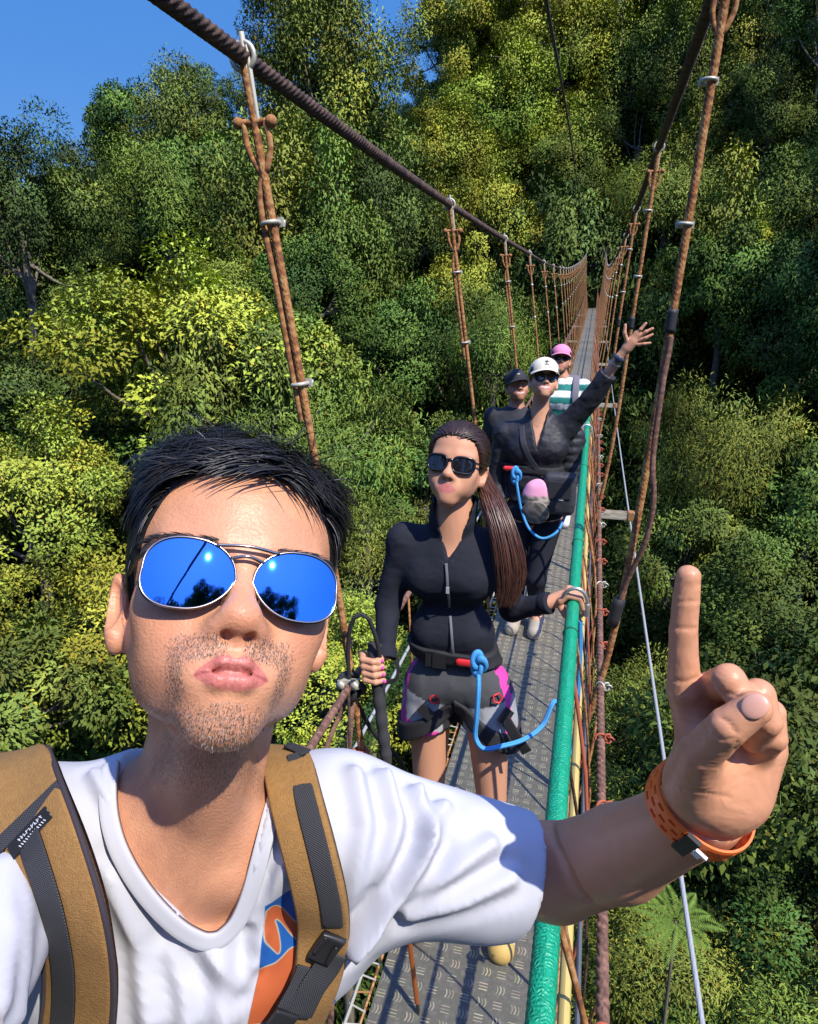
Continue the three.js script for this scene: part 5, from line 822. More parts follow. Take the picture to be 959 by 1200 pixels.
    let g = new THREE.BufferGeometry(); g.setAttribute('position', new THREE.Float32BufferAttribute(pos, 3)); g.setIndex(idx); g = g.toNonIndexed(); g.computeVertexNormals(); part('strap', local(g, wb), phy([0.90, 0.17, 0.025], 0.5, { side: THREE.DoubleSide }), wb);
    let bi = 0, bd = 1e9; for (let i = 0; i < n; i++) { const a = i / n * Math.PI * 2, d = u.clone().multiplyScalar(Math.cos(a)).addScaledVector(v, Math.sin(a)), q = C0.clone().addScaledVector(d, rs[i] + 0.003).project(camera), e = Math.hypot((q.x * 0.5 + 0.5) * 959 - 816, (0.5 - q.y * 0.5) * 1200 - 972); if (e < bd) { bd = e; bi = i; } }
    { const a = bi / n * Math.PI * 2, nn = u.clone().multiplyScalar(Math.cos(a)).addScaledVector(v, Math.sin(a)), sd = nn.clone().cross(ax).normalize(), kp = C0.clone().addScaledVector(nn, rs[bi] + 0.0032); part('keeper', local(box(kp, 0.0052, 0.0118, 0.002, sd, ax, nn), wb), std([0.012, 0.012, 0.013], 0.4), wb); const s1 = at(840, 970, 0.49).sub(at(816, 972, 0.49)).dot(sd) > 0 ? 1 : -1; part('buckle', local(merge([box(kp.clone().addScaledVector(sd, s1 * 0.0085), 0.003, 0.0022, 0.0016, sd, ax, nn), box(kp.clone().addScaledVector(sd, s1 * 0.0105).addScaledVector(ax, 0.003), 0.0045, 0.0012, 0.0014, sd, ax, nn)]), wb), std([0.7, 0.7, 0.7], 0.3, { metalness: 0.2 }), wb); }
  }
  shadows(man);
}
// ---------------------------------------------------------------- the people behind
const Zp = (px, py, z) => onPlane('z', z, px, py);
const slab = (f, off, p, n, hw) => (x, y, z) => Math.max(f(x, y, z) - off, Math.abs((x - p.x) * n.x + (y - p.y) * n.y + (z - p.z) * n.z) - hw);
function standing(base, h, turn = 0) {                       // joints of a person who stands upright
  const c = Math.cos(turn), s = Math.sin(turn), k = h, P = (x, y, z = 0) => V(base.x + (x * c + z * s) * k, base.y + y * k, base.z + (-x * s + z * c) * k);
  return { neckB: P(0, 0.825), shR: P(-0.105, 0.80), shL: P(0.105, 0.80), elR: P(-0.13, 0.615, -0.01), elL: P(0.13, 0.615, -0.01), wrR: P(-0.125, 0.475, 0.05), wrL: P(0.125, 0.475, 0.05), chR: P(-0.05, 0.73, 0.01), chL: P(0.05, 0.73, 0.01), waR: P(-0.035, 0.62), waL: P(0.035, 0.62), peR: P(-0.045, 0.53), peL: P(0.045, 0.53), hiR: P(-0.052, 0.50), hiL: P(0.052, 0.50), knR: P(-0.06, 0.28, 0.015), knL: P(0.06, 0.28, 0.015), anR: P(-0.06, 0.048), anL: P(0.06, 0.048) };
}
const hit = (f, px, py) => { const d = at(px, py, 1).sub(camera.position).normalize(), q = march(f, camera.position.clone().addScaledVector(d, 0.9), d, 6); return q || snap(f, Zp(px, py, -1.62)); };
const flip = { R: -1, L: 1 };
// fields of the body: trunk, arms, legs
function bodyFields(J, k = 1, fem = true) {
  const tr = [capsule(J.shR, J.shL, 0.046 * k, 0.046 * k), [capsule(J.neckB, J.chR.clone().lerp(J.chL, 0.5), 0.045 * k, 0.08 * k), 0.06], [capsule(J.chR, J.chL, 0.082 * k, 0.082 * k), 0.06], [capsule(J.waR, J.waL, (fem ? 0.081 : 0.092) * k, (fem ? 0.081 : 0.092) * k), 0.09], [capsule(J.peR, J.peL, 0.094 * k, 0.094 * k), 0.08]];
  if (fem) for (const q of [J.chR, J.chL]) tr.push([ellipsoid(q.clone().add(V(0, -0.015, 0.036)), 0.045 * k, 0.043 * k, 0.043 * k), 0.04]);
  const trunk = blend(tr, 0.05), arm = {}, leg = {};
  for (const s of ['R', 'L']) { arm[s] = blend([capsule(J['sh' + s], J['el' + s], 0.045 * k, 0.036 * k), [capsule(J['el' + s], J['wr' + s], 0.036 * k, 0.0245 * k), 0.012]], 0.02); leg[s] = blend([capsule(J['hi' + s], J['kn' + s], 0.083 * k, 0.052 * k), [capsule(J['kn' + s].clone().add(V(0, -0.03, -0.015)), J['an' + s], 0.053 * k, 0.033 * k), 0.04], [capsule(J['an' + s], J['an' + s].clone().add(V(0, -0.045, 0.10)), 0.034 * k, 0.026 * k), 0.03]], 0.03); }
  return { trunk, arm, leg };
}
const boxOf = (m, ...p) => { const b = boundsOf(p, m); return [b.min, b.max]; };
const crumple = (amp, fx, fy) => (p, n) => p.addScaledVector(n, amp * (1.6 * (fbm(p.x * fx, p.y * fy, p.z * fx, 3) - 0.44) - 0.5 * Math.abs(n3(p.x * fx * 1.7 + 5, p.y * fy * 1.7 - p.x * 9, p.z * fx * 1.7) - 0.5)));
function face(p, o) {                                         // skin colours in head axes
  const th = Math.atan2(p.x, p.z) * 57.3, k = 0.92 + 0.16 * fbm(p.x * 40, p.y * 40, p.z * 40, 3), c = o.skin.map(x => x * k), lx = th / 15.5;
  if (p.z > 0.066) {
    if (o.smile) { const m = Math.abs(th) / 21, cy = -0.0495 + 0.009 * m * m; if (m < 1) { const hw = 0.0095 * Math.sqrt(1 - m * m * 0.9); if (Math.abs(p.y - cy) < hw * 0.45 && m < 0.8) return [0.66, 0.64, 0.60]; if (Math.abs(p.y - cy) < hw + 0.0015) return o.lip || [0.45, 0.15, 0.13]; } }
    else if (Math.abs(lx) < 1 && p.y < -0.0385 - 0.0165 * lx * lx && p.y > -0.067 + 0.0095 * lx * lx) return o.lip || [0.50, 0.17, 0.15];
  }
  return c;
}
const SKINV = phy([1, 1, 1], 0.5, { vertexColors: true, specularIntensity: 0.55 });
function shade(J, hm, o) { }
function headMesh(hf0, HM, o, cell = 0.004) { const g = skin(hf0, V(-0.1, -0.125, -0.125), V(0.1, 0.15, 0.13), cell / o.s); paint(g, p => face(p, o)); g.applyMatrix4(HM); return g; }
function specs(parentName, label, HM, w, h, gap, round, y0, mats, s) {         // plastic sunglasses: two lenses, rims, bridge, temples
  const gl = thing('sunglasses', label, 'sunglasses', V(0, 0.012, 0.09).applyMatrix4(HM)), add = (n, g, m) => part(n, local(g.applyMatrix4(HM), gl), m, gl), zf = x => 0.0985 - 3.8 * x * x;
  for (const sd of [-1, 1]) {
    const cx = sd * (gap / 2 + w), out = []; for (let i = 0; i < 28; i++) { const a = i / 28 * 6.2832, ca = Math.cos(a), sa = Math.sin(a), e = round; out.push([cx + w * Math.sign(ca) * Math.abs(ca) ** e + sd * 0.0015 * sa, y0 + h * Math.sign(sa) * Math.abs(sa) ** e]); }
    const pos = [cx, y0, zf(cx)], idx = []; for (const [x, y] of out) pos.push(x, y, zf(x)); for (let i = 0; i < 28; i++) idx.push(0, 1 + i, 1 + (i + 1) % 28);
    const g = new THREE.BufferGeometry(); g.setAttribute('position', new THREE.Float32BufferAttribute(pos, 3)); g.setIndex(idx); g.computeVertexNormals(); add('lens', g, mats[1]);
    add('lens_rim', tube(curve(out.map(([x, y]) => V(x, y, zf(x))), true), 0.0034, 56, 8, false), mats[0]);
    const hx = cx + sd * w; add('temple', tube(curve([V(hx, y0 + h * 0.5, zf(hx)), V(sd * 0.0745, y0 + h * 0.5, 0.05), V(sd * 0.079, y0 + 0.006, -0.012), V(sd * 0.079, y0 - 0.012, -0.028)]), 0.0028, 24, 6), mats[0]);
  }
  add('bridge', tube(curve([V(-gap / 2, y0 + h * 0.45, zf(0.01)), V(0, y0 + h * 0.55, 0.1), V(gap / 2, y0 + h * 0.45, zf(0.01))]), 0.003, 12, 6), mats[0]);
  return gl;
}
function baseCap(name, label, HM, mat, brimMat, front, tilt = 0) {               // cap: crown of panels, visor, button
  const cp = thing(name, label, 'cap', V(0, 0.09, 0).applyMatrix4(HM)), E = new THREE.Matrix4().makeRotationX(tilt), add = (n, g, m, par = cp) => part(n, local(g.applyMatrix4(E).applyMatrix4(HM), cp), m, par);
  const dome = new THREE.SphereGeometry(1, 32, 16, 0, Math.PI * 2, 0, Math.PI * 0.53); dome.scale(0.088, 0.088, 0.110); edit(dome, (p, n) => { const a = Math.atan2(p.x, p.z); p.addScaledVector(n, -0.0016 * Math.exp(-((Math.abs(Math.sin(a * 3)) / 0.12) ** 2))); }); dome.translate(0, 0.062, -0.006);
  const d = add('cap_crown', dome, mat); d.material.side = THREE.DoubleSide;
  const pos = [], idx = [], N = 20, M = 6; for (let k = 0; k <= M; k++) for (let i = 0; i <= N; i++) { const a = lerp(-1.15, 1.15, i / N), e = k / M, ri = 0.089, x = Math.sin(a) * (ri + 0.001 * e), z0 = Math.cos(a) * 0.109 - 0.006, z = z0 + e * 0.066 * Math.cos(a * 1.05) ** 0.7, y = 0.058 - e * 0.020 - 0.9 * x * x * 1.6; pos.push(x, isNaN(y) ? 0.05 : y, isNaN(z) ? z0 : z); }
  for (let k = 0; k < M; k++) for (let i = 0; i < N; i++) { const a = k * (N + 1) + i; idx.push(a, a + N + 1, a + 1, a + 1, a + N + 1, a + N + 2); }
  const g = new THREE.BufferGeometry(), P2 = pos.slice(); for (let i = 1; i < P2.length; i += 3) P2[i] -= 0.0035; const n0 = pos.length / 3, idx2 = idx.slice(); for (let i = 0; i < idx.length; i += 3) idx2.push(idx[i] + n0, idx[i + 2] + n0, idx[i + 1] + n0); for (let i = 0; i < N; i++) { const a = M * (N + 1) + i; idx2.push(a, a + n0, a + 1, a + 1, a + n0, a + 1 + n0); }
  g.setAttribute('position', new THREE.Float32BufferAttribute(pos.concat(P2), 3)); g.setIndex(idx2); g.computeVertexNormals(); add('visor', g, brimMat);
  add('button', new THREE.SphereGeometry(0.006, 8, 6).translate(0, 0.150, -0.006), mat, d);
  if (front) add('emblem', merge(front), std([0.10, 0.10, 0.10], 0.8), d);
  return cp;
}
// hair of the far heads: a shell on the scalp and strands
function scalpHair(HM, col, seed, n = 1500, len = 0.05, flowF, edge = hairEdge) {
  const r = rng(seed), hs = (x, y, z) => smin(ellipsoid2(x, y, z), front2(x, y, z), 0.04), list = [];
  const cap = (x, y, z) => { const th = Math.abs(Math.atan2(x, z)) * 57.3, e = y - edge(th); return smax(hs(x, y, z) - 0.005 * smooth(0, 0.02, e), -e, 0.004); };
  const g = skin(cap, V(-0.105, -0.1, -0.14), V(0.105, 0.16, 0.11), 0.0045); paint(g, () => col);
  for (let i = 0; i < n; i++) { const d = rv(r); if (d.y < -0.5) continue; const p = snap(hs, V(d.x * 0.1, 0.04 + d.y * 0.12, d.z * 0.12 - 0.005), 0.004), th = Math.abs(Math.atan2(p.x, p.z)) * 57.3; if (p.y < edge(th)) continue; const pts = []; let q = p.clone(); for (let k = 0; k < 6; k++) { pts.push(q.clone()); const m = grad(hs, q), f = flowF(q).addScaledVector(rv(r), 0.12); f.addScaledVector(m, -f.dot(m)).normalize(); q.addScaledVector(f, len / 5); const e = hs(q.x, q.y, q.z); if (e < 0.005) q.addScaledVector(m, 0.005 - e); } const t = 0.6 + 0.9 * r(); list.push([pts, 0.003, col.map(c => c * t), grad(hs, p)]); }
  const out = mergeGeometries([g, strands(list)]); out.applyMatrix4(HM); return out;
}
const e2 = ellipsoid(V(0, 0.048, -0.012), 0.0775, 0.087, 0.099), f2 = ellipsoid(V(0, 0.060, 0.030), 0.067, 0.061, 0.051); function ellipsoid2(x, y, z) { return e2(x, y, z); } function front2(x, y, z) { return f2(x, y, z); }
const BLK = phy([0.017, 0.019, 0.028], 0.85, { specularIntensity: 0.4 }), NYLON = phy([0.014, 0.015, 0.021], 0.6), WEBB = std([0.014, 0.014, 0.016], 0.75), REDP = phy([0.62, 0.025, 0.03], 0.4), PLB = std([0.02, 0.02, 0.022], 0.4), BLUE = std([0.05, 0.30, 0.62], 0.7), PINK = std([0.75, 0.08, 0.36], 0.75);
const ropeTex = tex(64, 64, (u, v) => { const a = Math.sin((u * 4 + v * 2) * 6.283) * Math.sin((u * 4 - v * 2) * 6.283); return a > 0.2 ? [0.10, 0.42, 0.75] : [0.03, 0.22, 0.52]; }); ropeTex.repeat.set(30, 30); const BLUER = new THREE.MeshStandardMaterial({ map: ropeTex, roughness: 0.75 });
const SHADES = phy([0.010, 0.009, 0.010], 0.06, { clearcoat: 1 }), FRAME = phy([0.010, 0.009, 0.009], 0.25);

// ---- first person behind: zipped black jacket, grey and pink shorts
{
  const z0 = -1.68, base = V(-0.015, 0, -1.66), P = thing('person', 'person in black zipped top and grey shorts holding a trekking pole', 'person', base), add = (n, g, m, par = P, l) => part(n, local(g, P), m, par, l);
  const railP = onPlane('y', 1.062, 668, 704), rp = V(0.235, 1.06 + deckY(railP.z), railP.z);
  const J = { neckB: Zp(531, 607, -1.71), shR: Zp(474, 633, -1.70), shL: Zp(583, 640, -1.73), elR: Zp(455, 708, -1.67), wrR: Zp(452, 764, -1.585), elL: Zp(600, 714, -1.83), wrL: rp.clone().add(V(-0.075, -0.012, 0.012)), chR: Zp(502, 666, -1.70), chL: Zp(556, 670, -1.70), waR: Zp(510, 738, -1.70), waL: Zp(550, 740, -1.70), peR: Zp(507, 797, -1.70), peL: Zp(562, 799, -1.70), hiR: Zp(504, 818, -1.70), hiL: Zp(570, 822, -1.70), knR: Zp(503, 940, -1.65), knL: Zp(577, 946, -1.66), anR: Zp(500, 1050, -1.70), anL: Zp(592, 1052, -1.70) };
  J.anR.y = J.anL.y = 0.075;
  const B = bodyFields(J, 0.80), HM = headMatrix(Zp(536, 553, -1.71), -17, 0, -9, 0.94), hf0 = headField({ lips: 0.05, jaw: 0.74, slim: 0.93 }), hf = placed3(hf0, HM, 0.94);
  const neck = blend([capsule(V(0, -0.04, -0.03).applyMatrix4(HM), J.neckB, 0.041, 0.047), [capsule(V(0, -0.07, 0.02).applyMatrix4(HM), J.neckB.clone().add(V(0, -0.02, 0.02)), 0.02, 0.02), 0.04]], 0.03);
  // hands: one closes on the pole, one on the rail
  const tip = V(-0.087, 0.0, -1.323), top = Zp(438, 768, -1.555), ax = tip.clone().sub(top).normalize(), hands = [];
  const pw = top.clone().addScaledVector(ax, 0.012);
  hands.push(capsule(J.wrR, pw.clone().add(V(-0.028, -0.02, -0.022)), 0.022, 0.022));
  for (let i = 0; i < 4; i++) { const o = pw.clone().addScaledVector(ax, -0.008 + i * 0.0185), a = o.clone().add(V(-0.034, 0, -0.008)), b = o.clone().add(V(-0.024, 0, 0.021)), c = o.clone().add(V(0.006, 0, 0.027)), d = o.clone().add(V(0.026, 0.002, 0.014)), r = [0.0092, 0.0096, 0.0092, 0.0082][i]; hands.push([capsule(a, b, r * 1.1, r), 0.006], [capsule(b, c, r, r * 0.95), 0.003], [capsule(c, d, r * 0.95, r * 0.85), 0.003]); }
  hands.push([capsule(pw.clone().add(V(-0.015, -0.01, -0.03)), pw.clone().add(V(0.018, 0.012, -0.012)), 0.012, 0.0105), 0.008], [capsule(pw.clone().add(V(0.018, 0.012, -0.012)), pw.clone().add(V(0.018, 0.006, 0.020)), 0.0102, 0.0085), 0.004]);
  const h2 = [capsule(J.wrL, rp.clone().add(V(-0.034, 0.004, 0)), 0.021, 0.022)]; for (let i = 0; i < 4; i++) { const dz = 0.030 - i * 0.0185, o = rp.clone().add(V(0, 0, dz)), r = [0.0090, 0.0094, 0.009, 0.008][i]; h2.push([capsule(o.clone().add(V(-0.034, 0.008, 0)), o.clone().add(V(-0.016, 0.027, 0)), r * 1.1, r), 0.006], [capsule(o.clone().add(V(-0.016, 0.027, 0)), o.clone().add(V(0.018, 0.022, 0)), r, r), 0.003], [capsule(o.clone().add(V(0.018, 0.022, 0)), o.clone().add(V(0.028, -0.006, 0.002)), r, r * 0.85), 0.003]); }
  h2.push([capsule(rp.clone().add(V(-0.036, -0.004, 0.024)), rp.clone().add(V(-0.018, -0.028, 0.036)), 0.0115, 0.0095), 0.006], [capsule(rp.clone().add(V(-0.018, -0.028, 0.036)), rp.clone().add(V(0.010, -0.030, 0.034)), 0.0095, 0.008), 0.004]);
  const hA = blend(hands, 0.006), hB = blend(h2, 0.006), tint = o => g => paint(g, p => { const k = 0.92 + 0.16 * fbm(p.x * 14, p.y * 14, p.z * 14, 3); return o.map(c => c * k); }), sk = [0.57, 0.285, 0.170], T = tint(sk);
  const body = (x, y, z) => { let d = smin(neck(x, y, z), B.trunk(x, y, z) , 0.05); d = smin(d, B.leg.R(x, y, z), 0.03); d = smin(d, B.leg.L(x, y, z), 0.03); return d; };
  const [b0, b1] = boxOf(0.13, J.shR, J.shL, J.anR, J.anL, J.neckB); b0.y = 0.03; b1.y = J.neckB.y + 0.10;
  const gb = T(skin(body, b0, b1, 0.0068)), ga = T(skin(B.arm.R, ...boxOf(0.07, J.shR, J.elR, J.wrR), 0.007)), gc = T(skin(B.arm.L, ...boxOf(0.07, J.shL, J.elL, J.wrL), 0.007)), gd = T(skin(hA, ...boxOf(0.05, pw, J.wrR, pw.clone().addScaledVector(ax, 0.06)), 0.0032)), ge = T(skin(hB, ...boxOf(0.055, rp, J.wrL), 0.0032));
  add('body', mergeGeometries([gb, ga, gc, gd, ge, headMesh(hf0, HM, { skin: [0.57, 0.285, 0.170], lip: [0.56, 0.19, 0.17], s: 0.94 }, 0.0032)]), SKINV);
  for (let i = 0; i < 4; i++) { const o = pw.clone().addScaledVector(ax, -0.008 + i * 0.0185).add(V(0.028, 0.002, 0.020)); add('fingernail', new THREE.SphereGeometry(1, 8, 6).scale(0.0065, 0.0055, 0.004).translate(o.x, o.y, o.z), PINK); }
  // jacket
  const cuffs = ['R', 'L'].map(s => { const w = J['wr' + s], d = w.clone().sub(J['el' + s]).normalize(); return capsule(w, w.clone().addScaledVector(d, 0.05), 0.0245, 0.027); });
  const jf0 = (x, y, z) => { let d = B.trunk(x, y, z); d = smin(d, Math.min(B.arm.R(x, y, z), cuffs[0](x, y, z)), 0.03); return smin(d, Math.min(B.arm.L(x, y, z), cuffs[1](x, y, z)), 0.03); };
  const hem = Zp(530, 775, -1.62).y, cut = ['R', 'L'].map(s => [J['wr' + s].clone().lerp(J['el' + s], -0.14), J['wr' + s].clone().sub(J['el' + s]).normalize()]);
  const tri = [[505, 600], [516, 632], [524, 658], [533, 645], [546, 612], [552, 590], [505, 585]].map(([x, y]) => { const p = Zp(x, y, -1.62); return [p.x, p.y]; });
  const inTri = (u, v) => { let d = 1e9, s = 1; for (let i = 0, j = tri.length - 1; i < tri.length; j = i++) { const [ax2, ay] = tri[i], [bx, by] = tri[j], ex = bx - ax2, ey = by - ay, wx = u - ax2, wy = v - ay, t = clamp((wx * ex + wy * ey) / (ex * ex + ey * ey)); d = Math.min(d, (wx - ex * t) ** 2 + (wy - ey * t) ** 2); const c1 = v >= ay, c2 = v < by, c3 = ex * wy > ey * wx; if ((c1 && c2 && c3) || (!c1 && !c2 && !c3)) s = -s; } return s * Math.sqrt(d); };
  const collarF = (x, y, z) => Math.max(Math.abs(neck(x, y, z) - 0.014) - 0.004, y - (J.neckB.y + 0.055), J.neckB.y - 0.04 - y);
  const jf = (x, y, z) => { let d = Math.min(smin(jf0(x, y, z), neck(x, y, z) + 0.001 + Math.max(0, y - J.neckB.y - 0.01) * 3, 0.02) - 0.007, 1); d = Math.max(d, hem - y); for (const [p, n] of cut) { const e = (x - p.x) * n.x + (y - p.y) * n.y + (z - p.z) * n.z; if (Math.hypot(x - p.x, y - p.y, z - p.z) < 0.12) d = Math.max(d, e); } d = smin(d, collarF(x, y, z), 0.006); if (z > -1.72) d = smax(d, -inTri(x, y), 0.007); return d; };
  const [j0, j1] = boxOf(0.09, J.shR, J.shL, J.elL, J.wrL, J.wrR, J.peR, J.neckB.clone().add(V(0, 0.03, 0.04)));
  const wr = crumple(0.0030, 26, 40), jacket = add('jacket', edit(skin(jf, j0, j1, 0.0045), (p, n) => { wr(p, n); }), BLK, P, 'fitted black zip jacket');
  { const zl = [], zn = []; for (let i = 0; i <= 8; i++) { const q = hit(jf0, lerp(524, 533, i / 8), lerp(660, 772, i / 8)); if (q) { const n = grad(jf0, q); zl.push(q.addScaledVector(n, 0.0125)); zn.push(n); } } add('zipper', band(zl, zn, 0.0035, 0.0015, 5), std([0.16, 0.165, 0.18], 0.5), jacket); const q = zl[2]; if (q) add('zip_puller', box(q.clone().add(V(0, 0, 0.003)), 0.004, 0.009, 0.002), std([0.4, 0.4, 0.42], 0.4), jacket); }
  // seams across the chest
  for (const [a, b, c] of [[[476, 650], [500, 645], [521, 660]], [[578, 655], [555, 645], [530, 658]]]) { const l = []; for (const q of [a, b, c]) { const m = hit(jf0, q[0], q[1]); if (m) l.push(m.addScaledVector(grad(jf0, m), 0.0072)); } if (l.length === 3) add('seam', tube(curve(l), 0.0012, 14, 5), std([0.035, 0.036, 0.042], 0.6), jacket); }
  // shorts: grey cloth, black liner, pink binding
  const sY = Zp(500, 858, -1.62).y, flare = s => { const a = J['hi' + s], b = J['kn' + s]; return capsule(a.clone().add(V(0, 0.02, 0)), a.clone().lerp(b, 0.35), 0.077, 0.085); };
  const sh0 = blend([(x, y, z) => Math.max(B.trunk(x, y, z), 0) > 1 ? 1 : B.trunk(x, y, z), [flare('R'), 0.02], [flare('L'), 0.02]], 0.02), shF = (x, y, z) => Math.max(sh0(x, y, z) - 0.004, y - hem - 0.02, sY - y + 0.02 * Math.cos((x - base.x) * 16));
  const [s0, s1] = boxOf(0.14, J.hiR, J.hiL, J.peR, V(base.x, sY, -1.68)); const gs = paint(edit(skin(shF, s0, s1, 0.0052), crumple(0.006, 20, 14)), (p, n) => { const e = p.y - (sY - 0.02 * Math.cos((p.x - base.x) * 16)); const sx = p.x - (J.hiR.x + J.hiL.x) / 2; if (e < 0.011 || (n.x > 0.72 && n.x < 0.88 && sx > 0.08) || (n.x < -0.72 && n.x > -0.85 && sx < -0.09)) return [0.72, 0.05, 0.32]; const m = fbm(p.x * 22, p.y * 22, p.z * 22, 3); if (Math.abs(sx) < 0.028 && e < 0.09) return [0.015, 0.015, 0.018]; return p.y > sY + 0.085 + 0.25 * Math.abs(sx) ? [0.055, 0.058, 0.062] : m > 0.56 ? [0.24, 0.25, 0.26] : [0.33, 0.34, 0.35]; });
  add('shorts', gs, std([1, 1, 1], 0.8, { vertexColors: true }), P, 'grey running shorts with pink edging');
  // climbing harness
  const wb = Zp(530, 776, -1.62), hl = thing('climbing_harness', 'black climbing harness with red buckle worn over grey and pink shorts', 'harness', V(base.x, wb.y, -1.7)), addH = (n, g, m, par = hl) => part(n, local(g, hl), m, par), hf2 = (x, y, z) => Math.min(sh0(x, y, z) - 0.005, B.trunk(x, y, z) - 0.008);
  addH('waist_belt', skin(slab(hf2, 0.009, wb, V(0.05, 1, 0).normalize(), 0.021), ...boxOf(0.17, wb, V(base.x, wb.y, -1.76)), 0.0055), WEBB);
  for (const [s, dx] of [['R', -1], ['L', 1]]) { const c = J['hi' + s].clone().lerp(J['kn' + s], 0.07), n = V(dx * 0.62, 1, 0.15).normalize(); const lf = (x, y, z) => Math.min(flare(s)(x, y, z) - 0.004, sh0(x, y, z) - 0.004); addH('leg_loop', skin((x, y, z) => Math.max(slab(lf, 0.009, c, n, 0.021)(x, y, z), (x - (J.hiR.x + J.hiL.x) / 2) * -dx), ...boxOf(0.13, c), 0.0055), WEBB);
    const q = hit(lf, s === 'R' ? 510 : 581, s === 'R' ? 817 : 817); if (q) { const nn = grad(lf, q, 0.01); addH('loop_buckle', ringGeo(q.addScaledVector(nn, 0.012), 0.014, 0.0028, nn, 6.2832, 5), REDP); }
    const q2 = hit(lf, s === 'R' ? 500 : 590, s === 'R' ? 832 : 838); if (q2) { const nn = grad(lf, q2, 0.01), t = V(0.7 * dx * -1, -0.6, 0).addScaledVector(nn, -V(0.7 * dx * -1, -0.6, 0).dot(nn)).normalize(); addH('slider', box(q2.addScaledVector(nn, 0.012), 0.022, 0.014, 0.005, t, nn.clone().cross(t), nn), PLB); } }
  { const f = (px, py) => { const q = hit(hf2, px, py); return [q.clone().addScaledVector(grad(hf2, q, 0.01), 0.012), grad(hf2, q, 0.01)]; };
    const [a, an] = f(549, 773), [b, bn] = f(516, 770); const rb = new THREE.CapsuleGeometry(0.0115, 0.045, 4, 10); rb.scale(1, 1, 0.6); rb.rotateZ(Math.PI / 2); rb.translate(a.x, a.y, a.z + 0.004); addH('red_buckle', rb, REDP); addH('belt_buckle', merge([box(b, 0.018, 0.022, 0.006), box(b.clone().add(V(-0.03, 0.002, 0)), 0.008, 0.022, 0.005)]), PLB);
    const [t1, tn1] = f(590, 842), ln = [V(0, 0, 0)]; addH('loose_strap', band([t1, t1.clone().add(V(0.03, -0.03, 0.02)), t1.clone().add(V(0.065, -0.07, 0.03))], [V(-0.4, 0.5, 1), V(-0.5, 0.5, 1), V(-0.5, 0.4, 1)], 0.016, 0.003), WEBB); }
  // blue lanyard: knot on the belt, long loop, carabiner on the rail
  { const L = thing('safety_lanyard', 'blue rope lanyard clipped from the red harness buckle to the green handrail', 'rope', Zp(561, 790, -1.52)), addL = (n, g, m) => part(n, local(g, L), m, L), ca = rp.clone().add(V(0.0, 0, 0.03));
    const path = [Zp(561, 782, -1.53), Zp(561, 805, -1.50), Zp(559, 840, -1.485), Zp(558, 866, -1.48), Zp(566, 877, -1.47), Zp(590, 874, -1.50), Zp(615, 866, -1.55), Zp(636, 850, -1.60), Zp(650, 822, -1.63), V(0.262, 0.62, -1.72), V(0.268, 0.85, -1.76), rp.clone().add(V(0.024, -0.045, 0.03))];
    addL('rope', laid(curve(path), 0.0066, 3, 0.03, 0.006, 14, 0.10), BLUER); const k = Zp(561, 778, -1.525); addL('knot', new THREE.TorusKnotGeometry(0.0125, 0.0068, 64, 8, 2, 3).scale(1, 1.6, 1).translate(k.x, k.y, k.z), BLUER);
    const cr = []; for (let i = 0; i <= 20; i++) { const a = i / 20 * 6.2832; cr.push(ca.clone().add(V(Math.cos(a) * 0.034 + 0.004, Math.sin(a) * 0.05 + 0.006, 0.012 * Math.sin(a)))); } cr.pop(); addL('carabiner', tube(curve(cr, true), 0.0052, 50, 8, false), std([0.55, 0.54, 0.52], 0.3, { metalness: 0.7 })); addL('carabiner_sleeve', bar(ca.clone().add(V(0.036, -0.028, -0.006)), ca.clone().add(V(0.039, 0.010, 0.002)), 0.0085, 10), std([0.5, 0.49, 0.47], 0.35, { metalness: 0.6 })); }
  // trekking pole
  { const t = thing('trekking_pole', 'copper trekking pole with black foam grip held by the person in shorts', 'trekking pole', tip.clone()), addT = (n, g, m) => part(n, local(g, t), m, t), D = d => top.clone().addScaledVector(ax, d), L = tip.clone().sub(top).length(), COP = phy([0.42, 0.12, 0.03], 0.28, { metalness: 0.55, clearcoat: 0.6 });
    addT('grip', tube(new THREE.LineCurve3(D(-0.035), D(0.30)), u => 0.0158 * (1 + 0.10 * Math.sin(u * 42) * (u > 0.3 ? 1 : 0.3)) * (u < 0.04 ? 0.8 : 1) * (u > 0.92 ? 0.88 : 1), 60, 12), std([0.028, 0.028, 0.03], 0.9)); addT('shaft', bar(D(0.29), D(L * 0.66), 0.0085, 10), COP); addT('lower_shaft', bar(D(L * 0.66), D(L - 0.035), 0.0072, 10), COP); addT('lock_collar', bar(D(L * 0.645), D(L * 0.68), 0.0115, 12), PLB); addT('tip', merge([bar(D(L - 0.05), D(L - 0.012), 0.0068, 8, 0.005), bar(D(L - 0.014), D(L), 0.004, 6, 0.002)]), PLB); addT('wrist_loop', band([D(-0.03).add(V(0.012, 0, 0)), D(0.0).add(V(0.05, -0.01, -0.03)), D(0.06).add(V(0.045, -0.02, -0.04)), D(0.09).add(V(0.01, 0, -0.03))], [V(1, 0.3, 0.4), V(1, 0, 0.4), V(1, 0, 0.3), V(0.5, 0, 0.5)], 0.008, 0.0015), WEBB); }
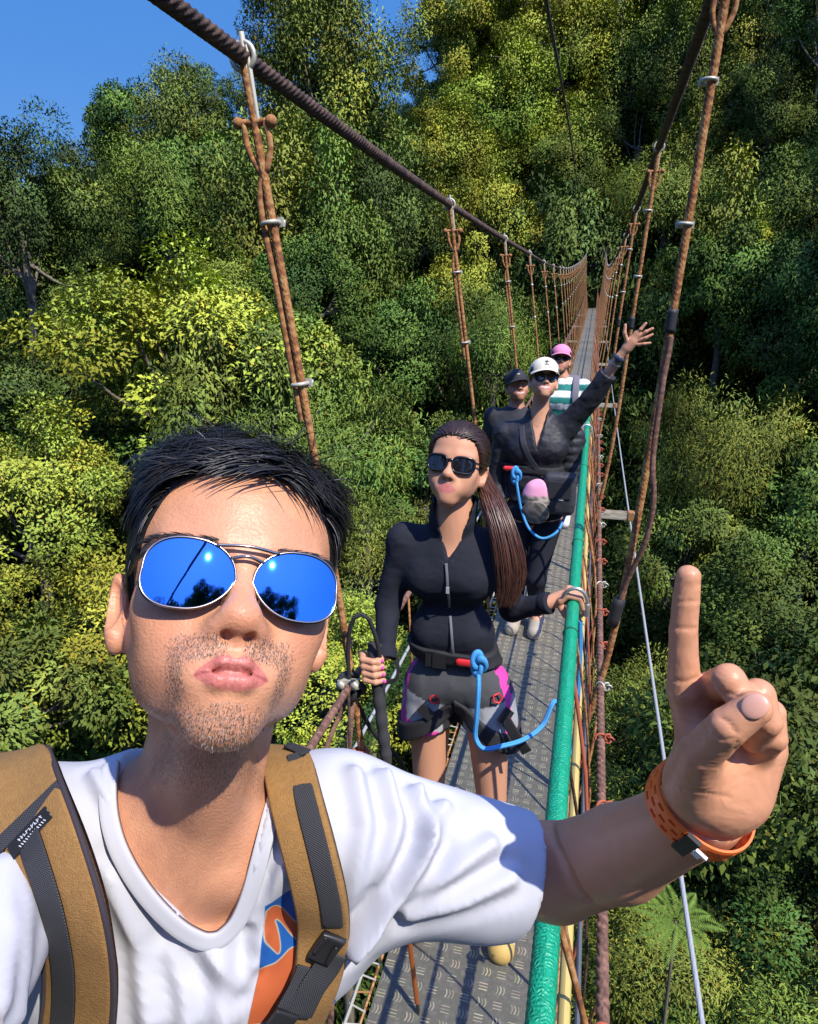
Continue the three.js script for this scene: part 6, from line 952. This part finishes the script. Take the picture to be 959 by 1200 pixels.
  // sandals
  for (const s of ['R', 'L']) { const a = J['an' + s], c = V(a.x, 0, a.z + 0.035), f = blend([capsule(V(a.x, 0.03, a.z - 0.03), V(a.x + (s === 'R' ? -0.008 : 0.008), 0.028, a.z + 0.145), 0.037, 0.040), [capsule(V(a.x, 0.04, a.z - 0.02), V(a.x, 0.075, a.z), 0.038, 0.037), 0.03]], 0.02); const sm = add('shoe', paint(skin((x, y, z) => Math.max(f(x, y, z), 0.003 - y), ...boxOf(0.075, V(a.x, 0.06, a.z - 0.02), V(a.x, 0.04, a.z + 0.15)), 0.0055), p => p.z > a.z + 0.128 || p.y < 0.016 ? [0.50, 0.34, 0.10] : Math.abs(p.x - a.x) < 0.004 && p.z > a.z + 0.06 ? [0.10, 0.09, 0.08] : [0.62, 0.61, 0.57]), std([1, 1, 1], 0.7, { vertexColors: true })); }
  // hair: combed back into a long ponytail that falls over the shoulder
  { const col = [0.075, 0.032, 0.021], r = rng(31), hg = scalpHair(HM, [0.035, 0.018, 0.013], 12, 2600, 0.06, p => V(p.x * 3, -0.1 - p.y, -1), a => hairEdge(a) - (a > 60 && a < 100 ? 0.012 : 0.006)); const hairM = add('hair', hg, HAIR);
    const pt = [V(0.03, 0.055, -0.10).applyMatrix4(HM), Zp(566, 560, -1.77), Zp(577, 585, -1.70), Zp(590, 622, -1.655), Zp(597, 655, -1.64), Zp(598, 690, -1.635), Zp(592, 708, -1.63)], c = curve(pt), list = []; for (let i = 0; i < 1300; i++) { const o = rv(r).multiplyScalar(Math.pow(r(), 0.4)), ln = 0.82 + 0.2 * r(), pts = []; for (let k = 0; k <= 9; k++) { const t = k / 9 * ln, w = 0.014 + 0.036 * Math.sin(Math.min(t * 1.25 + 0.1, 1.57)) * (1 - 0.55 * smooth(0.75, 1, t)); pts.push(c.getPointAt(clamp(t)).add(V(o.x * w, o.y * w * 0.4, o.z * w * 0.62))); } const q = 0.55 + 1.1 * r(); list.push([pts, 0.0032, col.map(x => x * q), V(0.1, 0.15, 1)]); } add('ponytail', strands(list), HAIR, hairM, 'long brown ponytail over one shoulder'); }
  specs('', 'black angular sunglasses on the person holding the trekking pole', HM, 0.0285, 0.0215, 0.015, 0.62, 0.012, [FRAME, SHADES]);
  // narrow frame between rail and hip: arm strap of the harness
}
// ---- second person: black windbreaker, pale cap, waving
{
  const z0 = -3.75, base = V(0.03, deckY(z0), z0), P = thing('person', 'person in black windbreaker and cream cap waving with a raised open hand', 'person', base), add = (n, g, m, par = P, l) => part(n, local(g, P), m, par, l);
  const J = { neckB: Zp(632, 487, z0 - 0.03), shR: Zp(592, 508, z0 - 0.02), shL: Zp(664, 500, z0 - 0.02), elR: Zp(581, 562, z0 - 0.02), wrR: Zp(588, 606, z0 + 0.06), elL: Zp(694, 466, z0 + 0.02), wrL: Zp(727, 417, z0 + 0.08), chR: Zp(613, 523, z0), chL: Zp(646, 522, z0), waR: Zp(615, 562, z0), waL: Zp(640, 562, z0), peR: Zp(612, 597, z0), peL: Zp(642, 597, z0), hiR: Zp(608, 608, z0), hiL: Zp(643, 608, z0), knR: Zp(606, 674, z0 + 0.06), knL: Zp(628, 676, z0 + 0.10), anR: Zp(603, 728, z0 + 0.0), anL: Zp(629, 727, z0 + 0.02) };
  J.anR.y = J.anL.y = base.y + 0.08;
  const B = bodyFields(J, 0.95), HM = headMatrix(Zp(637, 449, z0), -3, 4, -4, 0.93), hf0 = headField({ lips: 0, jaw: 0.9, slim: 0.97, smile: true });
  const neck = capsule(V(0, -0.04, -0.03).applyMatrix4(HM), J.neckB, 0.041, 0.047), W = J.wrL, hd = Zp(741, 401, z0 + 0.08), sk = [0.57, 0.295, 0.185];
  const fl = [capsule(W, hd, 0.021, 0.026), [capsule(W.clone().lerp(hd, 0.6), Zp(747, 392, z0 + 0.085), 0.024, 0.02), 0.015]];
  for (const [a, b, c, r] of [[[735, 400], [732, 390], [733, 381], 0.0095], [[746, 392], [751, 386], [757, 379], 0.0085], [[749, 395], [757, 389], [765, 385], 0.0088], [[749, 399], [757, 396], [765, 392], 0.0085], [[748, 404], [755, 403], [762, 402], 0.0078]]) fl.push([capsule(Zp(...a, z0 + 0.09), Zp(...b, z0 + 0.10), r * 1.15, r), 0.006], [capsule(Zp(...b, z0 + 0.10), Zp(...c, z0 + 0.10), r, r * 0.8), 0.004]);
  const tintG = g => paint(g, p => { const k = 0.92 + 0.16 * fbm(p.x * 14, p.y * 14, p.z * 14, 3); return sk.map(c => c * k); }), body = (x, y, z) => { let d = smin(neck(x, y, z), B.trunk(x, y, z), 0.05); d = smin(d, B.leg.R(x, y, z), 0.03); d = smin(d, B.leg.L(x, y, z), 0.03); d = smin(d, B.arm.R(x, y, z), 0.02); return smin(d, B.arm.L(x, y, z), 0.02); };
  const [b0, b1] = boxOf(0.13, J.shR, J.shL, J.anR, J.anL, J.wrL, J.elR); b0.y = base.y + 0.02;
  add('body', mergeGeometries([tintG(skin(body, b0, b1, 0.0095)), tintG(skin(blend(fl, 0.006), ...boxOf(0.09, hd, W), 0.0036)), headMesh(hf0, HM, { skin: [0.58, 0.305, 0.195], lip: [0.55, 0.14, 0.13], smile: true, s: 0.93 }, 0.0036)]), SKINV);
  const hem = Zp(625, 590, z0 + 0.1).y, wristCut = J.wrL.clone().lerp(J.elL, 0.42), wn = J.wrL.clone().sub(J.elL).normalize(), vA = Zp(630, 528, z0 + 0.1), nb = J.neckB;
  const jf = (x, y, z) => { let d = smin(B.trunk(x, y, z) - 0.022, B.arm.R(x, y, z) - 0.020, 0.03); d = smin(d, B.arm.L(x, y, z) - 0.020, 0.03); d = smin(d, Math.max(Math.abs(neck(x, y, z) - 0.018) - 0.006, y - nb.y - 0.035, nb.y - 0.05 - y), 0.012); d = Math.max(d, hem - y, (x - wristCut.x) * wn.x + (y - wristCut.y) * wn.y + (z - wristCut.z) * wn.z > 0 && x > 0.2 ? ((x - wristCut.x) * wn.x + (y - wristCut.y) * wn.y + (z - wristCut.z) * wn.z) : -1); const t = (nb.y + 0.03 - y) / (nb.y + 0.03 - vA.y); if (z > z0 - 0.02 && t < 1) d = smax(d, 0.046 * (1 - clamp(t)) - Math.abs(x - lerp(nb.x, vA.x, t)), 0.008); return d; };
  const [j0, j1] = boxOf(0.12, J.shR, J.shL, J.wrL, J.wrR, J.peR, J.neckB); add('windbreaker', edit(skin(jf, j0, j1, 0.0068), crumple(0.0075, 26, 34)), NYLON, P, 'glossy black windbreaker');
  const lf = (x, y, z) => Math.min(B.leg.R(x, y, z), B.leg.L(x, y, z), B.trunk(x, y, z)) - 0.006; add('leggings', skin((x, y, z) => Math.max(lf(x, y, z), y - hem - 0.03, base.y + 0.09 - y), ...boxOf(0.12, J.peR, J.peL, J.anR, J.anL), 0.0085), BLK);
  for (const s of ['R', 'L']) { const a = J['an' + s], y = base.y, f = blend([capsule(V(a.x, y + 0.035, a.z - 0.03), V(a.x, y + 0.033, a.z + 0.15), 0.042, 0.042), [capsule(V(a.x, y + 0.05, a.z), V(a.x, y + 0.09, a.z), 0.042, 0.038), 0.03]], 0.02); add('shoe', paint(skin((x, yy, z) => Math.max(f(x, yy, z), y + 0.002 - yy), ...boxOf(0.08, V(a.x, y + 0.05, a.z), V(a.x, y + 0.05, a.z + 0.15)), 0.007), p => p.y < y + 0.022 ? [0.55, 0.52, 0.46] : [0.36, 0.31, 0.24]), std([1, 1, 1], 0.75, { vertexColors: true })); }
  add('hair', scalpHair(HM, [0.022, 0.014, 0.011], 4, 500, 0.05, p => V(0, -0.3, -1), a => hairEdge(a) - 0.008), HAIR);
  specs('', 'round black sunglasses on the waving person in the cream cap', HM, 0.027, 0.0245, 0.014, 0.95, 0.012, [FRAME, SHADES]);
  const CREAM2 = std([0.66, 0.62, 0.50], 0.85); baseCap('baseball_cap', 'cream baseball cap worn by the waving person', HM, CREAM2, CREAM2, [box(V(0, 0.098, 0.096), 0.002, 0.016, 0.002), box(V(0, 0.105, 0.0945), 0.011, 0.002, 0.002), box(V(0, 0.086, 0.0985), 0.013, 0.002, 0.002)], 0.04);
  // watch and bracelets on the raised wrist
  { const w = thing('wristwatch', 'dark blue wristwatch on the raised wrist of the waving person', 'watch', W.clone()), fn = wn, u = V(0, 0, 1).addScaledVector(fn, -fn.z).normalize(); part('strap', local(ringGeo(W.clone().addScaledVector(fn, -0.01), 0.0275, 0.007, fn), w), std([0.015, 0.022, 0.05], 0.5), w); part('watch_case', local(bar(W.clone().addScaledVector(fn, -0.01).addScaledVector(u, 0.024), W.clone().addScaledVector(fn, -0.01).addScaledVector(u, 0.038), 0.018, 14), w), std([0.03, 0.05, 0.09], 0.3), w); const br = thing('bracelet', 'thin pale bracelet below the watch of the waving person', 'bracelet', W.clone().addScaledVector(fn, -0.045)); part('band', ringGeo(V(0, 0, 0), 0.0285, 0.0028, fn), std([0.6, 0.55, 0.48], 0.5), br); }
  // harness, lanyard, sling bag, hanging cap, jacket tied at the side
  { const wy = Zp(620, 552, z0 + 0.1), tr = (x, y, z) => jf(x, y, z), hl = thing('climbing_harness', 'black climbing harness with red buckle worn over the windbreaker', 'harness', V(base.x, wy.y, z0)), addH = (n, g, m) => part(n, local(g, hl), m, hl);
    addH('waist_belt', skin(slab(tr, 0.010, wy, V(0.03, 1, 0).normalize(), 0.022), V(base.x - 0.25, wy.y - 0.05, z0 - 0.2), V(base.x + 0.25, wy.y + 0.05, z0 + 0.2), 0.009), WEBB);
    const rbp = Zp(598, 549, z0 + 0.155), rb = new THREE.CapsuleGeometry(0.014, 0.05, 4, 8); rb.rotateZ(Math.PI / 2); rb.translate(rbp.x, rbp.y, rbp.z); addH('red_buckle', rb, REDP);
    const L = thing('safety_lanyard', 'blue rope lanyard looping from the windbreaker wearer to the green handrail', 'rope', Zp(605, 560, z0 + 0.16)), kn = Zp(605, 557, z0 + 0.17), rl = onPlane('y', 1.07, 686, 505); rl.x = 0.235; rl.y = 1.06 + deckY(rl.z); part('rope', local(laid(curve([kn, Zp(607, 575, z0 + 0.19), Zp(612, 600, z0 + 0.2), Zp(622, 622, z0 + 0.22), Zp(636, 631, z0 + 0.22), Zp(652, 624, z0 + 0.2), Zp(664, 600, z0 + 0.1), Zp(675, 565, z0 - 0.1), Zp(682, 535, z0 - 0.4), rl.clone().add(V(0.01, -0.03, 0.02))]), 0.0078, 3, 0.035, 0.012, 12, 0.1), L), BLUER, L); part('knot', local(new THREE.TorusKnotGeometry(0.016, 0.009, 48, 7, 2, 3).scale(1, 1.7, 1).translate(kn.x, kn.y, kn.z), L), BLUER, L); part('carabiner', local(ringGeo(rl, 0.035, 0.005, V(0.2, 0.1, 1)), L), std([0.6, 0.6, 0.58], 0.3, { metalness: 0.6 }), L);
    const bag = thing('sling_bag', 'dark grey sling bag hanging at the hip of the waving person', 'bag', Zp(655, 590, z0 + 0.15)), bp = Zp(656, 578, z0 + 0.14); const bf = (x, y, z) => Math.hypot(Math.max(Math.abs(x - bp.x) - 0.055, 0), Math.max(Math.abs(y - bp.y) - 0.085, 0), Math.max(Math.abs(z - bp.z) - 0.02, 0)) - 0.03; part('bag_body', local(edit(skin(bf, ...boxOf(0.14, bp), 0.008), crumple(0.008, 18, 18)), bag), std([0.035, 0.037, 0.045], 0.6), bag); part('bag_flap', local(box(bp.clone().add(V(0, 0.03, 0.052)), 0.06, 0.045, 0.006), bag), std([0.028, 0.03, 0.036], 0.55), bag); part('badge', local(box(bp.clone().add(V(0.01, -0.02, 0.0525)), 0.014, 0.006, 0.003), bag), std([0.5, 0.5, 0.52], 0.5), bag);
    const sp = [], sn = []; for (const [x, y] of [[612, 500], [614, 520], [622, 538], [634, 554], [646, 566]]) { const q = hit(jf, x, y); if (q) { const n = grad(jf, q, 0.01); sp.push(q.addScaledVector(n, 0.006)); sn.push(n); } } if (sp.length > 2) part('bag_strap', local(band(sp, sn, 0.015, 0.003), bag), std([0.03, 0.032, 0.04], 0.6), bag);
    const hc = Zp(629, 585, z0 + 0.17), cap = thing('hanging_cap', 'pink and camouflage cap hanging from the harness of the waving person', 'cap', hc.clone()), dome = new THREE.SphereGeometry(1, 24, 14, 0, 6.2832, 0, Math.PI * 0.56); dome.scale(0.082, 0.115, 0.05); paint(edit(dome, crumple(0.01, 20, 20)), p => { const m = fbm(p.x * 45 + 3, p.y * 45, p.z * 45, 3); return p.y > 0.03 ? [0.72, 0.32, 0.48] : m > 0.5 ? [0.12, 0.10, 0.085] : m > 0.42 ? [0.42, 0.37, 0.32] : [0.24, 0.22, 0.18]; }); const cm = part('cap_crown', dome, std([1, 1, 1], 0.85, { vertexColors: true, side: THREE.DoubleSide }), cap); const vis = paint(new THREE.SphereGeometry(1, 20, 10).scale(0.074, 0.075, 0.012).rotateX(0.3).translate(0, -0.065, 0.035), p => fbm(p.x * 45, p.y * 45, 2, 3) > 0.47 ? [0.30, 0.27, 0.23] : [0.12, 0.11, 0.09]); part('visor', vis, std([1, 1, 1], 0.85, { vertexColors: true }), cap);
    const tj = Zp(668, 530, z0 - 0.08), tied = thing('bundled_jacket', 'dark puffy jacket bundled under the raised arm of the waving person', 'jacket', tj.clone()), tf = blend([ellipsoid(V(0, 0.05, 0), 0.075, 0.13, 0.08), [ellipsoid(V(0.01, -0.11, 0.02), 0.062, 0.10, 0.07), 0.05]], 0.05); part('padded_cloth', edit(skin(tf, V(-0.14, -0.27, -0.14), V(0.14, 0.24, 0.14), 0.008), (p, n) => { crumple(0.02, 15, 15)(p, n); p.addScaledVector(n, 0.006 * Math.abs(Math.sin(p.y * 70))); }), std([0.022, 0.023, 0.03], 0.6), tied);
    const nk = thing('pendant_necklace', 'fine necklace on the waving person', 'necklace', nb.clone()); part('chain', local(tube(curve([nb.clone().add(V(-0.045, 0.02, 0.02)), nb.clone().add(V(-0.02, -0.03, 0.06)), nb.clone().add(V(0, -0.05, 0.075)), nb.clone().add(V(0.02, -0.03, 0.06)), nb.clone().add(V(0.045, 0.02, 0.02))]), 0.0016, 20, 5), nk), std([0.6, 0.5, 0.3], 0.3, { metalness: 0.7 }), nk); }
}
// ---- the others behind her
function bystander(label, headPx, z, h, o) {
  const hp = Zp(...headPx, z), base = V(hp.x + (o.dx || 0), deckY(z), z), J = standing(base, h, o.turn || 0), P = thing('person', label, 'person', base), add = (n, g, m, par = P, l) => part(n, local(g, P), m, par, l);
  const lift = hp.y - base.y - h * 0.925; for (const k of Object.keys(J)) if (!/^(an|kn)/.test(k)) J[k].y += lift * clamp((J[k].y - base.y) / (0.8 * h));
  const B = bodyFields(J, o.k || 1, o.fem), HM = headMatrix(hp, o.yaw, o.pitch, o.roll, o.s), hf0 = headField({ jaw: o.fem ? 0.9 : 1, smile: o.smile }), neck = capsule(V(0, -0.04, -0.03).applyMatrix4(HM), J.neckB, 0.05, 0.055);
  const hand = s => { const w = J['wr' + s], e = J['el' + s], d = w.clone().sub(e).normalize(), c = w.clone().addScaledVector(d, 0.07), sx = V(0, 0, 1), l = [capsule(w, c, 0.022, 0.026)]; for (let i = 0; i < 4; i++) l.push([capsule(c.clone().addScaledVector(sx, (i - 1.5) * 0.017), c.clone().addScaledVector(sx, (i - 1.5) * 0.019).addScaledVector(d, 0.055 + 0.012 * Math.sin(i + 0.6)).add(V(0, 0, 0.012)), 0.0095, 0.0075), 0.008]); l.push([capsule(w.clone().addScaledVector(d, 0.03), c.clone().add(V(0, 0, 0.045)), 0.012, 0.009), 0.008]); return blend(l, 0.008); }, hR = hand('R'), hL = hand('L');
  const body = (x, y, z2) => { let d = smin(neck(x, y, z2), B.trunk(x, y, z2), 0.05); for (const s of ['R', 'L']) { d = smin(d, B.leg[s](x, y, z2), 0.03); d = smin(d, B.arm[s](x, y, z2), 0.02); } return Math.min(d, hR(x, y, z2), hL(x, y, z2)); };
  const [b0, b1] = boxOf(0.15, ...Object.values(J)); b0.y = base.y + 0.012;
  add('body', mergeGeometries([paint(skin(body, b0, b1, 0.012), p => o.skin.map(c => c * (0.92 + 0.16 * fbm(p.x * 14, p.y * 14, p.z * 14, 2)))), headMesh(hf0, HM, { skin: o.skin, smile: o.smile, s: o.s }, 0.0042)]), SKINV);
  const hem = J.peR.y - 0.03, tf = (x, y, z2) => { let d = B.trunk(x, y, z2) - 0.016; for (const s of ['R', 'L']) { const w = J['el' + s], n = J['wr' + s].clone().sub(J['el' + s]).normalize(); d = smin(d, Math.max(B.arm[s](x, y, z2) - 0.013, (x - w.x) * n.x + (y - w.y) * n.y + (z2 - w.z) * n.z - (o.longSleeve ? 0.2 : -0.08)), 0.03); } d = smin(d, Math.max(neck(x, y, z2) - 0.006, y - J.neckB.y - 0.01), 0.02); return Math.max(d, hem - y); };
  const gt = edit(skin(tf, V(b0.x, hem - 0.03, b0.z), V(b1.x, J.neckB.y + 0.09, b1.z), 0.010), crumple(0.008, 18, 18)); add('shirt', paint(gt, p => o.shirt(p, J)), std([1, 1, 1], 0.85, { vertexColors: true }));
  add('trousers', skin((x, y, z2) => Math.max(Math.min(B.leg.R(x, y, z2), B.leg.L(x, y, z2), B.trunk(x, y, z2)) - 0.010, y - hem - 0.03, base.y + 0.075 - y), V(b0.x, base.y, b0.z), V(b1.x, hem + 0.06, b1.z), 0.012), std(o.pants, 0.85));
  for (const s of ['R', 'L']) { const a = J['an' + s], y = base.y, f = capsule(V(a.x, y + 0.04, a.z - 0.03), V(a.x, y + 0.036, a.z + 0.15), 0.046, 0.043); add('shoe', skin((x, yy, z2) => Math.max(f(x, yy, z2), y + 0.002 - yy), ...boxOf(0.075, V(a.x, y + 0.05, a.z - 0.02), V(a.x, y + 0.05, a.z + 0.15)), 0.009), std(o.shoe, 0.7)); }
  add('hair', scalpHair(HM, o.hair, 9, 400, 0.03, p => V(p.x, -0.4, -1), a => hairEdge(a) - (o.fem ? 0.02 : 0)), HAIR);
  return { P, HM, J, B };
}
{
  const a = bystander('smiling person in a black cap and dark shirt behind the waving person', [606, 456], -4.95, 1.60, { yaw: 4, pitch: 2, roll: 6, s: 0.97, skin: [0.40, 0.19, 0.11], smile: true, hair: [0.012, 0.011, 0.01], shirt: () => [0.022, 0.024, 0.032], pants: [0.03, 0.03, 0.035], shoe: [0.68, 0.68, 0.66], dx: 0.0, longSleeve: true });
  const K = std([0.020, 0.020, 0.024], 0.8); baseCap('black_cap', 'black cap with a small pale mark worn by the smiling person', a.HM, K, K, [box(V(0, 0.092, 0.098), 0.009, 0.004, 0.002)], 0.03).traverse(m => { if (m.name === 'emblem') m.material = std([0.5, 0.5, 0.5], 0.7); });
  const b = bystander('person in a pink cap and white and green striped shirt behind the waving person', [657, 424], -5.75, 1.58, { yaw: -8, pitch: 0, roll: -6, s: 0.95, fem: true, skin: [0.46, 0.23, 0.14], hair: [0.014, 0.012, 0.011], shirt: (p) => Math.sin(p.y * 62) > 0.1 ? [0.78, 0.80, 0.78] : [0.015, 0.20, 0.17], pants: [0.04, 0.045, 0.06], shoe: [0.70, 0.70, 0.68], dx: 0.03 });
  const PK = std([0.70, 0.24, 0.40], 0.8); baseCap('pink_cap', 'pink baseball cap worn by the person in the striped shirt', b.HM, PK, PK, null, 0.03);
  specs('', 'slim dark sunglasses on the person in the pink cap', b.HM, 0.026, 0.015, 0.016, 0.8, 0.012, [FRAME, SHADES]);
  const bp = thing('backpack', 'grey and lilac backpack on the person in the striped shirt', 'backpack', b.J.waL.clone().add(V(0, 0, -0.16)), undefined), bc = b.J.chL.clone().lerp(b.J.chR, 0.5).add(V(0, -0.03, -0.17)), GREY = std([0.16, 0.15, 0.18], 0.8);
  part('pack_body', local(skin((x, y, z) => Math.hypot(Math.max(Math.abs(x - bc.x) - 0.09, 0), Math.max(Math.abs(y - bc.y) - 0.16, 0), Math.max(Math.abs(z - bc.z) - 0.04, 0)) - 0.05, ...boxOf(0.24, bc), 0.014), bp), GREY, bp);
  for (const s of ['R', 'L']) { const sh = b.J['sh' + s].clone().lerp(b.J.neckB, 0.35), ch = b.J['ch' + s], pts = [sh.clone().add(V(0, 0.02, -0.07)), sh.clone().add(V(0, 0.065, 0.0)), sh.clone().add(V(0, 0.02, 0.075)), ch.clone().add(V((s === 'R' ? -1 : 1) * 0.035, 0.0, 0.12)), ch.clone().add(V((s === 'R' ? -1 : 1) * 0.08, -0.14, 0.09))]; part('shoulder_strap', local(band(pts, [V(0, 0.5, -1), V(0, 1, 0), V(0, 0.6, 1), V(0, 0.1, 1), V((s === 'R' ? -1 : 1) * 0.4, 0, 1)], 0.026, 0.008), bp), GREY, bp); }
}
renderer.render(scene, camera);
